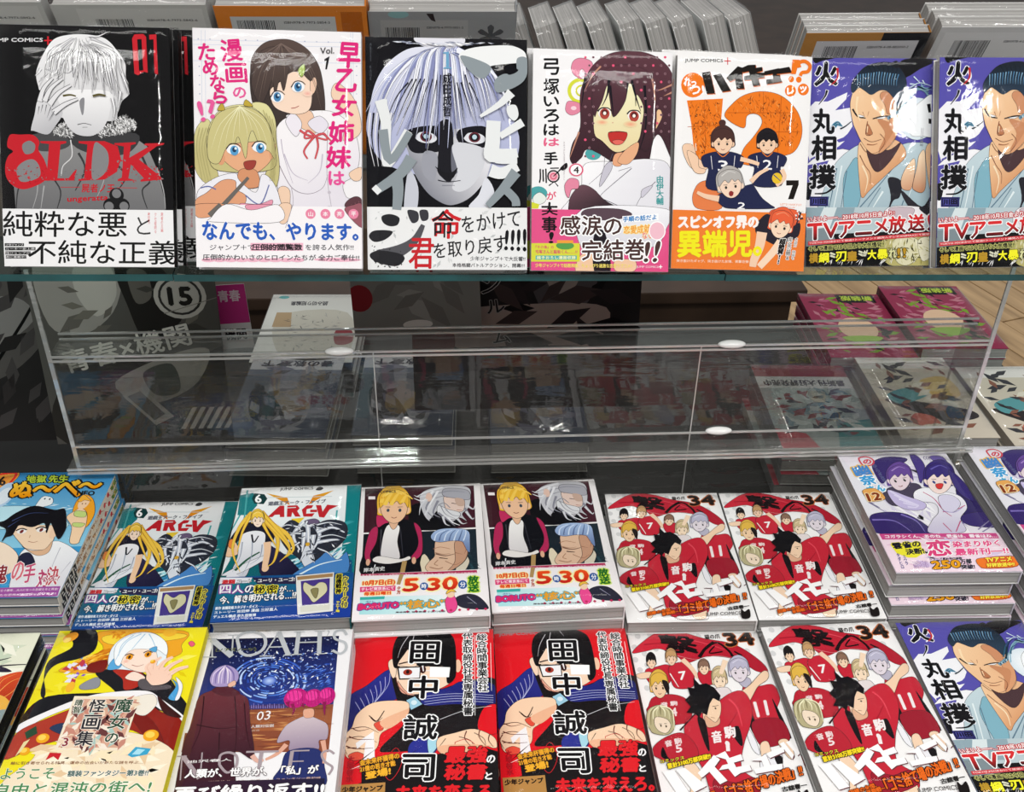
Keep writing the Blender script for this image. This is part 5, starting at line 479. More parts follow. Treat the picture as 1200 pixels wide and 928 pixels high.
DES['arc'] = {'w': 113,'h': 176,'t': 14,'base': 'E9EEF0','ops': [('p','127E84',[995,4,1161,5,1147,1814,1017,1834]),('p',('0E6A6C','1C3A88',(-27,1221),(269,1818)),[-11,1801,-17,1282,44,1006,75,779,356,926,1104,1066,1150,1870]),('p',('FAFAFA','DCE6EA',(249,78),(449,800)),[4,-12,996,19,1011,627,781,819,-14,774,17,396]),('p','1E7E84',[-3,102,120,71,180,260,120,402,17,396]),('s','4AA6A8',[56,29,89,576,44,1006],18,8.1),('s','4AA6A8',[926,374,923,959],17,8.2),('s','4AA6A8',[40,397,-24,706],17,8.5),('d',['BFE4E6','7CC0C8','3A9CA4','E8F4F6'],[621,536,1075,561,1095,1285,607,1257],110,75,14,-30,41,30),('d',['9ADCE8','D8F4FA','3E8CC0'],[541,1034,1076,967,1031,1282,523,1252],50,80,13,-40,42,20),('t','JUMP COMICS',[363,8,676,9,364,61],'2A2A2E',1.5),('p','2A2A2E',[704,57,735,13,771,38,745,67],1,4.3),('p','123A3A',[128,79,224,99,261,168,236,249,150,236,116,161]),('t','6',[141,102,195,105,157,222],'FFFFFF',4.6),('p',('E8B020','D86A1C',(249,78),(600,320)),[241,85,446,164,481,277]),('p',('E8B020','D86A1C',(861,111),(646,322)),[877,74,688,147,654,279]),('p','E8C83A',[514,477,637,466,576,575]),('s','C8D4D8',[259,153,865,168],9),('t','遊戯王アーク・ファイブ',[278,214,810,206,281,273,810,265],'6A6E78',3),('p','C0222C',[295,440,389,279,431,281,450,448,409,446,404,410,359,411,340,442]),('p','C0222C',[459,283,550,281,578,326,559,368,599,450,549,447,515,380,513,448,472,446]),('p','C0222C',[599,349,643,286,701,289,689,332,644,344,645,409,723,406,704,455,624,451]),('p','C0222C',[677,353,741,357,744,393,680,390]),('p','C0222C',[724,290,773,293,794,389,828,289,933,309,856,363,815,476,769,466]),('s','E8E8EC',[462,316,542,313],11,12),('p','2A2E3A',[448,596,527,495,673,608,845,513,1007,557,1040,732,962,895,819,1018,747,1172,624,1006,527,903,442,732],1,4),('s','C2C8D6',[633,536,560,705,636,910],51,13),('s','F2F4F8',[633,536,560,705,636,910],17,5.5),('s','C2C8D6',[712,541,794,718,756,916],51,13),('s','F2F4F8',[712,541,794,718,756,916],17,5.5),('s','C2C8D6',[663,503,697,747,723,1139],52,13),('s','F2F4F8',[663,503,697,747,723,1139],17,5.3),('s','C2C8D6',[769,683,898,621,1015,696],51,14),('s','F2F4F8',[769,683,898,621,1015,696],17,5.7),('s','C2C8D6',[781,819,911,792,977,796],49,14),('s','F2F4F8',[781,819,911,792,977,796],16,5.6),('s','C2C8D6',[549,704,476,649],51,14),('s','F2F4F8',[549,704,476,649],17,5.7),('s','C2C8D6',[585,841,512,770],49,13),('s','F2F4F8',[585,841,512,770],16,5.6),('s','C2C8D6',[657,676,661,944],51,13),('s','F2F4F8',[657,676,661,944],17,5.5),('s','C2C8D6',[739,715,744,948],50,13),('s','F2F4F8',[739,715,744,948],16,5.5),('p','DADFE8',[669,912,695,847,734,915,779,1047,729,1165,660,1041],1,3.8),('e','D8A83A',(699,841),20,26,0),('p','6A5A78',[642,519,730,489,780,544,692,575],1,4.1),('p',('2A2648','151430',(368,1024),(607,1257)),[299,825,439,899,587,1068,681,1261,353,1243],1,3.9),('p','4A86C8',[800,1049,879,956,974,1059,1054,966,1051,1252,607,1257],1,3.8),('s','E0F4FA',[668,1230,827,1114,1017,1061],20,8),('s','3A4052',[606,605,489,563,428,612],34,5.7),('s','E4E8F0',[606,605,489,563,428,612],20,2.9),('s','3A4052',[625,692,503,685,453,733],34,5.6),('s','E4E8F0',[625,692,503,685,453,733],19,2.8),('s','3A4052',[626,810,548,905,534,969],33,5.4),('s','E4E8F0',[626,810,548,905,534,969],19,2.7),('s','3A4052',[760,578,870,550,986,591],34,5.8),('s','E4E8F0',[760,578,870,550,986,591],20,2.9),('s','3A4052',[786,752,906,724,1032,782],33,5.6),('s','E4E8F0',[786,752,906,724,1032,782],19,2.8),('s','3A4052',[788,902,879,956,928,1024],33,5.4),('s','E4E8F0',[788,902,879,956,928,1024],19,2.7),('s','3A4052',[675,977,652,1072],32,5.4),('s','E4E8F0',[675,977,652,1072],19,2.7),('s','3A4052',[740,981,783,1095],32,5.4),('s','E4E8F0',[740,981,783,1095],19,2.7),('s','3A4052',[665,520,651,607],34,5.7),('s','E4E8F0',[665,520,651,607],20,2.9),('s','3A4052',[741,612,832,634],34,5.8),('s','E4E8F0',[741,612,832,634],20,2.9),('d',['F0F2F8','5A6072','1A1E2A'],[467,562,1007,557,967,961,723,1139,574,939],46,40,8.7,30,43,60),('p','1C1C2C',[3,741,84,541,214,513,358,591,390,763,299,825,109,713,58,811],1,4),('p','F0C8A4',[-14,774,30,743,111,880,99,944,17,972,-28,888],1,3.9),('p','EE8A40',[-5,757,36,743,54,860,8,841],1,3.9),('p',('F0F0F4','C8CCD8',(109,713),(269,1238)),[87,712,186,633,302,673,325,859,368,1024,247,1081,205,1234,78,1227,104,977],1,3.9),('p','E6E8EE',[10,1192,161,1076,360,959,346,1023,175,1171,55,1210],1,3.7),('s','2A5A44',[109,1151,195,1014,290,923],26,16),('s','9AA2B4',[119,781,126,978,90,1166],11,2.6),('s','9AA2B4',[202,752,223,984,180,1202],11,2.6),('s','9AA2B4',[299,825,299,988,226,1080],11,2.7),('s','1A1A26',[188,684,219,793,251,705],17,11),('p','E4E6EE',[52,1195,90,1166,163,1232,167,1263,62,1256],1),('s','F0C8A4',[339,794,356,926,358,1119],66,48),('e','F0C8A4',(365,1138),30,44,0),('s','C8902C',[149,367,66,574,46,876,154,1169],53,5.3),('s','F2C84A',[149,367,66,574,46,876,154,1169],41,5.3),('s','C8902C',[218,371,354,556,504,702,581,907,498,1031],77,5.4),('s','F2C84A',[218,371,354,556,504,702,581,907,498,1031],65,5.4),('s','C8902C',[246,408,434,664,548,905,480,1062],52,5.4),('s','F2C84A',[246,408,434,664,548,905,480,1062],41,5.4),('s','C8902C',[239,444,419,731,433,1028,380,1120],52,5.3),('s','F2C84A',[239,444,419,731,433,1028,380,1120],40,5.3),('s','C8902C',[143,403,99,645,94,912],40,5.5),('s','F2C84A',[143,403,99,645,94,912],29,5.5),('s','C8902C',[266,481,494,802,577,972],40,5.4),('s','F2C84A',[266,481,494,802,577,972],28,5.4),('s','C8902C',[227,443,322,657,465,933],41,5.4),('s','F2C84A',[227,443,322,657,465,933],29,5.4),('p','F2C84A',[156,499,144,401,166,339,204,327,251,380,274,471,272,532,172,535],1,4),('e','F8E0CC',(167,500),9,23,0),('e','F8E0CC',(267,505),9,23,0),('p','F8E0CC',[158,420,203,395,255,425,266,514,254,571,229,590,198,568,171,509],1,4.1),('p','F2C84A',[163,482,153,393,198,356,253,398,267,488,248,451,234,465,219,441,205,467,187,441,174,461],1,4.1),('s','FAE69A',[169,402,200,374,233,397],8.9,3),('e','30302E',(195,501),6.1,12,0),('s','3A2E2C',[200,481,182,478],4.4,2.6),('e','30302E',(239,504),6,11,0),('s','3A2E2C',[228,482,246,481],4.4,2.6),('s','8A4038',[213,548,224,555,233,549],4.3)],'spine': '2A7A80','band': {'y': 1233,'base': '14508C','ops': [('p',('16807C','1C3C98',(-25,1233),(149,1811)),[-46,1232,1117,1299,1150,1870,-11,1801]),('p','E8EAF2',[-25,1233,270,1250,258,1313,-12,1313]),('p','2A2648',[270,1250,693,1274,680,1353,323,1332]),('t','激闘',[22,1266,126,1266,26,1315],'D02C34',3.9),('t','ユート・ユーリ・ユーゴ!',[147,1267,629,1265,150,1316],'E8E8EC',2,'14142A',3.8),('t','四',[16,1333,103,1332,25,1428],'F4F6F8',2.6,'8A3A9A',9),('t','人',[121,1339,208,1338,129,1434],'F4F6F8',2.5,'8A3A9A',9),('t','の',[225,1345,312,1344,233,1440],'F4F6F8',2.6,'2A2A60',9),('t','秘',[305,1349,392,1348,311,1445],'141414',2.6,'F2E43A',9),('t','密',[409,1355,497,1354,415,1451],'141414',2.6,'F2E43A',9),('t','が…',[516,1373,630,1374,519,1439],'F4F6F8',2.5,'14142A',5.5),('t','今、解き明かされる…!?',[38,1470,663,1436,44,1558,667,1530],'F4F6F8',2.5,'14203A',5.5),('t','原作 高橋和希スタジオ・ダイス',[17,1585,360,1576,20,1619,361,1616],'E4ECF4',1),('t','ストーリー 吉田伸 漫画 三好直人',[17,1636,528,1620,20,1667,530,1657],'E4ECF4',1),('t','デュエル構成 彦久保雅博',[17,1681,359,1678,20,1715],'E4ECF4',1),('p','E8E8E4',[638,1253,960,1228,985,1692,700,1718]),('p','A8845A',[650,1266,952,1240,953,1283,657,1309]),('p','4A3A8A',[687,1323,931,1300,946,1598,726,1615]),('p','D8D4AC',[721,1340,798,1390,847,1347,901,1365,918,1456,863,1541,815,1582,767,1507,719,1430],1,3.6),('p','8A8458',[781,1434,843,1422,832,1540],1,3.5),('p','DCDCD0',[711,1625,955,1611,956,1676,722,1691]),('t','超機戦神',[983,1254,1029,1251,991,1490,1037,1493],'141414',2.6,'F0E23A',7.5,1),('t','ウルカーダ付',[1036,1282,1087,1285,1048,1653],'1E2A5A',2.6,'F0E23A',7.4,1),('t','カードゲーム用',[1002,1579,1035,1581,1007,1708],'F0E23A',1.2,None,0,1)]}}
DES['bor'] = {'w': 113,'h': 176,'t': 14,'base': 'F2EEEE','ops': [('p',('3A1822','451E2A',(37,19),(938,638)),[33,18,1071,26,1061,645,47,659]),('p',('14181E','22303A',(67,719),(1040,1281)),[48,679,1062,666,1054,1236,52,1220]),('d',['2A4650','1C3038'],[776,1019,1053,1004,1054,1236,771,1234],40,62,10,30,51,40),('p','101014',[476,299,724,278,877,463,894,629,499,632],1,4.4),('s','2E2E38',[566,340,721,489,806,630],11,2.8),('p','C6C6CC',[566,123,728,29,914,17,1027,76,1033,224,1004,366,945,450,985,556,921,501,853,548,810,459,722,384,632,518,566,340],1,4.5),('p','E2C8BC',[794,173,953,219,972,328,941,415,812,390,781,281],1,4.5),('p','DCDCE0',[724,313,812,372,923,431,898,516,809,511,722,437],1,4.4),('p','A9A9B2',[797,63,1003,97,1021,241,885,215,772,165],1,4.5),('s','E8E8EC',[681,93,589,234,498,192],27,5.9),('s','8A8A96',[703,131,611,342,676,486],26,5.7),('s','E8E8EC',[727,96,656,274,599,447],26,5.7),('s','8A8A96',[725,242,677,417,743,490],26,5.7),('s','E8E8EC',[774,43,612,108,520,176],27,5.9),('s','8A8A96',[970,364,1011,471,1041,542],25,5.7),('s','E8E8EC',[810,494,852,565,917,610],25,5.6),('s','8A8A96',[722,419,809,528,873,617],25,5.6),('e','E2C0B0',(639,186),32,65,0),('s','5A4A48',[849,285,927,311],11,5.8),('s','B06A60',[897,388,947,397],8.6,5.7),('s','8A8A94',[724,313,781,281,835,356],11,8.6),('p','E4D8BC',[522,1128,596,977,668,1198,584,1253],1,3.9),('p','D8D0BC',[854,1239,925,996,985,1094,916,1249],1,3.8),('p','E0BCA0',[682,918,716,791,931,820,981,936,943,1092,813,1206,667,1234,601,1163,627,1088,681,1013],1,4),('p','C89A7E',[866,833,973,871,955,1061,856,1179,793,1205,859,1086],1,4),('p',('A8C0E4','6E86B4',(805,664),(799,925)),[652,738,718,659,872,648,991,695,1000,841,990,985,950,902,931,837,845,818,737,831,672,805],1,4.1),('s','D8E6F8',[683,809,706,718,783,669],13,5.6),('s','5A6E9A',[726,811,750,721,814,671],13,5.6),('s','D8E6F8',[770,814,793,723,845,673],13,5.5),('s','5A6E9A',[813,816,837,726,875,675],13,5.5),('s','D8E6F8',[856,819,880,728,906,677],13,5.5),('s','5A6E9A',[899,822,924,731,937,678],13,5.5),('s','D8E6F8',[942,824,967,734,967,680],13,5.6),('s','7A5A4A',[692,982,776,1013,861,993],15,5.3),('s','4A3A34',[723,1035,796,1051],13,7.8),('s','B07A60',[671,918,736,896,821,927],8,5.3),('s','9A6A54',[637,1150,710,1176,752,1160],10,7.7),('s','A87A60',[712,1062,679,1113,710,1133],7.8,7.7),('s','D4D4DA',[612,163,543,177,498,149],26,2.9),('s','D4D4DA',[623,218,566,304,548,444],26,2.8),('s','D4D4DA',[656,309,610,447,643,536],26,2.8),('s','D4D4DA',[994,329,1048,386,1066,334],26,2.9),('s','D4D4DA',[980,417,1031,524,1054,508],25,2.8),('s','D4D4DA',[898,516,940,587,984,580],25,2.8),('s','D4D4DA',[765,474,785,578,829,615],25,2.8),('s','7E7E8A',[746,315,788,441,876,515],8.7,2.8),('s','7E7E8A',[790,371,855,462,943,485],8.6,2.8),('s','7E7E8A',[726,133,842,103,979,129],8.9,3),('s','7E7E8A',[702,204,771,179,816,204],8.9,3),('p','C6A898',[885,215,964,238,967,328,904,324],1),('s','9A6C54',[688,966,755,993,819,984],7.9,2.7),('s','9A6C54',[862,977,925,1003],7.9,2.6),('s','9A6C54',[774,1081,857,1133,922,1090],7.9,2.6),('s','9A6C54',[931,837,960,935,942,998],8,2.6),('p','111218',[171,592,256,513,366,485,477,526,565,650,575,912,554,1083,522,1249,58,1221,92,786,107,622],1,4.2),('p','B42A58',[107,639,171,592,167,791,119,948,128,1058,80,1024,70,881],1,4.1),('p','B42A58',[499,551,565,650,575,944,522,1041,476,1016,526,909,539,780],1,4.2),('p','C2305E',[155,438,198,388,289,515,235,545,171,592],1,4.2),('p',('F4F2F0','D8D4D6',(281,633),(291,1052)),[254,580,368,587,354,802,375,1032,227,1011,212,858],1,4.2),('p','ECE8E4',[143,1018,205,984,375,1032,458,1000,459,1047,292,1089,165,1060],1,3.9),('s','4A4A54',[205,628,205,984],8.3,5.3),('s','3A3A44',[379,638,406,997],8.3,5.2),('s','B0905C',[421,1060,398,1241],41,40),('s','E8E8EC',[167,1091,147,1226],10,7.6),('p','E6B896',[266,444,366,450,350,576,314,635,280,572],1,4.2),('e','E0B090',(103,1056),18,43,0),('e','E0B090',(501,1058),19,44,0),('p','EDB83A',[160,354,158,141,231,6,333,-20,438,98,470,296,446,427,192,431],1,4.3),('e','EEC09C',(190,356),22,49,0),('e','EEC09C',(440,370),23,50,0),('p','EEC09C',[190,182,310,130,434,197,435,389,387,510,319,550,249,501,195,375],1,4.4),('p','EDB83A',[184,317,183,123,309,43,438,138,445,333,409,253,369,282,338,230,293,285,257,229,218,273],1,4.3),('s','FADC7A',[222,145,309,83,387,135],19,6.4),('e','3A4A5A',(260,360),14,24,0),('s','3A2E2C',[279,315,234,309],8.7,5.1),('e','3A4A5A',(370,366),14,25,0),('s','3A2E2C',[349,319,395,318],8.7,5.2),('s','8A4038',[292,459,317,476,342,462],8.5),('s','F8CE58',[193,247,235,104,360,67],40,8.9),('s','F8CE58',[228,284,303,90,429,115],40,8.9),('s','F8CE58',[284,288,360,111,464,183],40,8.8),('s','F8CE58',[385,258,429,152,486,210],40,8.9),('t','JUMP COMICS',[73,65,325,65,73,113],'2A2226',1.5),('p','F0E8EA',[70,138,133,142,135,186,71,182]),('t','ナルト',[168,155,229,151,167,191],'E0A030',1.5),('t','岸本斉史',[70,1131,251,1117,71,1185],'E4E4E4',1.3,'101014',3.7)],'spine': 'EFEBEC','band': {'y': 1211,'base': 'F4EFF0','ops': [('p','B42A58',[47,1211,1042,1220,1045,1257,49,1247]),('p','F4EFF0',[48,1232,1051,1257,1069,1517,59,1455]),('t','大人気テレビアニメ放送中!! さらに…全国ネット・テレビ東京系にて毎週放送',[58,1215,1041,1245,59,1239],'F4D8E0',0.5),('s','B0905C',[398,1232,371,1358],38,32),('t','10月7日(日)',[72,1296,342,1292,71,1363,341,1362],'E84A1C',3.8,'FCEFA0',7.2),('p','E0447C',[50,1368,349,1369,348,1432,51,1431]),('t','テレビ東京系にて',[63,1377,335,1379,63,1415],'FCE8F0',1.2),('t','毎週日曜日',[88,1434,310,1433,88,1474],'E84A1C',2.4,'FCEFA0',5.2),('t','夕方',[360,1381,392,1380,359,1473],'B04A1C',2.5,None,0,1),('t','5',[420,1296,543,1295,413,1442,535,1444],('F0501E','C41A1A',(420,1296),(413,1442)),8.8,'FCF0B0',14),('t','30',[625,1303,873,1294,618,1443,864,1447],('F0501E','C41A1A',(625,1303),(618,1443)),8.8,'FCF0B0',14),('e','2A5AA0',(588,1392),35,46,0),('t','時',[568,1364,608,1364,567,1420],'FFFFFF',1.2),('e','2A5AA0',(915,1392),39,52,0),('t','分',[894,1361,939,1361,892,1425],'FFFFFF',1.2),('t','放送',[964,1294,1052,1290,961,1487],'1A6A2A',5.1,'C8E83A',12,1),('p',('A8E0E4','E8F4F6',(61,1512),(704,1523)),[56,1489,745,1503,760,1722,58,1690]),('p','3AB0A8',[56,1489,261,1490,258,1524,56,1523]),('t','BORUTO',[52,1573,379,1565,47,1637,376,1632],'D82A6A',7.2,'3A4A9A',6.9),('t','-ボルト-',[102,1537,182,1536,101,1554,181,1556],'3A4A9A',0.6),('t','“核心”',[393,1555,774,1550,390,1650],'E8A02A',4.8,'3AA0A0',8.6),('p','2A2A3A',[845,1560,927,1508,1028,1529,1103,1633,1100,1694,901,1662],1,3.6),('s','8A8AA0',[946,1538,1023,1628],9,4.8),('p','E84A90',[764,1569,826,1502,863,1618,840,1700,781,1710],1,3.6),('e','F2D0B0',(810,1501),34,43,0),('p','F0C04A',[773,1499,787,1456,828,1445,857,1481,817,1473],1,3.7),('t','・・・・・・・・・・',[444,1675,1100,1683,444,1692],'C02A5A',5.9),('t','岸本斉史 池本幹雄 小太刀右京',[355,1675,761,1689,355,1694],'4A3A44',0.6)]}}
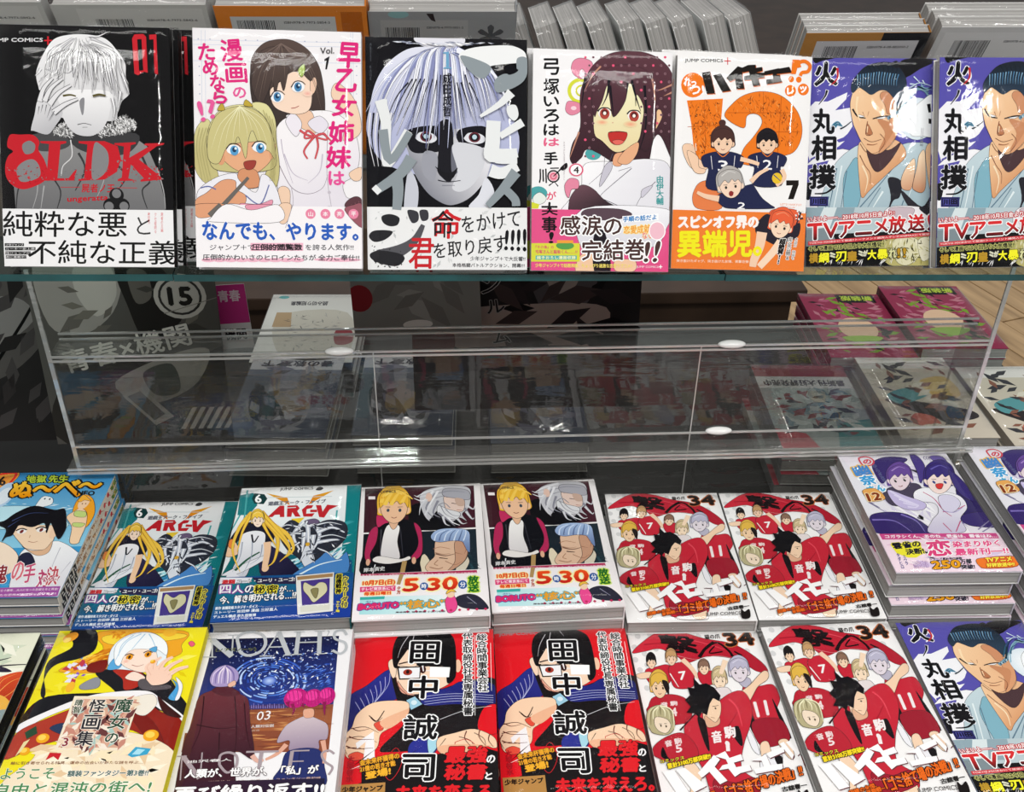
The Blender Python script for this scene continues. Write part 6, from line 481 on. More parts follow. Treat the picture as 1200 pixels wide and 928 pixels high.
DES['ha'] = {'w': 113,'h': 176,'t': 14,'base': 'F4F3F2','ops': [('e','D6D6D6',(85,37),25,31,0),('e','D6D6D6',(194,28),25,32,0),('e','D6D6D6',(21,301),25,30,0),('e','D6D6D6',(110,239),25,31,0),('e','D6D6D6',(56,488),24,29,0),('e','D6D6D6',(65,609),24,29,0),('e','D6D6D6',(41,414),24,29,0),('e','D6D6D6',(37,161),25,31,0),('e','D6D6D6',(993,254),25,31,0),('e','D6D6D6',(1038,357),25,29,0),('e','D6D6D6',(1088,432),24,30,0),('e','D6D6D6',(990,99),25,32,0),('e','D6D6D6',(867,227),24,30,0),('e','D6D6D6',(215,190),24,31,0),('e','D6D6D6',(359,218),24,31,0),('e','D6D6D6',(613,67),25,31,0),('e','D6D6D6',(111,365),24,30,0),('p','EED8C8',[1029,74,1074,53,1070,101,1043,126],1,3.9),('p',('CE2A3C','B01C30',(331,62),(612,374)),[6,225,109,111,273,3,472,12,659,94,848,149,965,228,1082,382,1107,494,1013,480,906,367,785,314,625,299,452,359,368,269,248,191,113,214],1,3.8),('s','A01428',[123,137,320,140,564,273],12,4.1),('s','DC4656',[333,49,572,118,801,226],17,6.3),('t','繋',[261,29,563,71,292,230,582,260],'180C10',8.6),('s','180C10',[727,134,639,210,567,303],17,33),('s','180C10',[619,235,749,147,832,239,852,308],17,24),('s','180C10',[726,186,664,262,780,251],12,16),('s','180C10',[879,253,934,304],16,21),('s','E8A8AC',[368,269,538,328,723,296,938,367],3.1),('p','C42638',[89,415,172,391,273,368,314,419,262,564,131,586,77,513],1,3.7),('p','1A1618',[107,348,116,279,142,235,171,225,194,261,194,324,182,368,112,373],1,3.7),('e','F2D2B4',(115,348),6,16,0),('e','F2D2B4',(183,349),6,16,0),('p','F2D2B4',[123,292,158,273,189,293,181,355,162,396,141,411,124,396,115,354],1,3.8),('p','1A1618',[115,336,124,273,162,245,192,274,186,337,179,311,167,321,161,305,146,323,139,306,126,321],1,3.7),('e','30302E',(134,348),3,8.1,0),('s','3A2E2C',[141,333,129,332],4.1,2.5),('e','30302E',(164,349),3,8.1,0),('s','3A2E2C',[160,334,173,333],4.2,2.5),('s','8A4038',[138,381,144,386,151,381],4.1,4.2),('p','C42638',[284,406,355,357,468,359,483,471,445,616,301,625,276,516],1,3.7),('p','C49A6A',[274,319,286,246,317,200,351,190,379,228,379,294,364,340,281,345],1,3.8),('e','F0CDB0',(284,319),7,17,0),('e','F0CDB0',(365,320),8,17,0),('p','F0CDB0',[294,260,336,241,372,261,363,327,340,369,316,384,295,369,285,325],1,3.8),('p','C49A6A',[284,306,295,240,340,211,377,241,369,307,361,281,347,291,339,274,322,293,313,275,298,290],1,3.8),('e','30302E',(307,319),4,9,0),('s','3A2E2C',[316,304,301,302],4.1,2.5),('e','30302E',(343,320),4,8.2,0),('s','3A2E2C',[338,304,353,303],4.2,2.5),('s','8A4038',[312,353,319,359,328,354],4.1),('t','7',[357,456,414,450,352,542],'F6F2F2',3.1),('s','EDEDED',[283,467,326,614],10,6),('s','F0CDB0',[417,321,475,422,506,532],50,32),('p','F2D2B4',[3,463,118,440,127,494,29,512],1,3.6),('p','C42638',[516,472,600,448,688,499,639,595,528,593],1,3.6),('p','8A6A58',[527,439,539,374,570,332,604,323,631,357,631,417,616,459,533,463],1,3.7),('e','F2D2B4',(537,439),7.1,16,0),('e','F2D2B4',(617,441),7,15,0),('p','F2D2B4',[547,386,589,369,625,387,615,447,592,485,567,499,547,484,537,445],1,3.7),('p','8A6A58',[537,428,548,368,593,342,629,369,621,429,613,405,599,414,592,399,574,416,566,399,551,414],1,3.7),('e','30302E',(559,440),5,7.1,0),('s','3A2E2C',[568,426,554,424],4.1,2.4),('e','30302E',(595,440),4.1,8.2,0),('s','3A2E2C',[591,426,605,425],4.1,2.5),('s','8A4038',[564,471,571,475,580,471],4,4.1),('p','CDB88E',[612,576,630,482,672,422,717,409,751,458,749,544,728,603,619,609],1,3.6),('e','F4DCC0',(625,576),9,22,0),('e','F4DCC0',(730,578),9,21,0),('p','F4DCC0',[640,499,695,475,742,501,726,586,696,641,663,660,637,640,626,584],1,3.7),('p','CDB88E',[626,559,642,474,702,437,748,476,735,561,726,527,707,540,698,518,675,543,664,519,644,539],1,3.6),('s','E6D8B0',[657,483,699,454,727,475],8.5,2.9),('e','30302E',(654,576),6,11,0),('s','3A2E2C',[666,556,648,554],4,2.4),('e','30302E',(701,577),5,11,0),('s','3A2E2C',[696,557,715,555],4,2.4),('s','8A4038',[659,620,669,627,680,621],4),('p','E4DADA',[613,655,726,645,740,740,613,749],1,3.6),('s','F4D8BC',[779,352,729,451,704,499],45,28),('p','C42638',[878,600,982,637,1111,628,1128,770,1072,885,1069,1043,1088,1165,956,1217,839,1193,811,949,806,811],1,3.6),('p','151215',[813,857,861,927,852,1128,815,1083],1,3.5),('p','151215',[1065,769,1105,1089,1100,1165,1069,1043],1,3.6),('t','11',[902,801,1007,787,896,946,993,929],'F0E6E6',4.9),('p','9A1C2E',[840,994,1068,976,1096,1165,968,1228,843,1215],1,3.5),('p','F2D2B4',[843,1215,915,1194,890,1386,823,1426],1,3.3),('p','F2D2B4',[990,1196,1071,1176,1083,1326,1033,1347],1,3.4),('p','EDEDF2',[771,993,818,1149,818,1300,771,1235],1,3.5),('p','EDEDF2',[848,1301,983,1303,945,1408,793,1426],1,3.3),('p','151215',[924,1334,978,1324,972,1388,936,1418],1,3.2),('p','B8B4C6',[828,526,935,552,918,636,855,635],1,3.6),('p','B9B6CC',[772,496,795,387,852,318,913,303,961,360,959,460,931,528,783,535],1,3.6),('e','E2D8E0',(790,496),13,25,0),('e','E2D8E0',(934,499),13,25,0),('p','E2D8E0',[809,407,884,379,948,410,929,508,888,572,844,594,808,570,791,506],1,3.7),('p','B9B6CC',[790,476,811,378,893,335,957,380,941,479,928,439,902,455,889,429,858,458,843,430,815,453],1,3.7),('s','DAD8E8',[831,388,889,355,928,380],9,3.3),('e','30302E',(830,497),8,12,0),('s','3A2E2C',[846,473,820,471],4.1,2.5),('e','30302E',(894,498),8,13,0),('s','3A2E2C',[887,474,913,473],4.1,2.4),('s','4A3A4A',[838,548,851,556,867,548],4,4.1),('p','F2D0B0',[808,717,921,624,1059,493,1105,506,1077,579,979,649,893,766,832,835],1,3.5),('p','B82434',[42,797,101,705,261,684,376,757,364,940,265,984,50,980,21,843],1,3.5),('t','音 駒',[148,764,283,750,146,810],'F0DCDC',1.9),('t','4',[218,823,265,820,211,903],'F0DCDC',2.9),('p','E0B44A',[88,618,105,505,152,433,206,417,250,477,251,580,228,651,98,658],1,3.6),('e','F0CDA8',(104,618),11,26,0),('e','F0CDA8',(230,620),11,27,0),('p','F0CDA8',[118,526,183,496,240,528,226,630,192,696,154,720,122,695,105,628],1,3.6),('p','E0B44A',[104,598,119,495,189,451,247,497,235,600,223,559,201,575,189,548,162,578,148,549,124,574],1,3.5),('e','2A1A14',(139,619),7,13,0),('s','3A2E2C',[152,595,130,592],6,3.6),('e','2A1A14',(195,620),7,13,0),('s','3A2E2C',[188,595,211,594],6,3.5),('s','8A4038',[147,671,159,680,172,672],6),('p','201818',[204,539,246,564,232,683,212,636],1,3.6),('p','C42638',[333,940,498,874,713,716,844,694,875,858,809,1039,715,1212,645,1423,739,1548,683,1687,392,1701,350,1417,276,1117],1,3.4),('p','161014',[410,941,464,987,437,1250,413,1163],1,3.4),('p','161014',[648,1080,717,1037,711,1191,685,1212],1,3.4),('s','8E1424',[458,1120,587,1079,742,902],11,3.8),('s','E04858',[705,763,750,856,747,1037],19,5.8),('s','2A1218',[248,1050,402,896],13,9),('t','音',[488,1077,566,1067,477,1186],'F4EAEA',3.7),('t','駒',[597,1039,685,1027,587,1149,671,1135],'F4EAEA',3.7),('e','F4EAEA',(590,1193),18,25,0),('p','F4EAEA',[574,1205,604,1206,594,1264,564,1263]),('p','B82434',[8,1199,110,1114,252,1072,330,1162,340,1291,209,1373,12,1284],1,3.3),('p','161014',[83,1200,102,1286,126,1329,57,1285],1,3.3),('t','音 駒',[105,1146,238,1116,106,1201],'F0DCDC',1.9),('t','5',[182,1191,229,1181,178,1256],'F0DCDC',2.8),('p','B7AE86',[2,934,38,832,136,794,207,846,225,960,194,1049,131,1088,39,1068,14,1024],1,3.4),('p','F0DCC4',[82,912,164,937,185,1004,138,1070,80,1047,58,980],1,3.5),('s','D8D2A8',[135,803,43,855,2,1023],17,3.8),('s','8E8660',[135,803,58,855,28,990],17,3.8),('s','F0ECC8',[135,803,74,855,56,935],17,3.8),('s','D8D2A8',[135,803,100,856,93,913],17,3.8),('s','8E8660',[135,803,128,856,123,895],17,3.8),('s','F0ECC8',[135,803,162,857,154,914],17,3.8),('s','D8D2A8',[135,803,190,857,185,941],17,3.8),('s','8E8660',[135,803,208,858,199,994],17,3.8),('s','F0ECC8',[135,803,221,858,205,1038],17,3.8),('s','4A3A30',[95,980,116,981],4.8,3.8),('s','4A3A30',[135,981,156,982],4.7,3.8),('e','5A4A34',(106,998),6.1,12,0),('e','5A4A34',(146,1008),7,11,0),('p','F2D0B0',[517,759,624,773,616,877,567,971,508,999,456,942],1,3.5),('p','E0B090',[475,920,541,989,587,944,568,1012,472,1032],1,3.4),('p','121014',[334,883,381,826,348,756,399,710,396,627,449,640,466,532,502,605,560,594,615,643,648,726,622,784,581,749,540,806,491,920,457,885,425,941,402,896]),('s','2A1C1C',[555,834,607,826],5.8,3.9),('e','3A2A24',(576,853),7,9,0),('s','8A4A3A',[518,939,548,948],3.8),('p','F2D2B4',[209,1373,274,1332,329,1458,263,1599,217,1717,177,1697,229,1538],1,3.2),('p','EDE8E8',[449,1702,683,1687,686,1746,471,1742],1,3.1),('p','F2D2B4',[579,1625,699,1608,690,1727,588,1734],1,3.1),('p','9A1C2E',[425,1501,564,1544,718,1507,724,1628,478,1703,394,1602],1,3.2),('p','6A3A40',[41,1430,135,1417,210,1626,124,1648]),('p','FBFAFA',[37,1421,130,1409,205,1618,120,1640]),('p','6A3A40',[149,1421,218,1402,347,1568,245,1617]),('p','FBFAFA',[144,1413,213,1393,342,1560,240,1609]),('p','6A3A40',[306,1455,464,1302,502,1345,447,1406,514,1531,450,1560,396,1447,329,1497]),('p','FBFAFA',[301,1447,460,1293,497,1336,442,1398,509,1523,446,1552,391,1439,324,1489]),('p','6A3A40',[470,1312,559,1272,578,1336,673,1306,678,1359,600,1378,607,1420,715,1401,720,1453,627,1472,578,1502,547,1429,471,1438,508,1397,554,1388,546,1346]),('p','FBFAFA',[465,1304,555,1263,573,1327,669,1297,674,1350,596,1370,603,1412,710,1393,715,1445,623,1464,573,1494,542,1421,467,1430,503,1389,549,1379,542,1337]),('p','6A3A40',[736,1366,865,1320,875,1415,967,1406,959,1454,743,1485,736,1443,822,1424,817,1372]),('p','FBFAFA',[732,1358,861,1311,871,1406,962,1398,955,1446,739,1476,732,1435,817,1416,813,1363]),('p','6A3A40',[867,1309,1018,1253,1016,1302,888,1352]),('p','FBFAFA',[863,1301,1013,1244,1012,1293,884,1344]),('p','6A3A40',[1055,1206,1087,1198,1136,1315,1109,1335]),('p','FBFAFA',[1051,1197,1083,1189,1132,1306,1105,1327]),('p','6A3A40',[998,1226,1036,1210,1079,1335,1056,1372]),('p','FBFAFA',[993,1218,1032,1201,1075,1326,1052,1364]),('t','コミックス',[38,1317,228,1289,38,1344,227,1320],'F4E040',0.9,'2A2010',3.9),('t','累計3100万部突破!!',[85,1353,433,1276,87,1399,429,1322],'F4D824',2.7,'2A2010',6.5),('t','因縁の全国、',[186,1653,409,1598,184,1693],'E8681A',1.7,'3A1408',5),('t','音駒戦―',[312,1660,470,1623,310,1699],'E8681A',1.7,'3A1408',4.9),('t','「ゴミ捨て場の決戦」!!',[472,1573,1101,1411,473,1693,1088,1514],'E8681A',3.5,'3A1408',7.5),('t','古舘春一',[897,1602,1094,1571,895,1644,1091,1616],'1C1818',1.8),('t','JUMP COMICS',[690,1668,1001,1658,686,1719,994,1709],'4A4646',0.4),('p','1C1818',[1014,1634,1036,1665,1083,1636,1066,1734,998,1737],1,3.2),('t','猫の爪',[666,52,800,49,660,104],'2A2422',2.1),('t','34',[830,49,1073,37,831,195,1081,184],'1C1210',9,'C8703A',7.8)],'spine': 'E9E6E4'}
DES['den'] = {'w': 113,'h': 176,'t': 14,'base': 'E9E6EE','ops': [('d',['DCD6EA','F8F6FA','C8C0DC'],[42,11,1111,23,1284,1227,-33,1209],60,217,43,60,61,60),('t','COMICS',[873,47,1010,49,861,103],'6A6488',1.6),('p','3A2C6E',[311,164,483,54,697,94,475,276,314,488,283,382],1,4.3),('p','4A3A86',[746,19,824,58,823,244,686,493,720,279],1,4.4),('p','6A5AA6',[937,59,1073,61,1077,283,1002,246],1,4.4),('p','EEE8F2',[30,49,212,51,164,199,64,235]),('p','4A4258',[267,627,433,525,642,492,656,631,530,799,284,829],1,4),('p','37296A',[19,989,187,926,386,961,525,1154,510,1247,3,1225],1,3.8),('s','7E6EBA',[24,1037,227,1055,337,1214],24,5.3),('s','7E6EBA',[323,960,435,1058,460,1215],24,5.4),('s','7E6EBA',[839,1095,1061,1066,1201,1132],24,5.5),('p','2E2260',[1009,567,1125,603,1143,873,1116,1035,936,1065,930,870],1,4.1),('p','3A2C6E',[878,1000,1115,938,1256,1101,1146,1162,910,1128],1,3.9),('p','6A4A9A',[358,471,409,299,507,177,605,138,669,214,649,369,595,480,367,528],1,4.1),('e','E8D4DC',(384,467),19,42,-6),('e','E8D4DC',(604,435),19,42,-6),('p','E8D4DC',[427,327,547,263,641,295,595,451,521,558,450,603,400,576,384,482],1,4.2),('p','6A4A9A',[388,437,436,280,568,193,659,246,617,403,605,345,562,376,547,339,494,392,475,353,429,395],1,4.1),('s','A888CC',[465,291,558,225,615,253],15,5.3),('e','30302E',(445,458),12,21,-6),('s','3A2E2C',[474,418,435,421],8.9,5.3),('e','30302E',(542,444),12,21,-6),('s','3A2E2C',[535,409,576,400],8.9,5.4),('s','8A4038',[449,534,467,543,493,527],8.8,8.7),('p',('F4F2F8','CFC8E0',(765,633),(748,1219)),[570,630,704,563,858,617,997,704,994,871,865,1032,830,1220,495,1231,581,1060,693,933,701,801,542,765],1,4),('s','C04A7A',[656,631,726,734,748,901,794,999],11,8.2),('s','C04A7A',[735,933,875,902,986,838],11,8.5),('s','C04A7A',[673,1093,707,1219],10,8),('s','C04A7A',[852,1064,748,1219],11,8.1),('p','DAD4EA',[782,701,918,686,957,804,840,935,748,901],1,4),('s','A89ACC',[741,917,838,941,951,870],11,5.7),('p','C8BCE4',[322,593,481,697,615,800,557,898,409,896,317,796],1,4),('s','E0D8F4',[338,610,426,730,539,832],25,14),('s','E0D8F4',[360,672,444,764,539,832],25,14),('s','E0D8F4',[382,733,462,798,539,832],25,14),('s','E0D8F4',[403,794,480,831,539,832],25,14),('s','E0D8F4',[425,854,497,865,539,832],25,14),('p','3A2C78',[722,477,803,272,931,138,1047,108,1108,217,1064,407,987,536,724,551],1,4.1),('e','F8E0DA',(752,478),23,50,0),('e','F8E0DA',(1004,481),23,50,0),('p','F8E0DA',[820,310,965,254,1066,313,992,499,895,618,808,661,755,617,750,496],1,4.2),('p','3A2C78',[761,441,836,253,997,170,1093,256,1024,444,1018,369,965,398,954,349,886,405,871,352,813,397],1,4.2),('s','6A60B4',[867,272,982,208,1042,255],19,6.5),('e','3A4A8A',(822,479),14,25,0),('s','3A2E2C',[860,435,815,430],8.9,5.4),('e','3A4A8A',(933,480),14,25,0),('s','3A2E2C',[931,435,978,432],9,5.4),('s','8A4038',[816,574,836,589,866,575],8.8),('p','D83A3A',[828,512,902,502,864,572,817,582],1,4.1),('p','3A2C78',[1055,283,1124,498,1099,772,1011,670,1006,461],1,4.3),('s','8A82A6',[967,1191,1124,1067],13,8.2),('s','8A82A6',[995,1223,1138,1131],13,8.2),('s','7A7496',[77,776,125,794],22,5.6),('s','7A7496',[77,776,156,860],22,5.6),('s','7A7496',[77,776,187,926],22,5.5),('s','D84A5A',[199,163,204,74,291,52,340,109,305,183,220,200,199,163],18),('t','の',[242,96,321,97,219,171],'D84A5A',4.6),('t','幽',[80,217,237,182,85,380,251,346],'4A8AD0',7.5,'F2C23A',13),('t','奈',[96,380,251,346,106,521,250,495],'3AA0DC',7.3,'FFFFFF',12),('t','さん',[122,538,308,506,132,642,295,610],'4AB0E0',5.8,'FFFFFF',12),('t','ゆらぎ荘',[293,182,344,165,320,471,361,447],'5A5A8A',3.1,None,0,1),('p','E8A85A',[68,607,209,574,254,728,102,767],1,4),('t','12',[86,652,222,633,81,766,211,741],'8A3A1A',7.1,'F8E0B0',10)],'spine': 'DDD8E6','band': {'y': 1247,'base': 'F3DCE8','ops': [('p','D04C8C',[17,1246,1108,1249,1107,1323,21,1326]),('t','コガラシくん、あのね…雲雀は、雲雀はね…',[63,1262,1101,1264,57,1308,1092,1310],'FBEFF5',2),('d',['F8E8F0','E8C4DA','DCC8E8'],[44,1347,1168,1348,1086,1756,19,1768],60,93,26,20,62,40),('p','F0E83A',[69,1393,355,1361,328,1515,247,1572,168,1571,88,1512]),('t','雲雀の',[84,1378,356,1343,87,1459,341,1427],'1A1A2A',3.9,'F0E83A',5.6),('t','決断!',[183,1460,350,1445,172,1536],'1A1A2A',3.8,'F0E83A',5.5),('t','恋',[409,1352,631,1334,362,1559,575,1542],'E0407C',7.9,'FFFFFF',9),('t','染まりゆく',[649,1365,1086,1347,629,1445,1070,1431],'E8508A',3.9,'FFFFFF',5.7),('t','最新刊―!!',[633,1466,1123,1449,610,1554,1103,1532],'E8508A',3.9,'FFFFFF',5.6),('t','ミウラ',[130,1536,161,1533,112,1671],'4A4A8A',1.3,None,0,1),('t','タダヒロ',[79,1512,109,1509,60,1718],'4A4A8A',1.3,None,0,1),('t','みんなの大好きな ゆらぎ荘の 幽奈さん',[192,1615,334,1608,175,1714,313,1705],'A888B8',0.4),('t','シリーズ累計発行部数',[360,1580,657,1572,353,1609],'2A2A3A',1.3),('t','250',[357,1626,617,1607,340,1722,594,1704],'E8A01A',6.3,'3A2A1A',7.2),('t','万部',[626,1601,729,1594,610,1664],'2A2A3A',2.5),('t','突破!',[607,1672,729,1666,594,1729],'2A2A3A',2.5),('p','F07A2A',[772,1609,884,1581,1130,1570,1102,1700,823,1724,766,1695],1,3.6),('t','TVアニメ',[862,1587,1099,1573,850,1647],'F4EA4A',3.8,'D0342A',7.3),('t','好評放送中!!',[840,1662,1095,1648,828,1713],'F4EA4A',2.5,'D0342A',5.5)]}}
DES['mag'] = {'w': 113,'h': 176,'t': 14,'base': 'F0E21E','ops': [('d',['F8F060','E4CC10','F4E83A'],[7,-13,1099,26,1138,632,0,695],50,72,21,30,71,60),('p','F0A828',[307,18,953,31,971,180,953,295,535,430,127,414,248,307,387,198],1,2.2),('p','F7D640',[377,60,930,60,929,120,463,162],1,2.2),('d',['F0B030','D88418','F8D860','C86A10'],[242,288,463,162,510,336,155,415],90,44,12,-30,72,20),('d',['F0B030','D88418','E89A20'],[396,21,570,17,573,87,432,102],40,21,10,-20,73,50),('d',['8A5AC0','E8E4F0','C03A4A','4A8AC8'],[155,415,254,231,335,459,223,545],26,37,23,30,74,60),('p','18181E',[87,10,275,6,329,196,242,288,89,339,41,448,71,645,193,667,456,642,604,683,584,612,394,424,671,416,817,495,943,500,1062,665,1140,772,1131,857,945,747,814,656,462,660,209,720,23,881,-9,864,97,664,33,466,20,299,150,170],1,2.1),('p','18181E',[-8,830,119,647,589,630,889,623,1123,754,1142,874,930,798,472,695,169,803,-5,913],1,1.9),('e','F0A030',(106,70),58,45,-40),('e','FAD878',(88,99),30,25,-40),('e','F4B832',(253,564),31,49,0),('e','F4B832',(854,47),53,42,0),('p','E8607A',[1018,162,1043,143,1072,180,1048,202],1,2.1),('p','F4F2F4',[-4,897,150,786,357,673,534,628,806,620,933,695,1131,857,1135,907,957,799,796,690,549,681,351,742,167,837,12,963],1,1.8),('p',('B03A2A','8A2018',(258,874),(951,999)),[12,963,194,838,378,743,551,689,798,699,961,816,1129,907,1120,1165,906,1029,730,958,431,1011,195,1082,0,1183],1,1.8),('p','7A1C16',[668,720,927,899,1061,1131,906,1029],1,1.9),('p','EFE8DA',[741,688,869,658,918,746,861,846,772,809],1,1.9),('p','3A1414',[908,677,1004,767,1121,873,992,835],1,1.9),('p','B02E22',[516,410,634,378,774,493,741,582,651,605,611,505],1,2),('p','7A1C16',[330,348,448,314,451,426,338,422],1,2),('p','8E9098',[320,549,410,480,453,509,453,580,347,594],1,2),('p','F3E2C4',[195,1082,359,1072,737,982,1083,1116,1193,1321,1171,1612,236,1574,51,1395,192,1191],1,1.8),('d',['FAF0D8','E6C8A0','F6E6C0'],[200,1098,743,1007,1094,1164,1182,1440,301,1405],60,89,29,20,75,60),('p','F8E0D0',[627,488,676,435,774,493,742,528,669,517],1,2),('p','E8F2F8',[483,391,448,238,481,123,577,47,708,44,812,115,875,254,885,368,845,441,761,438,587,413],1,2),('p','58A8DC',[473,405,500,297,567,338,556,403],1,2),('p','FBE3D2',[542,271,618,206,762,211,826,328,813,421,735,446,627,405,558,347],1,2),('p','F6FAFC',[510,336,477,162,580,57,724,53,850,156,882,283,810,232,750,221,620,216,566,281,556,375],1,2),('s','A8CCE4',[638,57,545,145,510,336],9,3.3),('s','A8CCE4',[668,59,632,148,606,215],8.8,3.5),('s','A8CCE4',[697,60,744,133,796,232],8.8,3.5),('s','A8CCE4',[583,67,521,164,523,279],8.8,3.5),('p','5AA8D8',[736,220,787,193,793,251],1,2.1),('e','E89A20',(609,294),26,30,0),('e','4A2A14',(609,294),10,17,0),('s','3A2420',[571,277,600,259,639,276],8.5,6.7),('e','E89A20',(741,272),26,29,0),('e','4A2A14',(741,272),10,17,0),('s','3A2420',[703,255,733,237,771,254],8.7,6.9),('s','A85A4A',[646,371,692,387,733,370],5,3.4),('g','F4B4A0','FBE3D2',(594,335),26,23),('p','F8D2BC',[786,512,785,420,846,385,926,425,971,501,929,562,835,571],1,2),('s','F8D2BC',[813,421,809,347,848,301],49,23),('s','E0A890',[813,421,809,347,848,301],3.3,1.7),('s','F8D2BC',[855,423,880,349,934,304],50,23),('s','E0A890',[855,423,880,349,934,304],3.4,1.7),('s','F8D2BC',[902,443,944,380,1012,335],49,23),('s','E0A890',[902,443,944,380,1012,335],3.3,1.7),('s','F8D2BC',[939,481,997,428,1069,403],49,23),('s','E0A890',[939,481,997,428,1069,403],3.3,1.6),('s','F8D2BC',[812,476,766,401,783,355],49,23),('s','E0A890',[812,476,766,401,783,355],3.3,1.7),('p','5A5458',[735,528,779,512,850,577,959,572,981,609,833,621,757,592],1,1.9),('p','4AA0D8',[988,697,1019,592,975,519,1065,612,1060,717],1,1.9),('p','F4F2F4',[999,502,1064,576,1070,700,1040,716,1044,611],1,1.9),('e','F0A820',(206,1019),45,40,20),('e','F8D45A',(199,1012),27,23,20),('e','F0A820',(944,1023),55,48,20),('e','F8D45A',(937,1016),33,27,20),('e','F0A820',(119,1123),36,32,20),('e','F8D45A',(111,1116),22,19,20),('e','F0A820',(795,346),20,19,20),('e','F8D45A',(787,338),12,11,20),('p','2A4A34',[65,965,125,910,155,976,97,1022]),('p','E8D8A0',[69,1163,86,1046,121,1023,94,1125]),('p','3AA4CC',[825,1181,863,1115,971,1135,957,1182,859,1201]),('p','A8E0F0',[853,1178,880,1132,934,1142,905,1180]),('p','C8202C',[283,1202,293,1141,373,1148,369,1205,327,1173]),('p','2A7AC0',[436,1091,458,1012,490,1077]),('p','2A3A5A',[226,938,303,892,412,945,379,1009],1,1.8),('p','F2E4CC',[311,654,785,676,780,1144,317,1121]),('p','D8A890',[339,681,769,701,763,1120,336,1100]),('d',['EDD4B8','C88A78','A8C8C0','F4E8D8','6A3A3A'],[339,681,769,701,763,1120,336,1100],110,63,22,60,76,70),('t','魔',[620,692,743,697,625,812],'2A4A38',2.4,'F8F0E4',4.5),('t','女',[619,837,740,842,624,954],'2A4A38',2.3,'F8F0E4',4.5),('t','の',[635,995,721,998,638,1075],'2A4A38',2.3,'F8F0E4',4.3),('t','怪',[443,691,553,695,443,805,558,810],'2A2A30',2.4,'F8F0E4',4.6),('t','画',[437,830,558,835,447,955],'2A2A30',2.3,'F8F0E4',4.5),('t','集',[432,971,551,975,442,1091],'2A2A30',2.3,'F8F0E4',4.4),('t','晴智',[334,686,389,689,338,810,398,812],'4A5A4A',1.6,'F8F0E4',4.6,1),('t','3',[351,1024,386,1025,359,1091],'8A2A3A',2.2,'F8F0E4',4.3),('t','絵に引き寄せられる特典…運命の出会いが新たな謎を呼ぶ…',[58,1204,943,1232,60,1229],'8A5A3A',0.4),('t','額装ファンタジー第3巻!!',[465,1293,1000,1306,469,1338,1001,1353],'2A5A5A',1.4,'F8F0E4',3.1),('t','ようこそ',[21,1260,369,1266,32,1343,384,1353],'4E8A5A',1.1,'F8F4E4',3.1),('t','自由と混沌の街へ!',[20,1380,1045,1390,27,1467,1043,1485],'4E8A5A',2.1,'F8F4E4',5)],'spine': 'E8D820'}
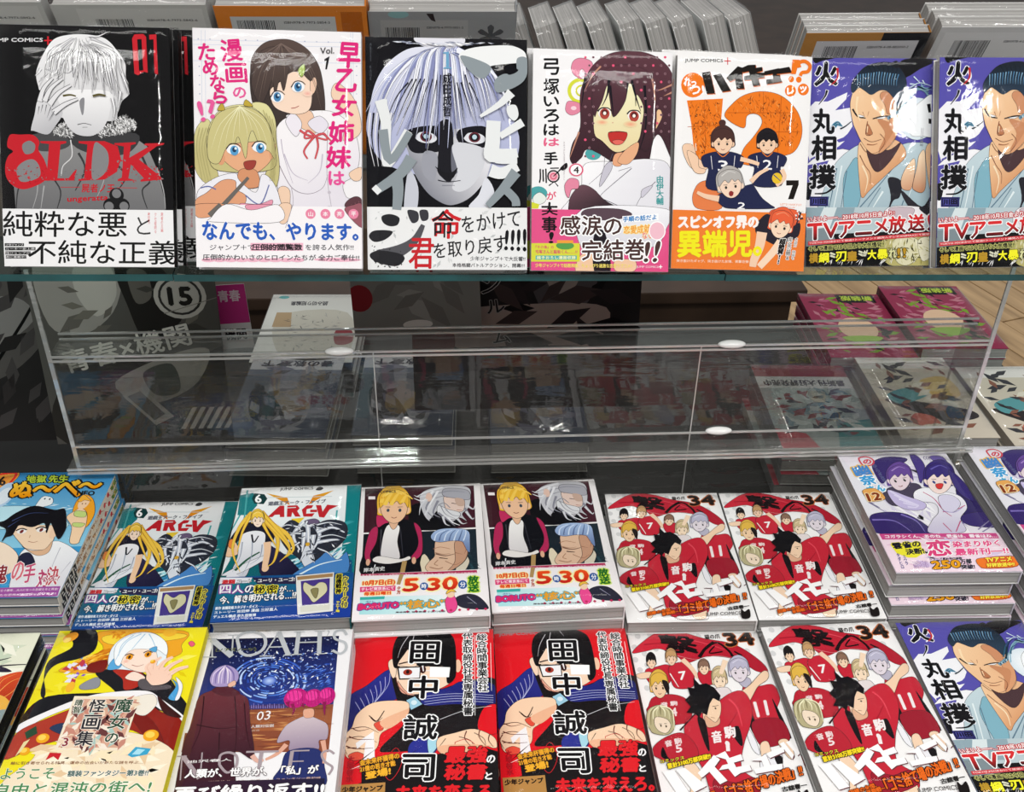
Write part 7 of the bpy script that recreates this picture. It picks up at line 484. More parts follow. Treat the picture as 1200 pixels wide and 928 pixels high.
DES['noah'] = {'w': 113,'h': 176,'t': 14,'base': 'F1F0F2','ops': [('p',('0E1030','2A3A86',(546,87),(624,638)),[52,69,1027,67,1043,618,1049,760,51,758,57,304]),('p',('7A4030','B0683C',(501,740),(544,1012)),[48,741,1048,742,1055,1160,48,1122]),('p','8A4A32',[26,960,1049,964,1055,1160,35,1122]),('d',['C88A54','7A3E2A','A86038'],[424,772,1016,776,1037,1111,479,1106],60,76,7.7,2,81,8),('p','4A3A6A',[418,737,693,729,725,762,423,768],1,1.9),('s','8A80C8',[442,758,439,737],6.4,3.1),('s','8A80C8',[459,759,453,726],6.2,3.2),('s','8A80C8',[475,760,468,714],6.3,3.2),('s','8A80C8',[492,760,487,730],6.2,3.2),('s','8A80C8',[508,761,502,719],6.4,3.2),('s','8A80C8',[525,761,521,735],6.3,3.2),('s','8A80C8',[542,762,536,723],6.2,3.2),('s','8A80C8',[558,763,555,740],6.2,3.1),('s','8A80C8',[575,763,570,728],6.2,3.1),('s','8A80C8',[591,764,584,716],6.4,3.2),('s','8A80C8',[608,764,603,733],6.3,3.2),('s','8A80C8',[625,765,618,721],6.2,3.2),('s','8A80C8',[641,766,637,738],6.2,3.2),('s','8A80C8',[658,766,652,726],6.3,3.2),('s','8A80C8',[674,767,671,742],6.3,3.2),('s','8A80C8',[691,767,686,731],6.3,3.2),('s','B8D0F8',[819,550,814,576,804,600,791,623],19,9),('s','1C3488',[769,649,742,670,712,688,678,701],19,9),('s','1C3488',[690,697,643,709,592,713,540,709],19,9),('s','4A78D8',[529,707,495,699,462,688,430,674],18,9),('s','1C3488',[430,673,387,647,349,616,317,580],19,9),('s','B8D0F8',[300,552,291,533,284,514,279,495],19,9),('s','7FA8F0',[277,431,288,395,307,362,334,333],20,10),('s','3A60C4',[329,338,363,312,403,293,449,281],19,10),('s','B8D0F8',[416,289,458,280,503,277,550,280],20,10),('s','2E50B4',[606,292,654,311,699,336,739,366],20,10),('s','3A60C4',[700,336,724,354,747,374,766,395],20,10),('s','B8D0F8',[798,443,809,468,816,494,820,519],20,9),('s','1C3488',[790,547,784,573,773,598,758,620],14,7.2),('s','2E50B4',[729,648,701,665,669,678,634,687],14,7.1),('s','B8D0F8',[441,655,404,633,371,606,344,575],14,7.3),('s','B8D0F8',[305,443,309,423,316,404,326,387],15,7.5),('s','3A60C4',[326,387,342,365,362,346,386,330],15,7.6),('s','4A78D8',[588,311,619,321,649,334,677,350],15,7.6),('s','2E50B4',[679,350,704,369,728,389,748,411],15,7.5),('s','3A60C4',[771,448,779,465,785,482,789,499],15,7.3),('s','7FA8F0',[762,540,755,570,740,598,719,622],18,8.8),('s','2E50B4',[703,634,685,645,665,654,643,661],17,8.8),('s','1C3488',[641,662,603,668,563,668,523,662],17,8.8),('s','7FA8F0',[554,667,520,661,486,651,454,637],17,8.9),('s','1C3488',[405,605,378,579,357,550,342,519],17,8.9),('s','B8D0F8',[346,530,338,508,334,486,333,465],17,9),('s','B8D0F8',[334,486,333,453,341,421,357,393],18,9),('s','7FA8F0',[372,376,395,357,422,342,453,332],18,9),('s','7FA8F0',[433,338,456,331,479,327,504,325],18,9),('s','2E50B4',[554,328,586,334,618,345,648,359],18,9),('s','3A60C4',[673,375,690,387,705,401,719,415],18,9),('s','7FA8F0',[740,446,753,473,761,501,763,528],18,9),('s','B8D0F8',[734,521,733,541,728,560,719,578],14,7.2),('s','7FA8F0',[696,606,672,623,643,636,611,644],14,7.2),('s','4A78D8',[642,637,617,643,591,646,563,646],14,7.3),('s','B8D0F8',[550,645,527,641,505,635,483,627],14,7.2),('s','2E50B4',[432,598,419,587,407,576,396,564],14,7.4),('s','3A60C4',[362,486,362,466,365,446,371,427],15,7.5),('s','1C3488',[382,409,392,397,403,386,416,376],15,7.6),('s','7FA8F0',[440,363,464,355,491,350,519,348],15,7.6),('s','4A78D8',[540,349,574,355,606,365,636,379],15,7.6),('s','B8D0F8',[664,398,679,410,693,424,705,438],14,7.3),('s','B8D0F8',[707,441,715,455,723,469,728,483],14,7.5),('s','7FA8F0',[670,596,654,607,635,616,614,622],16,8),('s','B8D0F8',[603,624,589,626,575,626,561,626],16,8),('s','7FA8F0',[560,626,541,624,523,620,505,615],16,8.1),('s','B8D0F8',[455,589,441,578,428,566,416,554],16,8.2),('s','2E50B4',[396,520,392,507,389,494,387,482],16,8.3),('s','B8D0F8',[389,457,395,439,404,422,417,407],16,8.4),('s','4A78D8',[428,398,450,385,476,375,505,370],16,8.4),('s','3A60C4',[472,376,498,371,525,369,552,372],16,8.4),('s','4A78D8',[545,371,565,374,584,379,603,386],16,8.4),('s','3A60C4',[666,565,660,572,654,578,646,584],13,6.4),('s','1C3488',[620,598,599,604,575,606,551,605],13,6.4),('s','4A78D8',[563,606,541,604,519,599,497,591],12,6.5),('s','B8D0F8',[485,585,476,579,467,573,458,566],13,6.5),('s','7FA8F0',[420,516,415,500,413,483,414,467],13,6.7),('s','2E50B4',[416,459,421,445,430,432,440,420],13,6.8),('s','2E50B4',[427,435,437,423,450,413,464,404],13,6.7),('s','4A78D8',[499,393,524,391,550,392,575,398],13,6.7),('s','1C3488',[532,391,553,393,574,398,594,405],13,6.7),('s','B8D0F8',[613,414,626,422,638,431,649,441],13,6.6),('s','2E50B4',[658,451,667,463,673,476,678,489],13,6.5),('s','1C3488',[647,548,643,554,638,559,632,565],14,7.2),('s','7FA8F0',[489,563,478,556,469,548,461,539],14,7.4),('s','7FA8F0',[453,529,447,519,443,508,440,497],15,7.3),('s','2E50B4',[439,490,439,480,441,470,444,460],15,7.4),('s','2E50B4',[447,453,456,441,467,431,480,423],15,7.5),('s','3A60C4',[484,421,496,417,510,413,524,412],14,7.5),('s','B8D0F8',[550,413,569,417,587,424,604,433],14,7.5),('s','7FA8F0',[648,477,654,492,657,507,657,521],14,7.4),('s','4A78D8',[631,519,628,527,625,535,620,542],12,6.5),('s','1C3488',[621,540,614,548,606,554,596,559],13,6.5),('s','7FA8F0',[595,560,589,562,582,564,576,565],12,6.4),('s','7FA8F0',[532,562,518,557,505,550,494,542],12,6.4),('s','3A60C4',[498,545,487,536,477,524,470,512],13,6.7),('s','3A60C4',[470,511,466,499,465,488,466,477],13,6.7),('s','B8D0F8',[465,489,466,480,468,471,472,463],13,6.7),('s','1C3488',[478,455,483,450,489,445,496,441],13,6.6),('s','1C3488',[500,439,507,437,514,435,521,434],13,6.6),('s','2E50B4',[539,433,554,435,569,438,583,444],13,6.5),('s','3A60C4',[584,445,594,451,603,457,611,465],13,6.6),('s','B8D0F8',[607,515,606,519,605,523,603,526],13,6.5),('s','3A60C4',[596,535,592,538,588,540,584,542],12,6.5),('s','B8D0F8',[574,546,566,547,558,548,549,547],12,6.5),('s','3A60C4',[554,548,542,546,530,543,519,538],12,6.6),('s','1C3488',[513,534,505,528,499,521,494,513],13,6.5),('s','B8D0F8',[493,513,490,504,488,494,488,485],13,6.7),('s','1C3488',[488,496,488,490,489,483,491,477],13,6.6),('s','B8D0F8',[504,462,509,458,515,455,522,453],13,6.7),('s','1C3488',[524,453,532,452,541,451,549,452],13,6.7),('s','4A78D8',[549,452,560,455,571,459,581,464],13,6.6),('s','B8D0F8',[585,467,594,474,600,482,605,491],13,6.5),('s','4A78D8',[585,510,584,512,583,515,581,517],13,6.7),('s','3A60C4',[579,520,575,524,569,527,563,529],13,6.4),('s','1C3488',[562,529,556,529,550,529,544,528],12,6.6),('s','4A78D8',[545,529,538,527,531,524,525,520],12,6.4),('s','4A78D8',[530,523,525,520,520,516,516,511],13,6.7),('s','4A78D8',[516,510,514,507,512,503,511,500],13,6.6),('s','4A78D8',[511,491,512,487,514,483,518,479],13,6.5),('s','B8D0F8',[519,477,524,474,529,472,535,470],13,6.7),('s','1C3488',[537,470,540,470,544,470,547,470],13,6.7),('s','4A78D8',[555,472,558,473,561,474,564,475],13,6.7),('s','4A78D8',[583,494,584,496,585,499,585,502],12,6.5),('d',['C8D8F8','7FA0E8','4A6AC8','FFFFFF'],[273,215,1005,222,1025,581,676,604,335,409],180,15,5.2,20,82,90),('d',['8090C8','C8D0F0'],[74,90,1021,83,1014,319,76,324],110,7.1,5.3,20,83,90),('g','B8D0F8','3A60C4',(549,509),52,44),('d',['5A88E8','2E50B4'],[785,349,1001,338,1011,580,810,555],60,23,6.7,-20,84,20),('p',('6A3038','3E1C28',(197,587),(305,1164)),[57,653,141,585,233,552,342,619,423,684,468,876,533,1108,535,1204,405,1136,461,1415,460,1589,109,1576,41,1090,59,861],1,1.9),('s','2A1018',[95,637,127,930,101,1124],9,3),('s','2A1018',[319,645,384,940,411,1167],9,2.9),('s','2A1018',[93,896,263,935,395,923],9,3.1),('s','2A1018',[269,969,339,1410],9,2.8),('s','2A1018',[398,701,452,942,506,1107],9,3),('p','54242E',[141,585,231,543,356,620,249,643],1,1.9),('p','A898C8',[105,475,130,383,209,344,299,407,315,501,260,550,147,546],1,2),('s','D8C8E8',[203,351,130,420,131,521],15,5),('s','7A6AA8',[203,351,150,421,154,522],15,4.9),('s','F0E4F0',[203,351,170,421,177,523],15,4.9),('s','D8C8E8',[203,351,190,422,199,524],15,4.9),('s','7A6AA8',[203,351,210,423,222,525],15,4.9),('s','F0E4F0',[203,351,230,424,245,525],15,4.9),('s','D8C8E8',[203,351,250,424,267,526],15,5),('s','7A6AA8',[203,351,270,425,290,527],15,4.9),('p','E8B8A0',[250,535,293,500,308,540,269,563],1,2),('p',('D2C2C8','9A88A0',(870,822),(905,1122)),[721,935,794,871,872,840,958,877,1025,930,1033,1046,978,1060,974,1141,789,1142,770,1053,685,1066],1,1.8),('p','E2A88C',[838,787,906,781,914,850,853,856],1,1.9),('p','26306A',[775,1141,979,1133,1041,1285,1044,1437,719,1394,741,1274],1,1.8),('s','1A2050',[855,1144,861,1400],7.3,4.2),('s','E0A890',[754,1085,699,1162,627,1207],38,20),('s','E0A890',[1005,1061,1028,1159,1032,1253],36,20),('s','E0B0A0',[530,1172,577,1221,614,1210],35,20),('e','C01A78',(769,679),87,92,0),('e','E83A9A',(755,657),57,51,0),('s','8A1058',[699,602,726,678,727,751],4.8,1.6),('s','8A1058',[734,604,756,679,762,752],4.8,1.6),('s','8A1058',[769,605,787,680,796,753],4.8,1.6),('s','8A1058',[804,606,817,681,830,754],4.8,1.6),('e','C01A78',(895,684),68,84,0),('e','E83A9A',(882,662),44,47,0),('s','8A1058',[840,613,862,683,863,750],4.8,1.6),('s','8A1058',[867,614,885,683,890,751],4.9,1.6),('s','8A1058',[894,615,909,684,916,752],4.9,1.6),('s','8A1058',[921,616,932,685,943,753],4.9,1.6),('e','C01A78',(994,670),62,81,0),('e','E83A9A',(981,648),40,45,0),('s','8A1058',[944,602,964,668,964,733],4.8,1.6),('s','8A1058',[969,603,985,669,989,734],4.8,1.6),('s','8A1058',[994,604,1007,670,1013,735],4.8,1.6),('s','8A1058',[1019,604,1028,671,1038,736],4.9,1.6),('s','8A1850',[748,731,769,784,762,836],28,4.6),('s','8A1850',[818,734,843,770],28,4.7),('s','8A1850',[983,722,988,792,996,844],28,4.6),('s','8A1850',[711,712,732,765],29,4.8),('s','BCC0C4',[43,69,80,257],12,12),('s','BCC0C4',[45,79,229,257],47,45),('s','BCC0C4',[229,257,200,38],11,12),('s','BCC0C4',[3,68,85,70],10,10),('s','BCC0C4',[160,37,241,36],10,10),('s','BCC0C4',[-3,256,114,260],9,9),('s','BCC0C4',[261,146,239,66,283,17,356,9,437,53,466,144,434,221,352,253,287,216,261,146],26),('s','BCC0C4',[551,16,469,261],12,12),('s','BCC0C4',[551,16,658,258],39,37),('s','BCC0C4',[500,174,617,173],12,12),('s','BCC0C4',[440,264,535,264],10,9),('s','BCC0C4',[622,261,702,260],9,9),('s','BCC0C4',[708,21,716,254],34,33),('s','BCC0C4',[872,17,891,253],34,33),('s','BCC0C4',[712,132,880,132],12,12),('s','BCC0C4',[671,20,753,21],10,10),('s','BCC0C4',[835,16,910,16],10,10),('s','BCC0C4',[687,255,759,256],9,10),('s','BCC0C4',[854,253,935,254],9,9),('s','BCC0C4',[932,9,944,23,933,64],16,5.3),('s','BCC0C4',[1087,65,1052,13,994,31,1000,102,1079,145,1092,215,1052,258,990,221],23,22),('t','〔ノアズノーツ〕',[93,174,397,173,99,205,403,208],'1A1A24',0.9,'A8B070',1.2),('t','03',[510,795,607,787,511,874,605,867],'F6F2F0',0.4),('t','人類対伝説',[481,913,643,909,484,940],'E8E0DC',0.4),('t','夜宙',[492,954,548,952,493,970],'C8B0A0'),('s','A89AA0',[50,1162,80,1355],10,9),('s','A89AA0',[57,1162,205,1345],32,31),('s','A89AA0',[182,1135,209,1330],10,9),('s','A89AA0',[17,1161,83,1161],8.5,8.4),('s','A89AA0',[320,1242,312,1164,367,1142,426,1176,434,1262,384,1306,320,1242],18),('s','A89AA0',[592,1151,596,1345],26,25),('s','A89AA0',[485,1142,710,1144],16,15),('s','A89AA0',[802,1142,801,1337],26,26),('s','A89AA0',[802,1142,921,1142],12,12),('s','A89AA0',[800,1229,892,1229],10,10),('s','A89AA0',[1096,1177,1054,1147,1010,1174,1037,1238,1094,1287,1074,1347],17,17),('t','池沢春人',[91,1199,395,1190,93,1221],'F0ECEC',0.4),('t','人類が、世界が、「私」が',[100,1272,1001,1268,106,1341,998,1337],'FAF8F8',2.9,'2A1420',3.1),('t','少年ジャンプ新時代ボーイミーツガール・ファンタジー最前線',[77,1370,1024,1361,79,1388,1023,1379],'C8A8A0',0.2),('p',('3E1C28','1A1A3A',(346,1380),(1009,1582)),[57,1369,1051,1377,1075,1726,61,1686]),('t','再び繰り返す!!',[59,1407,1054,1407,68,1531,1054,1526],'FAF8F8',5,'2A1420',3.1)],'spine': 'E9E8EC'}
DES['tan'] = {'w': 113,'h': 176,'t': 14,'base': 'E01824','ops': [('t','JUMP COMICS+',[41,22,428,12,42,60],'A88A90',1.9),('p',('2A2E86','1C2068',(159,527),(34,803)),[-5,692,132,565,286,414,351,494,390,686,233,755,108,824,38,1016,-7,980],1,3.3),('s','B8BCE8',[303,444,295,570,216,718],4.3,3.3),('s','B8BCE8',[267,486,268,611,195,750],4.3,3.3),('s','B8BCE8',[230,528,241,651,174,782],4.3,3.3),('s','B8BCE8',[194,569,215,692,153,814],4.3,3.3),('s','B8BCE8',[159,609,188,731,133,846],4.2,3.3),('s','B8BCE8',[123,650,162,771,112,878],4.2,3.2),('s','B8BCE8',[88,690,136,810,92,909],4.2,3.2),('s','B8BCE8',[54,729,110,849,72,940],4.1,3.2),('p','1A1618',[318,435,508,671,907,550,1133,537,1140,801,1004,1046,706,1071,596,1170,346,1195,274,1160,445,924,378,741],1,3.5),('p',('262C82','1C2068',(581,673),(1082,781)),[566,654,758,612,877,549,1116,585,1118,782,818,773,584,775],1,3.4),('s','C4C8EC',[582,692,818,671,1113,698],4.1,4.3),('s','C4C8EC',[583,718,818,695,1113,721],4.1),('s','C4C8EC',[583,744,818,719,1112,743],4.1),('s','C4C8EC',[584,769,818,743,1111,765],4.1,4.2),('p','E01824',[1037,816,1154,802,1132,1050,990,1011],1,3.3),('s','D8D8DE',[703,914,906,830,1096,800],4.8,3.3),('p','F7D9BE',[345,377,756,389,817,508,699,620,493,670,387,610,352,514],1,3.5),('p','F7D9BE',[283,355,311,305,344,357,350,475,321,494],1,3.5),('e','F2C8A8',(839,391),25,67,0),('p','E8A890',[368,534,432,631,508,680,403,649],1,3.4),('p','121013',[327,376,312,214,345,69,436,8,562,-14,689,2,784,61,816,167,824,331,817,508,757,565,741,408,664,386,512,378,476,239,444,197,404,338,361,397],1,3.5),('p','F7D9BE',[437,207,512,378,391,382,359,361],1,3.6),('p','121013',[344,357,436,197,471,94,361,91,322,235],1,3.5),('s','C8C4CA',[438,51,381,175,356,297],7.3,1.8),('s','C8C4CA',[484,31,472,136,523,261],7.4,1.8),('s','C8C4CA',[562,12,596,76],7.4,1.9),('p','F4F4F6',[369,401,536,398,539,504,385,507]),('s','121013',[361,397,540,394,539,512,382,515,361,397],13,13,0),('p','FFFFFF',[616,395,777,405,769,507,616,502]),('s','F4F4F6',[537,434,617,436],8.6),('s','121013',[611,388,783,402],8.9,8.8),('e','A83A2C',(442,447),36,31,0),('e','2A1414',(442,443),13,21,0),('s','2A1818',[367,361,450,340,519,358],14,10),('p','9CCBE0',[444,724,508,689,566,765,484,817]),('e','D8ECF4',(503,748),23,23,0),('p','F7D3B2',[80,841,203,736,437,734,469,817,443,888,320,990,266,1040,246,1159,142,1255,30,1227,6,1049,48,964],1,3.3),('s','4A201A',[42,981,148,967,251,1023],8,3.1),('s','4A201A',[22,1067,126,1053,243,1108],7.8,3.1),('s','4A201A',[30,1152,120,1155,207,1191],7.8,3),('s','4A201A',[168,862,230,917,271,883],8,3.2),('p','E2503C',[210,943,273,918,284,989,250,1005],1,3.2),('p','E2503C',[43,1219,109,1188,182,1240,88,1262],1,3),('s','3A1A18',[184,880,230,917,281,820],13,6.5),('p','2A3292',[496,1116,621,1069,687,1173,625,1238,486,1225],1,3.1),('p','A8D8E8',[621,1077,685,1071,690,1156,639,1230,619,1171],1,3.2),('p','F7D3B2',[692,1088,819,1040,962,1010,1103,1084,1128,1170,1100,1186,1016,1166,820,1244,702,1207],1,3.1),('s','4A201A',[847,1076,932,1113,960,1181],6.3,3.1),('s','4A201A',[961,1045,1031,1099,1044,1167],6.3,3.1),('s','4A201A',[749,1090,707,1157],6.2,3.1),('p','F4F2F4',[89,1112,215,1008,239,1258,156,1259,161,1102,104,1163]),('d',['141214','3A1214','F4F0F0'],[-13,1217,709,1240,1114,1186,1096,1812,15,1776],90,107,4.6,-30,91,15),('p','161214',[144,1272,708,1224,1044,1184,1141,1221,1157,1929,193,1897]),('s','C8202A',[819,1126,904,1103,974,1165,987,1249,903,1312,820,1260,819,1126],4.7),('s','C8202A',[285,1325,386,1163,434,1297,360,1439,285,1325],4.4),('s','6A2A20',[30,1076,7,1135,35,1211],9,3.1),('s','6A2A20',[49,973,101,1001,178,986],9,3.1),('s','6A2A20',[34,1050,100,1078,220,1082],9,3.1),('s','6A2A20',[21,1135,93,1162,218,1158],9,3.1),('p','F0B894',[258,918,440,816,469,817,443,888,320,990],1),('p','F0B894',[707,1157,904,1146,1114,1169,1016,1175,820,1240,708,1210],1),('s','6A2A20',[904,1029,890,1094,932,1164],9,3.1),('s','6A2A20',[1004,1020,996,1081,1044,1167],9,3.1),('s','6A2A20',[1075,1066,1066,1117,1100,1177],9,3.1),('s','5A1418',[351,494,378,591,464,688],6.9,3.3),('e','3A1818',(562,423),24,39,0),('s','F8F4F6',[558,383,566,442],13,7),('t','田',[460,125,691,132,456,350,682,357],'121013',6.4,'FFFFFF',11),('t','中',[463,488,681,495,460,706,674,713],'121013',6,'FFFFFF',11),('t','誠',[435,870,688,878,434,1089,681,1096],'121013',5.7,'FFFFFF',10),('t','司',[444,1224,674,1231,444,1442,667,1449],'121013',5.3,'FFFFFF',9),('t','総合時間事業会社',[992,50,1077,52,993,657,1073,660],'121013',1.9,'FFFFFF',8,1),('t','代表取締役社長専属秘書',[878,34,957,36,879,880,954,882],'121013',1.9,'FFFFFF',8,1),('s','FFFFFF',[976,66,969,886],3.8,3.3),('s','FFFFFF',[1105,154,1100,651],3.7,3.4),('t','大塚啓水',[41,1227,91,1221,47,1445,97,1446],'B01824',2.3,None,0,1),('t','金未来杯獲得の',[129,1263,409,1206,137,1312],'E8A82A',2.3,'3A1010',3.3),('t','21億の若き才能',[134,1320,384,1271,142,1365],'E8A82A',2.2,'3A1010',3.2),('t','登場!',[179,1370,353,1327,186,1426,360,1392],'F2B430',3.7,'3A1010',3.2),('t','最強',[763,1167,1065,1168,744,1307,1041,1310],'E02028',6.9,'141012',4.4),('t','の',[1053,1251,1112,1250,1046,1317],'F4F2F2',3.1,'141012',3.3),('t','秘書',[758,1324,1054,1327,739,1448,1031,1451],'E02028',6.8,'141012',4.3),('t','と',[1039,1397,1087,1396,1033,1455],'F4F2F2',3,'141012',3.2),('t','未来を変えろ。',[403,1488,1132,1488,396,1618,1115,1619],'E02028',6.5,'141012',4.2),('p','B8884A',[11,1467,327,1454,331,1639,20,1628]),('t','少年ジャンプ',[26,1483,310,1475,28,1530],'1A1412',2.9)],'spine': 'C8202A'}
DES['lef'] = {'w': 113,'h': 176,'t': 14,'base': 'E6E8D2','ops': [('d',['F2F2E0','D4DCC4','C8D4BC'],[416,62,1199,90,1284,917,551,723],40,108,36,10,95,60),('p',('D8502A','A8301C',(1046,389),(1153,695)),[918,493,1003,424,1102,391,1203,404,1224,486,1218,610,1180,696,1078,709,971,636],1),('s','F0A050',[1027,568,1078,481,1185,430],8.3,1.7),('s','F0A050',[1066,640,1123,572,1155,466],8.2,1.7),('s','F0A050',[993,549,1016,460,1094,409],8.3,1.7),('p','E8B04A',[958,601,1074,622,1159,712,1130,779,1022,775],1),('p','8A9A9A',[994,841,1090,744,1183,781,1227,980,1068,1038],1),('d',['4A5A6A','C8CCB8','E8C040','2A3A2A'],[968,773,1171,747,1249,1076,1092,1102],60,41,15,30,96,60),('s','2A2430',[871,289,946,264,996,247],17,3.4),('s','2A2430',[941,329,1023,323,1134,322,1194,335],17,3.4),('s','2A2430',[927,366,976,349,1046,389],16,3.4),('p','2A2438',[913,328,990,350,1046,389,933,384],1)],'spine': '1A1A1A'}
DES['gray'] = {'w': 128,'h': 182,'t': 14,'base': 'B9B9B5','spine': 'A8A8A6','ops': [('p','C4C4C0',[200,40,1240,40,1240,600,200,600]),('p','26262A',[330,150,333,150,333,300,330,300]),('p','26262A',[340,150,343,150,343,300,340,300]),('p','26262A',[348,150,351,150,351,300,348,300]),('p','26262A',[356,150,364,150,364,300,356,300]),('p','26262A',[369,150,377,150,377,300,369,300]),('p','26262A',[380,150,383,150,383,300,380,300]),('p','26262A',[388,150,391,150,391,300,388,300]),('p','26262A',[396,150,404,150,404,300,396,300]),('p','26262A',[411,150,414,150,414,300,411,300]),('p','26262A',[421,150,429,150,429,300,421,300]),('p','26262A',[434,150,437,150,437,300,434,300]),('p','26262A',[444,150,447,150,447,300,444,300]),('p','26262A',[452,150,455,150,455,300,452,300]),('p','26262A',[458,150,461,150,461,300,458,300]),('p','26262A',[468,150,471,150,471,300,468,300]),('p','26262A',[476,150,479,150,479,300,476,300]),('p','26262A',[484,150,487,150,487,300,484,300]),('p','26262A',[494,150,497,150,497,300,494,300]),('p','26262A',[502,150,510,150,510,300,502,300]),('p','26262A',[517,150,520,150,520,300,517,300]),('p','26262A',[525,150,528,150,528,300,525,300]),('p','26262A',[535,150,538,150,538,300,535,300]),('p','26262A',[543,150,548,150,548,300,543,300]),('p','26262A',[551,150,559,150,559,300,551,300]),('p','26262A',[566,150,569,150,569,300,566,300]),('p','26262A',[572,150,577,150,577,300,572,300]),('p','26262A',[580,150,585,150,585,300,580,300]),('p','26262A',[592,150,600,150,600,300,592,300]),('p','26262A',[607,150,610,150,610,300,607,300]),('p','26262A',[615,150,620,150,620,300,615,300]),('p','26262A',[627,150,635,150,635,300,627,300]),('t','ISBN978-4-7973-5842-6',[760,150,1180,150,760,172],'3A3A3E',0.5),('t','9784797358426',[760,240,1000,240,760,262],'3A3A3E',0.5)]}
DES['orange'] = {'w': 128,'h': 182,'t': 14,'base': 'D87E2C','spine': 'C87428','ops': [('p','C2C4C4',[120,110,1010,110,1010,600,120,600]),('p','26262A',[170,150,173,150,173,310,170,310]),('p','26262A',[176,150,179,150,179,310,176,310]),('p','26262A',[184,150,187,150,187,310,184,310]),('p','26262A',[194,150,199,150,199,310,194,310]),('p','26262A',[204,150,207,150,207,310,204,310]),('p','26262A',[214,150,217,150,217,310,214,310]),('p','26262A',[224,150,227,150,227,310,224,310]),('p','26262A',[232,150,240,150,240,310,232,310]),('p','26262A',[247,150,252,150,252,310,247,310]),('p','26262A',[259,150,267,150,267,310,259,310]),('p','26262A',[274,150,279,150,279,310,274,310]),('p','26262A',[282,150,285,150,285,310,282,310]),('p','26262A',[290,150,298,150,298,310,290,310]),('p','26262A',[303,150,311,150,311,310,303,310]),('p','26262A',[316,150,319,150,319,310,316,310]),('p','26262A',[326,150,329,150,329,310,326,310]),('p','26262A',[332,150,335,150,335,310,332,310]),('p','26262A',[338,150,341,150,341,310,338,310]),('p','26262A',[346,150,349,150,349,310,346,310]),('p','26262A',[352,150,357,150,357,310,352,310]),('p','26262A',[364,150,367,150,367,310,364,310]),('p','26262A',[372,150,380,150,380,310,372,310]),('p','26262A',[387,150,392,150,392,310,387,310]),('p','26262A',[399,150,404,150,404,310,399,310]),('p','26262A',[409,150,417,150,417,310,409,310]),('p','26262A',[420,150,428,150,428,310,420,310]),('p','26262A',[435,150,443,150,443,310,435,310]),('p','26262A',[450,150,453,150,453,310,450,310]),('p','26262A',[458,150,463,150,463,310,458,310]),('p','26262A',[468,150,473,150,473,310,468,310]),('p','26262A',[480,150,488,150,488,310,480,310]),('t','ISBN978-4-7973-5854-3',[570,160,960,160,570,184],'3A3A3E',0.5),('t','C9979 ¥550E',[560,270,780,270,560,292],'3A3A3E',0.5),('p','B4601E',[1060,60,1240,60,1240,600,1060,600])]}
DES['aster'] = {'w': 128,'h': 182,'t': 14,'base': '8E9092','spine': '8A8C8E','ops': [('p','9C9C9C',[100,90,860,90,860,600,100,600]),('e','7FA6A8',(260,30),90,40,0),('p','2A2022',[500,20,560,20,580,110,540,90]),('p','26262A',[140,170,143,170,143,330,140,330]),('p','26262A',[150,170,153,170,153,330,150,330]),('p','26262A',[158,170,166,170,166,330,158,330]),('p','26262A',[173,170,176,170,176,330,173,330]),('p','26262A',[183,170,186,170,186,330,183,330]),('p','26262A',[191,170,196,170,196,330,191,330]),('p','26262A',[203,170,206,170,206,330,203,330]),('p','26262A',[209,170,217,170,217,330,209,330]),('p','26262A',[224,170,232,170,232,330,224,330]),('p','26262A',[237,170,240,170,240,330,237,330]),('p','26262A',[243,170,246,170,246,330,243,330]),('p','26262A',[253,170,261,170,261,330,253,330]),('p','26262A',[268,170,271,170,271,330,268,330]),('p','26262A',[278,170,281,170,281,330,278,330]),('p','26262A',[284,170,287,170,287,330,284,330]),('p','26262A',[292,170,295,170,295,330,292,330]),('p','26262A',[300,170,308,170,308,330,300,330]),('p','26262A',[315,170,323,170,323,330,315,330]),('p','26262A',[330,170,338,170,338,330,330,330]),('p','26262A',[343,170,351,170,351,330,343,330]),('p','26262A',[354,170,359,170,359,330,354,330]),('p','26262A',[362,170,365,170,365,330,362,330]),('p','26262A',[368,170,376,170,376,330,368,330]),('p','26262A',[379,170,384,170,384,330,379,330]),('p','26262A',[391,170,399,170,399,330,391,330]),('p','26262A',[406,170,411,170,411,330,406,330]),('p','26262A',[416,170,424,170,424,330,416,330]),('p','26262A',[431,170,436,170,436,330,431,330]),('t','*',[960,150,1160,150,960,380],'4A4C50',12),('t','ISBN978-4-7973-0051-2',[500,160,820,160,500,182],'3A3A3E',0.5)]}
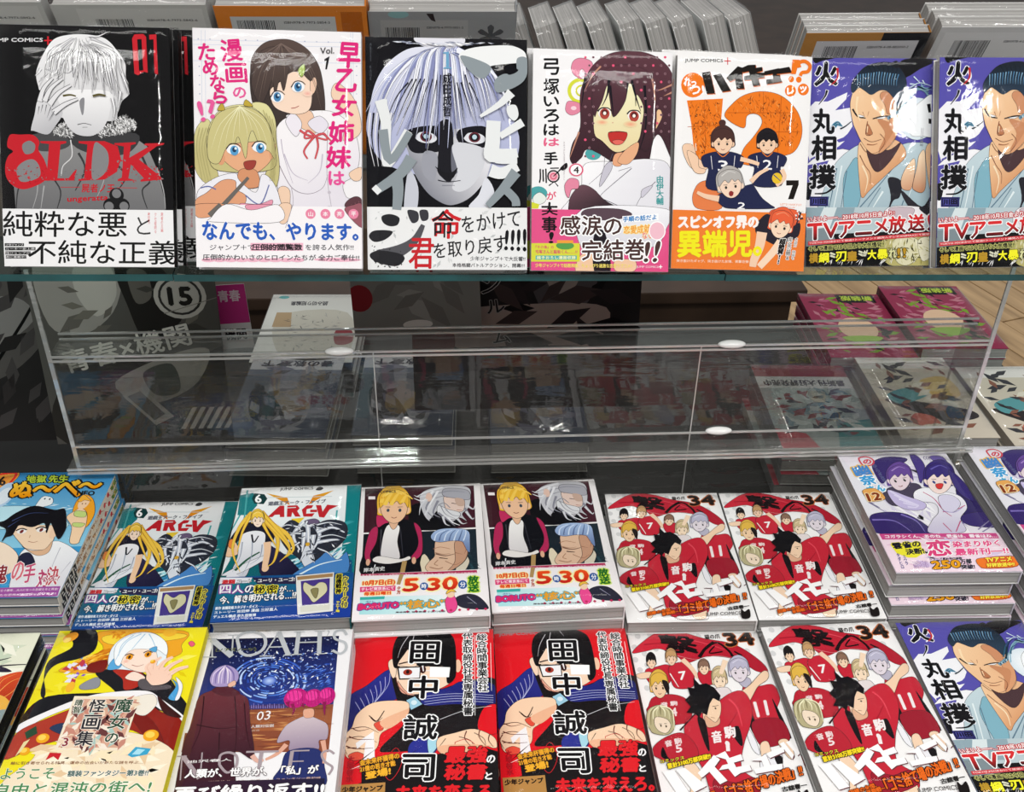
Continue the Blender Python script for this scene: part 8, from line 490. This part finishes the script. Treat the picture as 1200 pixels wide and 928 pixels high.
DES['brown'] = {'w': 113,'h': 176,'t': 10,'base': 'AD7A3E','spine': '9A6A34','ops': [('p','1E1E22',[700,0,1130,0,1130,300,700,300]),('p','BEBEC2',[120,90,1050,90,1050,600,120,600]),('p','26262A',[210,150,213,150,213,350,210,350]),('p','26262A',[218,150,221,150,221,350,218,350]),('p','26262A',[228,150,236,150,236,350,228,350]),('p','26262A',[241,150,244,150,244,350,241,350]),('p','26262A',[247,150,250,150,250,350,247,350]),('p','26262A',[253,150,261,150,261,350,253,350]),('p','26262A',[268,150,273,150,273,350,268,350]),('p','26262A',[276,150,279,150,279,350,276,350]),('p','26262A',[286,150,291,150,291,350,286,350]),('p','26262A',[296,150,299,150,299,350,296,350]),('p','26262A',[302,150,307,150,307,350,302,350]),('p','26262A',[310,150,313,150,313,350,310,350]),('p','26262A',[320,150,325,150,325,350,320,350]),('p','26262A',[330,150,333,150,333,350,330,350]),('p','26262A',[336,150,341,150,341,350,336,350]),('p','26262A',[346,150,351,150,351,350,346,350]),('p','26262A',[354,150,359,150,359,350,354,350]),('p','26262A',[366,150,374,150,374,350,366,350]),('p','26262A',[381,150,384,150,384,350,381,350]),('p','26262A',[387,150,390,150,390,350,387,350]),('p','26262A',[395,150,400,150,400,350,395,350]),('p','26262A',[403,150,408,150,408,350,403,350]),('p','26262A',[411,150,416,150,416,350,411,350]),('p','26262A',[423,150,428,150,428,350,423,350]),('p','26262A',[435,150,438,150,438,350,435,350]),('p','26262A',[443,150,451,150,451,350,443,350]),('p','26262A',[458,150,463,150,463,350,458,350]),('p','26262A',[468,150,476,150,476,350,468,350]),('p','26262A',[479,150,482,150,482,350,479,350]),('p','26262A',[487,150,492,150,492,350,487,350]),('p','26262A',[495,150,498,150,498,350,495,350]),('p','26262A',[501,150,509,150,509,350,501,350]),('t','ISBN978-4-08-882000-2',[600,150,980,150,600,176],'3A3A3E',0.5),('t','9784088820002',[500,330,760,330,500,352],'3A3A3E',0.5)]}
DES['pale'] = {'w': 113,'h': 176,'t': 14,'base': 'C2C2C2','spine': 'ACACAE','ops': [('p','CDCDCD',[60,60,1070,60,1070,600,60,600]),('p','26262A',[180,150,185,150,185,350,180,350]),('p','26262A',[192,150,197,150,197,350,192,350]),('p','26262A',[204,150,207,150,207,350,204,350]),('p','26262A',[212,150,215,150,215,350,212,350]),('p','26262A',[222,150,225,150,225,350,222,350]),('p','26262A',[228,150,231,150,231,350,228,350]),('p','26262A',[236,150,244,150,244,350,236,350]),('p','26262A',[247,150,255,150,255,350,247,350]),('p','26262A',[262,150,265,150,265,350,262,350]),('p','26262A',[272,150,275,150,275,350,272,350]),('p','26262A',[278,150,281,150,281,350,278,350]),('p','26262A',[286,150,291,150,291,350,286,350]),('p','26262A',[294,150,302,150,302,350,294,350]),('p','26262A',[305,150,308,150,308,350,305,350]),('p','26262A',[311,150,319,150,319,350,311,350]),('p','26262A',[322,150,325,150,325,350,322,350]),('p','26262A',[328,150,331,150,331,350,328,350]),('p','26262A',[334,150,337,150,337,350,334,350]),('p','26262A',[340,150,343,150,343,350,340,350]),('p','26262A',[348,150,353,150,353,350,348,350]),('p','26262A',[356,150,359,150,359,350,356,350]),('p','26262A',[362,150,365,150,365,350,362,350]),('p','26262A',[370,150,375,150,375,350,370,350]),('p','26262A',[378,150,383,150,383,350,378,350]),('p','26262A',[388,150,391,150,391,350,388,350]),('p','26262A',[394,150,399,150,399,350,394,350]),('p','26262A',[402,150,407,150,407,350,402,350]),('p','26262A',[412,150,415,150,415,350,412,350]),('p','26262A',[422,150,427,150,427,350,422,350]),('p','26262A',[430,150,435,150,435,350,430,350]),('p','26262A',[440,150,445,150,445,350,440,350]),('p','26262A',[450,150,455,150,455,350,450,350]),('p','26262A',[458,150,466,150,466,350,458,350]),('p','26262A',[471,150,474,150,474,350,471,350]),('p','26262A',[477,150,482,150,482,350,477,350]),('p','26262A',[485,150,490,150,490,350,485,350]),('p','26262A',[495,150,498,150,498,350,495,350]),('p','26262A',[505,150,513,150,513,350,505,350]),('t','ISBN978-4-08-882000-2',[640,150,1010,150,640,176],'3A3A3E',0.5)]}
DES['thick'] = {'w': 106,'h': 149,'t': 20,'base': '9A9C9C','spine': '8E9090','ops': [('p','A8ACAC',[60,60,1000,60,1000,1430,60,1430])]}
DES['rdark'] = {'w': 113,'h': 176,'t': 14,'base': '6A7080','spine': '4A4E58','ops': [('p','3A4660',[0,0,400,0,300,900,0,1200]),('p','8C8A94',[300,300,600,200,900,300,1000,900,600,1200,300,900],1),('p','2A2A34',[500,300,900,400,1000,1000,700,800],1),('e','8A7A6A',(420,600),160,190,0),('p','C9C9CE',[0,1450,1130,1450,1130,1760,0,1760]),('d',['3A3A44','9A9AA4','6A6A80'],[0,0,1130,0,1130,1760,0,1760],40,150,60,40,5,80),('t','春の教室 下',[120,1520,1000,1520,120,1660],'3A3A48',6)]}
DES['rpink'] = {'w': 113,'h': 176,'t': 14,'base': '963050','spine': '6A1C36','ops': [('p','14100E',[80,1500,620,1500,620,1740,80,1740]),('d',['B85878','1A1216','7AA02A','C07888'],[0,0,1130,0,1130,1760,0,1760],120,110,40,20,6,60),('t','新装版',[120,1560,560,1560,120,1700],'B8D040',5),('e','E8C0A0',(560,760),260,300,0),('p','9AC040',[300,500,560,340,840,500,700,560,420,560],1)]}
DES['rteal'] = {'w': 113,'h': 176,'t': 14,'base': 'A8B4B4','spine': '8E8E90','ops': [('p','3A8A90',[0,0,500,0,400,500,0,600]),('p','C84A5A',[700,0,1130,0,1130,400,800,300]),('p','DCDADA',[0,1240,1130,1240,1130,1500,0,1500]),('d',['2E3A4A','6A8A9A','C8D0D0','8A3A44'],[0,300,1130,300,1130,1200,0,1200],80,120,50,10,8,70),('t','最新刊 大好評発売中',[80,1290,1050,1290,80,1420],'3A3A40',5),('p','9A2A3A',[0,1500,1130,1500,1130,1760,0,1760])]}
DES['rtan'] = {'w': 113,'h': 176,'t': 14,'base': 'CFC4B4','spine': 'A89C90','ops': [('p','2A2426',[100,400,500,350,1000,700,1000,820,500,700,120,560],1),('p','D8B870',[100,900,400,800,500,1200,150,1300],1),('p','C86A5A',[600,200,900,300,800,500,600,420],1),('p','5A9AA0',[500,900,900,700,1000,900,700,1050],1),('p','E4DEDA',[0,1500,1130,1500,1130,1760,0,1760]),('d',['8A5A4A','E0D8C8','3A3A40'],[0,0,1130,0,1130,1760,0,1760],44,130,50,30,9,70)]}
DES['rwhite'] = {'w': 128,'h': 182,'t': 14,'base': 'DDDDD8','spine': 'C4C4C0','ops': [('e','4FB8B8',(1120,1740),70,45,0),('p','C8C4B8',[100,200,900,150,1100,1200,200,1300],1),('p','8A3038',[60,500,260,450,300,800,100,820],1),('p','B49A78',[900,900,1150,900,1150,1300,950,1300]),('d',['4A4A4E','A8A8A4'],[200,300,900,250,1000,1200,300,1300],90,50,6,30,10,80),('t','読み切り短編集',[500,1500,1000,1500,500,1620],'4A4A50',3)]}
UPPER = [('ldk', -0.2769, 0.7817, -0.2746, -0.31, 'black cover with a pale-haired figure, large red 8LDK title and white band', 'black-covered copy standing directly behind the front 8LDK book', [(0.0035, 0.002), (0.0165, 0.006)]), ('sao', -0.1312, 0.7809, -0.2774, -0.04, 'white cover with pink vertical title and two girls, one dark-haired and one fair', 'white-covered copy hidden behind the two-girl cover', [(-0.001, -0.001)]), ('ass', -0.0004, 0.7917, -0.2863, -0.48, 'black and silver cover with one large staring face and brushed grey lettering', 'copy hidden behind the black and silver face cover', [(0.001, -0.002)]), ('yum', 0.1242, 0.7923, -0.293, 0.08, 'white cover with a laughing brown-haired girl in white robe and pink band', 'white-edged copy peeking out behind the laughing girl cover', [(-0.0025, 0.003), (-0.003, 0.007)]), ('hk', 0.2426, 0.8029, -0.2989, 0.75, 'white cover with a big orange question mark, number 7 and an orange band', 'white-edged copy peeking out behind the orange question mark cover', [(-0.004, 0.004), (-0.007, 0.008)]), ('sumo1', 0.3628, 0.8269, -0.3087, -1.12, 'purple wrestling cover standing on the shelf beside the orange question mark cover', 'copy standing behind the left purple wrestling cover', [(0.0005, 0.0005)]), ('sumo1', 0.4721, 0.8143, -0.305, -1.3, 'purple wrestling cover standing at the right end of the shelf, cut by the frame', 'copy standing behind the right-end purple wrestling cover', [(0.0005, 0.0005)])]
LOWER = [('nube', -0.3943, 0.7485, -0.6262, 1.12, 'blue cover with a man in white shirt and dark tie, top of the far-left stack', 'copy in the far-left stack under the blue man-in-tie cover', 1, 0.0028), ('arc', -0.278, 0.7433, -0.6637, 1.08, 'teal and white cover with number 6 and fair-haired figure, left and lower of two', 'copy stacked under the left teal number 6 cover', 2, 0.0028), ('arc', -0.145, 0.6967, -0.6115, -0.74, 'teal and white cover with number 6 and fair-haired figure, right and higher of two', 'copy stacked under the right teal number 6 cover', 3, 0.0028), ('bor', -0.0307, 0.6916, -0.6099, -0.95, 'white-framed cover with three portrait panels and 5:30 band, left of two', 'copy stacked under the left three-portrait cover', 4, 0.0028), ('bor', 0.0835, 0.708, -0.6216, -1.46, 'white-framed cover with three portrait panels and 5:30 band, right of two', 'copy stacked under the right three-portrait cover', 5, 0.004), ('ha', 0.2044, 0.7093, -0.6419, 1.45, 'red team cover number 34, left one of the upper pair', 'copy stacked under the upper left red team cover', 6, 0.0028), ('ha', 0.3213, 0.7122, -0.6473, 1.69, 'red team cover number 34, right one of the upper pair', 'copy stacked under the upper right red team cover', 7, 0.0028), ('den', 0.4441, 0.7318, -0.6159, 1.69, 'lavender cover number 12 with a pink band, fully in view beside the red team covers', 'copy stacked under the fully visible lavender number 12 cover', 8, 0.004), ('den', 0.5801, 0.7378, -0.6149, 1.69, 'lavender cover number 12 at the right edge of the frame, mostly cut off', 'copy stacked under the cut-off lavender number 12 cover', 9, 0.004), ('lef', -0.3792, 0.4962, -0.591, 0.58, 'pale green cover with red-orange flowers at the lower left corner', 'copy stacked under the pale green flowered cover', 10, 0.0028), ('mag', -0.2522, 0.4962, -0.591, 0.58, 'bright yellow and red cover with a white-haired child stretching out an open hand', 'copy stacked under the yellow and red cover', 11, 0.0028), ('noah', -0.1401, 0.4969, -0.5992, 0.65, 'white-bordered starry night cover with two figures seen from behind', 'copy stacked under the starry night cover', 12, 0.0028), ('tan', -0.0285, 0.5191, -0.627, 0.97, 'red cover with a man in glasses and black title letters, left of two', 'copy stacked under the left red cover with glasses', 13, 0.0028), ('tan', 0.0867, 0.5362, -0.6493, 0.57, 'red cover with a man in glasses and black title letters, right of two', 'copy stacked under the right red cover with glasses', 14, 0.0028), ('ha', 0.2041, 0.5372, -0.6572, -0.33, 'red team cover number 34, left one of the lower pair', 'copy stacked under the lower left red team cover', 15, 0.0028), ('ha', 0.3199, 0.5317, -0.6488, -0.95, 'red team cover number 34, right one of the lower pair', 'copy stacked under the lower right red team cover', 16, 0.0028), ('sumo1', 0.4404, 0.5363, -0.656, 1.05, 'purple wrestling cover lying flat at the lower right corner', 'copy stacked under the flat purple wrestling cover', 17, 0.0028)]
FARSIDE = [('gray', -0.265, 0.915, -0.1985, 2, 0, 'grey back cover with a barcode, above the black 8LDK cover', 'grey book standing behind the grey barcode back cover'), ('gray', -0.4, 0.915, -0.1965, 1, 0, 'grey back cover at the top left corner, mostly outside the frame', 'grey book behind the top left corner'), ('orange', -0.131, 0.915, -0.1995, 2, 0, 'orange back cover with a white barcode panel, above the two-girl cover', 'orange book standing behind the orange barcode back cover'), ('aster', -0.002, 0.92, -0.205, 2, 0, 'dark grey back cover with a barcode and an asterisk', 'grey book standing behind the asterisk back cover'), ('brown', 0.376, 0.915, -0.2215, 3, 0.6, 'tan and black back cover with a barcode, above the left purple wrestling cover', 'tan book standing behind the tan barcode back cover'), ('pale', 0.497, 0.915, -0.2165, 3, 0.3, 'pale grey back cover with a barcode at the upper right', 'pale book standing behind the pale barcode back cover')]
REAR = [('rdark', -0.195, 1.03, -0.665, 3, 'dark blue-grey cover seen through the acrylic, left of two alike', 'book under the left blue-grey cover behind the acrylic', 21, 0.002, None, 3.14159), ('rdark', -0.055, 1.03, -0.665, 2, 'dark blue-grey cover seen through the acrylic, right of two alike', 'book under the right blue-grey cover behind the acrylic', 22, 0.002, None, 3.14159), ('rwhite', -0.185, 1.195, -0.665, 2, 'white cover with a turquoise oval, seen just below the glass shelf', 'book under the white cover with the turquoise oval', 23, 0.002, None, 3.14159), ('rteal', 0.42, 0.97, -0.655, 3, 'teal and crimson cover with a white band, behind the acrylic', 'book under the teal and crimson cover behind the acrylic', 24, 0.003, None, 3.14159), ('rtan', 0.565, 1.0, -0.665, 2, 'cream cover with a dark curved stripe, behind the acrylic at right', 'book under the cream cover behind the acrylic', 25, 0.002, None, 3.14159), ('rpink', 0.545, 1.182, -0.668, 3, 'pink and black cover on the far side, left of two', 'book under the left pink and black cover', 26, 0.002, None, 3.14159), ('rpink', 0.663, 1.187, -0.66, 2, 'pink and black cover on the far side, right of two', 'book under the right pink and black cover', 27, 0.002, None, 3.14159), ('rtan', 0.692, 0.985, -0.672, 1, 'cream cover at the right edge behind the acrylic', 'book under the cream cover at the right edge', 28, 0.002, None, 3.14159), ('rdark', 0.1, 1.03, -0.68, 1, 'dark blue-grey cover behind the acrylic, near the middle of the frame', 'book under the middle blue-grey cover behind the acrylic', 29, 0.002, None, 3.14159)]
SHEETS = [('poster',184,205,'5A5854',[('p','A09C96',[150,0,900,0,850,500,500,800,150,700],1),('p','C0BCB4',[500,100,820,60,860,400,640,620,480,400],1),('p','2A2826',[900,60,1300,80,1500,600,1100,900,950,500],1),('p','6A6660',[1000,150,1180,160,1200,420,1040,480],1),('d',['6A6660','4A4844','767269'],[0,0,2000,0,2000,2050,0,2050],26,170,60,-25,31,40),('t',' ',[0,0,10,0,0,10],'2A2826'),('e','C8C4BC',(1480,420),260,240,0),('e','3A3836',(1480,420),215,200,0),('e','C0BCB4',(1480,420),190,176,0),('t','15',[1370,330,1590,330,1370,510],'2A2826',12),('s','8A867E',[1300,600,1900,420],8),('p','34322F',[200,1300,800,1100,1400,1200,1900,1000,1950,2050,100,2050],1),('t','青春×機関',[200,1000,1500,700,240,1240],'E4E0D8',5,'3A3836',6),('p','B0ACA4',[700,1350,1300,1050,1700,1000,1500,1400,1000,1600],1),('p','4A5048',[1000,1250,1300,1150,1350,1450,1100,1500],1),('p','C0BCB4',[750,1500,950,1400,1250,1750,1050,1850]),('p','5A5650',[800,1510,940,1450,1160,1720,1040,1790]),('p','D0CCC4',[1300,1900,1350,1900,1500,1650,1450,1650]),('p','D0CCC4',[1390,1900,1440,1900,1590,1650,1540,1650]),('p','D0CCC4',[1480,1900,1530,1900,1680,1650,1630,1650]),('p','D0CCC4',[1570,1900,1620,1900,1770,1650,1720,1650]),('p','D0CCC4',[1660,1900,1710,1900,1860,1650,1810,1650]),('p','D0CCC4',[1750,1900,1800,1900,1950,1650,1900,1650])],(-0.326, 0.921, -0.54, 8, 0),'dark grey poster with the number 15 behind the acrylic at left'),
('poster',235,200,'221E1F',[('p','484244',[1200,100,1700,80,1900,500,1700,900,1300,800],1),('p','8A7C76',[1350,330,1700,300,1680,600,1450,680],1),('p','120F10',[1250,150,1500,60,1850,200,1800,420,1600,300,1400,380,1300,500],1),('p','8E7C76',[300,900,1200,800,2000,850,1900,1250,1400,1400,500,1300],1),('p','5A2428',[0,1000,350,950,420,1300,0,1350],1),('p','2A2426',[400,1300,1900,1300,1700,1600,600,1550],1),('d',['2A2224','3A2E2E','141012'],[0,0,2350,0,2350,2000,0,2000],30,260,90,0,33,60),('t','色',[950,150,1200,120,970,380],'1B1718',2,'A8A2A0',7),('t','ワ',[720,300,900,270,740,460],'1B1718',2,'A8A2A0',7),('t','ン',[700,520,900,490,720,680],'1B1718',2,'A8A2A0',7),('t','ル',[760,760,940,740,780,900],'1B1718',2,'8A8482',6),('t','ム',[820,1100,1000,1080,840,1240],'1B1718',2,'A8A2A0',7)],(0.077, 0.922, -0.512, 6, 0),'near-black poster with white outlined lettering behind the acrylic'),
('card',34,70,'E8E4E6',[('p','D03A8C',[0,0,340,0,340,420,0,420]),('t','青春',[60,60,280,60,60,180],'F0D8E4',3),('t','機関',[60,480,280,480,60,600],'2A2226',4)],(-0.225, 0.945, -0.513, 8, 3),'small pink and white card behind the acrylic beside the number 15 poster'),
('poster',130,230,'2E2C2C',[('p','5A5654',[200,100,800,0,1300,600,900,1300,300,1500],1),('p','8A8684',[500,700,900,650,1000,900,500,1200],1),('s','141414',[100,1900,900,900,1300,300],40,20),('d',['4A4646','2A2828','3A3636'],[0,0,1300,0,1300,2300,0,2300],30,200,70,-60,41,30)],(-0.462, 0.945, -0.54, 6, 0),'dark glossy sheet at the far left edge behind the acrylic'),
('poster',128,110,'77736F',[('d',['6A6662','8A8682'],[0,0,1280,0,1280,1100,0,1100],16,200,70,0,35,60),('t','もくじ',[900,300,500,300,900,150],'4A4644',2),('e','7A2026',(80,700),130,140,0),('e','C8C0BC',(640,1000),150,50,0)],(-0.035, 0.915, -0.46, 10, 2),'grey cover board with a red dot, just below the glass shelf')]

# ------------------------------------------------------------------ the shop around the display
TZ = -0.722
def strct(o): o['kind'] = 'structure'; return o
floor = empty('floor'); floor['kind'] = 'structure'
box('subfloor', -6, 6, 0.2, 12, -1.47, -1.462, M['black'], floor)
A45 = math.radians(18)
pm = None
for i in range(-4, 26):
    for j in range(3):
        # oak boards running diagonally away from the display
        u0 = 0.75 + i * 0.1045 ; v0 = 2.0 + j * 0.9 + (i % 3) * 0.3
        if pm is None:
            pm = box('plank', -0.0475, 0.0475, -0.447, 0.447, -0.012, 0, M['plank'], floor, bevel=0.002); o = pm
        else:
            o = bpy.data.objects.new('plank', pm.data); COL.objects.link(o); o.parent = floor
        c, s = math.cos(A45), math.sin(A45)
        o.location = (u0 - (v0 - 2.4) * s, v0 * 1.0 * c + 0.25, -1.45 + 0.0006 * ((i * 7 + j * 3) % 3)); o.rotation_euler = (0, 0, A45)
strct(box('trim_1', -6, 6, 4.6, 12, -1.462, -1.43, M['dark_wood']))
cab = empty('floor_cabinet', 'dark brown wooden cabinet standing behind the display table', 'cabinet', mat=Matrix.Translation((-0.35, 1.95, -1.45)))
box('body', -1.5, 1.0, -0.25, 0.35, 0.06, 0.55, M['dark_wood'], cab, 0.004); box('cabinet_top', -1.52, 1.02, -0.27, 0.37, 0.55, 0.575, M['dark_wood'], cab, 0.003); box('plinth', -1.46, 0.96, -0.2, 0.3, 0, 0.06, M['black'], cab)
table = empty('display_table', 'long black display table carrying the flat stacks of books', 'table', mat=Matrix.Translation((0.0, 0.9, -1.45)))
box('tabletop', -0.95, 0.755, -0.62, 0.395, -TZ * 0 + (TZ + 1.45) - 0.03, TZ + 1.45, M['black'], table, 0.003)
for sx in (-0.9, 0.7):
    box('leg', sx - 0.03, sx + 0.03, -0.55, -0.49, 0, TZ + 1.42, M['black'], table); box('leg', sx - 0.03, sx + 0.03, 0.30, 0.36, 0, TZ + 1.42, M['black'], table)

# glass shelf in three panes, following the line of the standing books
SH0 = Vector((-0.279, 0.7385, -0.3557)); SHD = Vector((0.749, 0.034, -0.0278)).normalized()
SHN = Vector((0, 0, 1)) - SHD * SHD.z; SHN.normalize(); SHY = SHN.cross(SHD)
SHM = Matrix(((SHD.x, SHY.x, SHN.x, SH0.x), (SHD.y, SHY.y, SHN.y, SH0.y), (SHD.z, SHY.z, SHN.z, SH0.z), (0, 0, 0, 1)))
for (a, b, dz, lab) in ((-0.5, 0.0605, 0.0, 'left pane of the clear glass shelf with green edge, under the black and pink covers'),
                        (0.0612, 0.511, 0.0007, 'middle pane of the clear glass shelf with green edge'),
                        (0.5117, 1.1, 0.0014, 'right pane of the clear glass shelf with green edge, under the purple wrestling covers')):
    g = empty('glass_shelf', lab, 'shelf', 'glass shelf panes', SHM)
    bm = bmesh.new(); y0 = 0.0035 - dz
    vs = [bm.verts.new(v) for v in boxv(a, b, y0, 0.42, -0.0132, -0.0072)]
    for f in BOXF: bm.faces.new([vs[i] for i in f])
    bm.normal_update(); me = bpy.data.meshes.new('pane'); 
    for f in bm.faces: f.material_index = 0 if abs(f.normal.z) > 0.5 else 1
    bm.to_mesh(me); bm.free(); me.materials.append(M['glass']); me.materials.append(M['glass_edge'])
    o = bpy.data.objects.new('pane', me); COL.objects.link(o); o.parent = g

st = empty('acrylic_riser', 'clear acrylic riser standing behind the flat stacks, under the glass shelf', 'display stand', mat=Matrix.Translation((0.08, 0.842, TZ)))
H = 0.226
box('front_panel', -0.455, 0.450, 0, 0.003, 0, H, M['acrylic'], st)
box('ledge', -0.455, 0.450, 0.003, 0.034, H - 0.004, H, M['ledge'], st)
box('ledge', -0.455, 0.450, -0.024, 0, 0.109, 0.113, M['ledge'], st)
for bx_, bz_ in ((-0.186, H), (0.190, H), (0.190, 0.124)):  # added white blobs standing in for ceiling lamp glints on the ledges
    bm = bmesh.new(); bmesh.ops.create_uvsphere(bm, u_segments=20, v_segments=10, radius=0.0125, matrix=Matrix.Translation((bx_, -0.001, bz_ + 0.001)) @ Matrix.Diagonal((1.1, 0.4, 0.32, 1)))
    me = bpy.data.meshes.new('glint_blob'); bm.to_mesh(me); bm.free(); me.materials.append(M['glint_blob']); me.shade_smooth()
    o = bpy.data.objects.new('glint_blob', me); COL.objects.link(o); o.parent = st
for z, y in ((H, 0.0), (H - 0.004, -0.001), (H, 0.034), (0.113, -0.024), (0.109, -0.0245), (0.124, -0.001), (0.100, -0.001), (H + 0.006, 0.034)):
    box('polished_edge', -0.455, 0.450, y - 0.0014, y + 0.0004, z - 0.0014, z + 0.0004, M['acrylic_edge'], st)
for x in (-0.455, 0.447):
    box('side_panel', x, x + 0.003, 0.003, 0.055, 0, H, M['acrylic'], st); box('side_panel_edge', x - 0.0005, x + 0.0035, -0.002, 0.0, 0, H + 0.09, M['acrylic_edge'], st)
for x in (-0.155, 0.16):
    box('seam', x, x + 0.0012, -0.0012, 0, 0, H, M['acrylic_edge'], st)
box('back_panel', -0.455, 0.450, 0.055, 0.058, 0.0, H - 0.06, M['acrylic'], st)

# ------------------------------------------------------------------ flat print of each book title
PROTO = {}
ORD = ['first', 'second', 'third', 'fourth', 'fifth', 'sixth', 'seventh', 'eighth', 'ninth', 'tenth', 'eleventh', 'twelfth']
for k, D in DES.items():
    PROTO[k] = make_book(D)
USED = set()
def put(k, mat, label, group=None):
    if k not in USED:
        USED.add(k); r = PROTO[k]; r.matrix_world = mat; r['label'] = label
        if group: r['group'] = group
        return r
    return copy_thing(PROTO[k], mat, label, group)
def flat(x, y, ztop, yaw, t, flip=0.0):
    return Matrix.Translation((x, y, ztop - t)) @ Matrix.Rotation(math.radians(-yaw) + flip, 4, 'Z')
def stack(k, x, y, ztop, yaw, label, under, seed, jit=0.0016, n=None, flip=0.0, base=None):
    t = DES[k].get('t', 14) / 1000; pitch = t + 0.0027
    if n is None: n = max(1, round((ztop - TZ) / pitch)); pitch = (ztop + 0.0002 - TZ) / n if n > 1 else pitch
    rnd = random.Random(seed); put(k, flat(x, y, ztop, yaw, t, flip), label)
    for i in range(1, n):
        put(k, flat(x + rnd.uniform(-jit, jit), y + rnd.uniform(-jit, jit), ztop - i * pitch, yaw + rnd.uniform(-0.6, 0.6), t, flip), under + ', %s from top' % ORD[i], under)

UX = Vector((0.99954, 0.00611, -0.02957)); UY = Vector((0.0231, 0.4744, 0.8800)); UZ = Vector((0.0194, -0.8803, 0.4741))
def leaning(x, y, z, yaw, t, back=0.0, dx=0.0, dy=0.0):
    m = Matrix(((UX.x, UY.x, UZ.x, x), (UX.y, UY.y, UZ.y, y), (UX.z, UY.z, UZ.z, z), (0, 0, 0, 1)))
    return m @ Matrix.Rotation(math.radians(-yaw), 4, 'Z') @ Matrix.Translation((dx, dy, -t - back))
for k, x, y, z, yaw, lab, und, offs in UPPER:
    t = DES[k].get('t', 14) / 1000
    put(k, leaning(x, y, z, yaw, t), lab)
    for i, (dx, dy) in enumerate(offs):
        put(k, leaning(x, y, z, yaw, t, (t + 0.0028) * (i + 1), dx, dy), und + (', %s from front' % ORD[i + 1] if len(offs) > 1 else ''), und)
for row in LOWER: stack(*row)

# books of the far side: they lean towards us, so their back covers with barcodes show over the front row
def farside(x, ytop, ztop, w, h, t, tilt=28, yaw=0):
    a = math.radians(tilt); y = Vector((0, -math.sin(a), math.cos(a))); zz = Vector((0, -math.cos(a), -math.sin(a)))
    c = Vector((x, ytop, ztop)) - y * h / 2 - zz * t
    return Matrix(((1, y.x, zz.x, c.x), (0, y.y, zz.y, c.y), (0, y.z, zz.z, c.z), (0, 0, 0, 1))) @ Matrix.Rotation(math.radians(yaw), 4, 'Z')
for k, x, ytop, ztop, n, yaw, lab, und in FARSIDE:
    w, h, t = DES[k]['w'] / 1000, DES[k]['h'] / 1000, DES[k].get('t', 14) / 1000
    for i in range(n):
        put(k, farside(x + 0.002 * i, ytop + 0.0035 * i + (t + 0.0028) * i * 1.0, ztop + 0.0015 * i, w, h, t, 28, yaw), lab if i == 0 else und + (', %s from front' % ORD[i] if n > 2 else ''), None if i == 0 else und)
# row of thick books filed upright, leaning left, page edges to us
for i in range(11):
    t = DES['thick']['t'] / 1000; a = math.radians(-(19 + (i % 3)))
    xx = Vector((math.sin(math.radians(-4)) * 0, 1, 0)); 
    m = Matrix.Translation((0.030 + i * 0.0252, 1.0 - 0.0005 * i, -0.303 + 0.0013 * i)) @ Matrix.Rotation(a, 4, 'Y') @ Matrix.Rotation(math.radians(-3), 4, 'X') @ Matrix(((0, 0, 1, 0), (1, 0, 0, 0), (0, 1, 0, 0), (0, 0, 0, 1))) 
    put('thick', m, 'thick wrapped book filed on edge behind the standing covers, %s from the left' % ORD[i], 'thick books filed on edge behind the front row')

# flat stacks of the far side of the table, upside down to us, seen through the acrylic
for row in REAR: stack(*row)

# printed sheets standing behind the acrylic
def sheet(name, w, h, base, ops, mat, label, cat='poster'):
    r = empty(name, label, cat, mat=mat)
    V = boxv(-w / 2000, w / 2000, -h / 2000, h / 2000, -0.0012, -0.0001); me = colored_mesh('board', V, BOXF, [base] * 6)
    o = bpy.data.objects.new('board', me); COL.objects.link(o); o.parent = r
    S = Sheet(w, h, base); S.run(ops); o2 = bpy.data.objects.new('print', S.mesh('print')); COL.objects.link(o2); o2.parent = r
    return r
def upright(x, y, z, tilt, roll=0):
    return Matrix.Translation((x, y, z)) @ Matrix.Rotation(math.radians(90 - tilt), 4, 'X') @ Matrix.Rotation(math.radians(roll), 4, 'Z')
for args in SHEETS: sheet(*args[:5], upright(*args[5]), args[6])
bpy.context.view_layer.update()
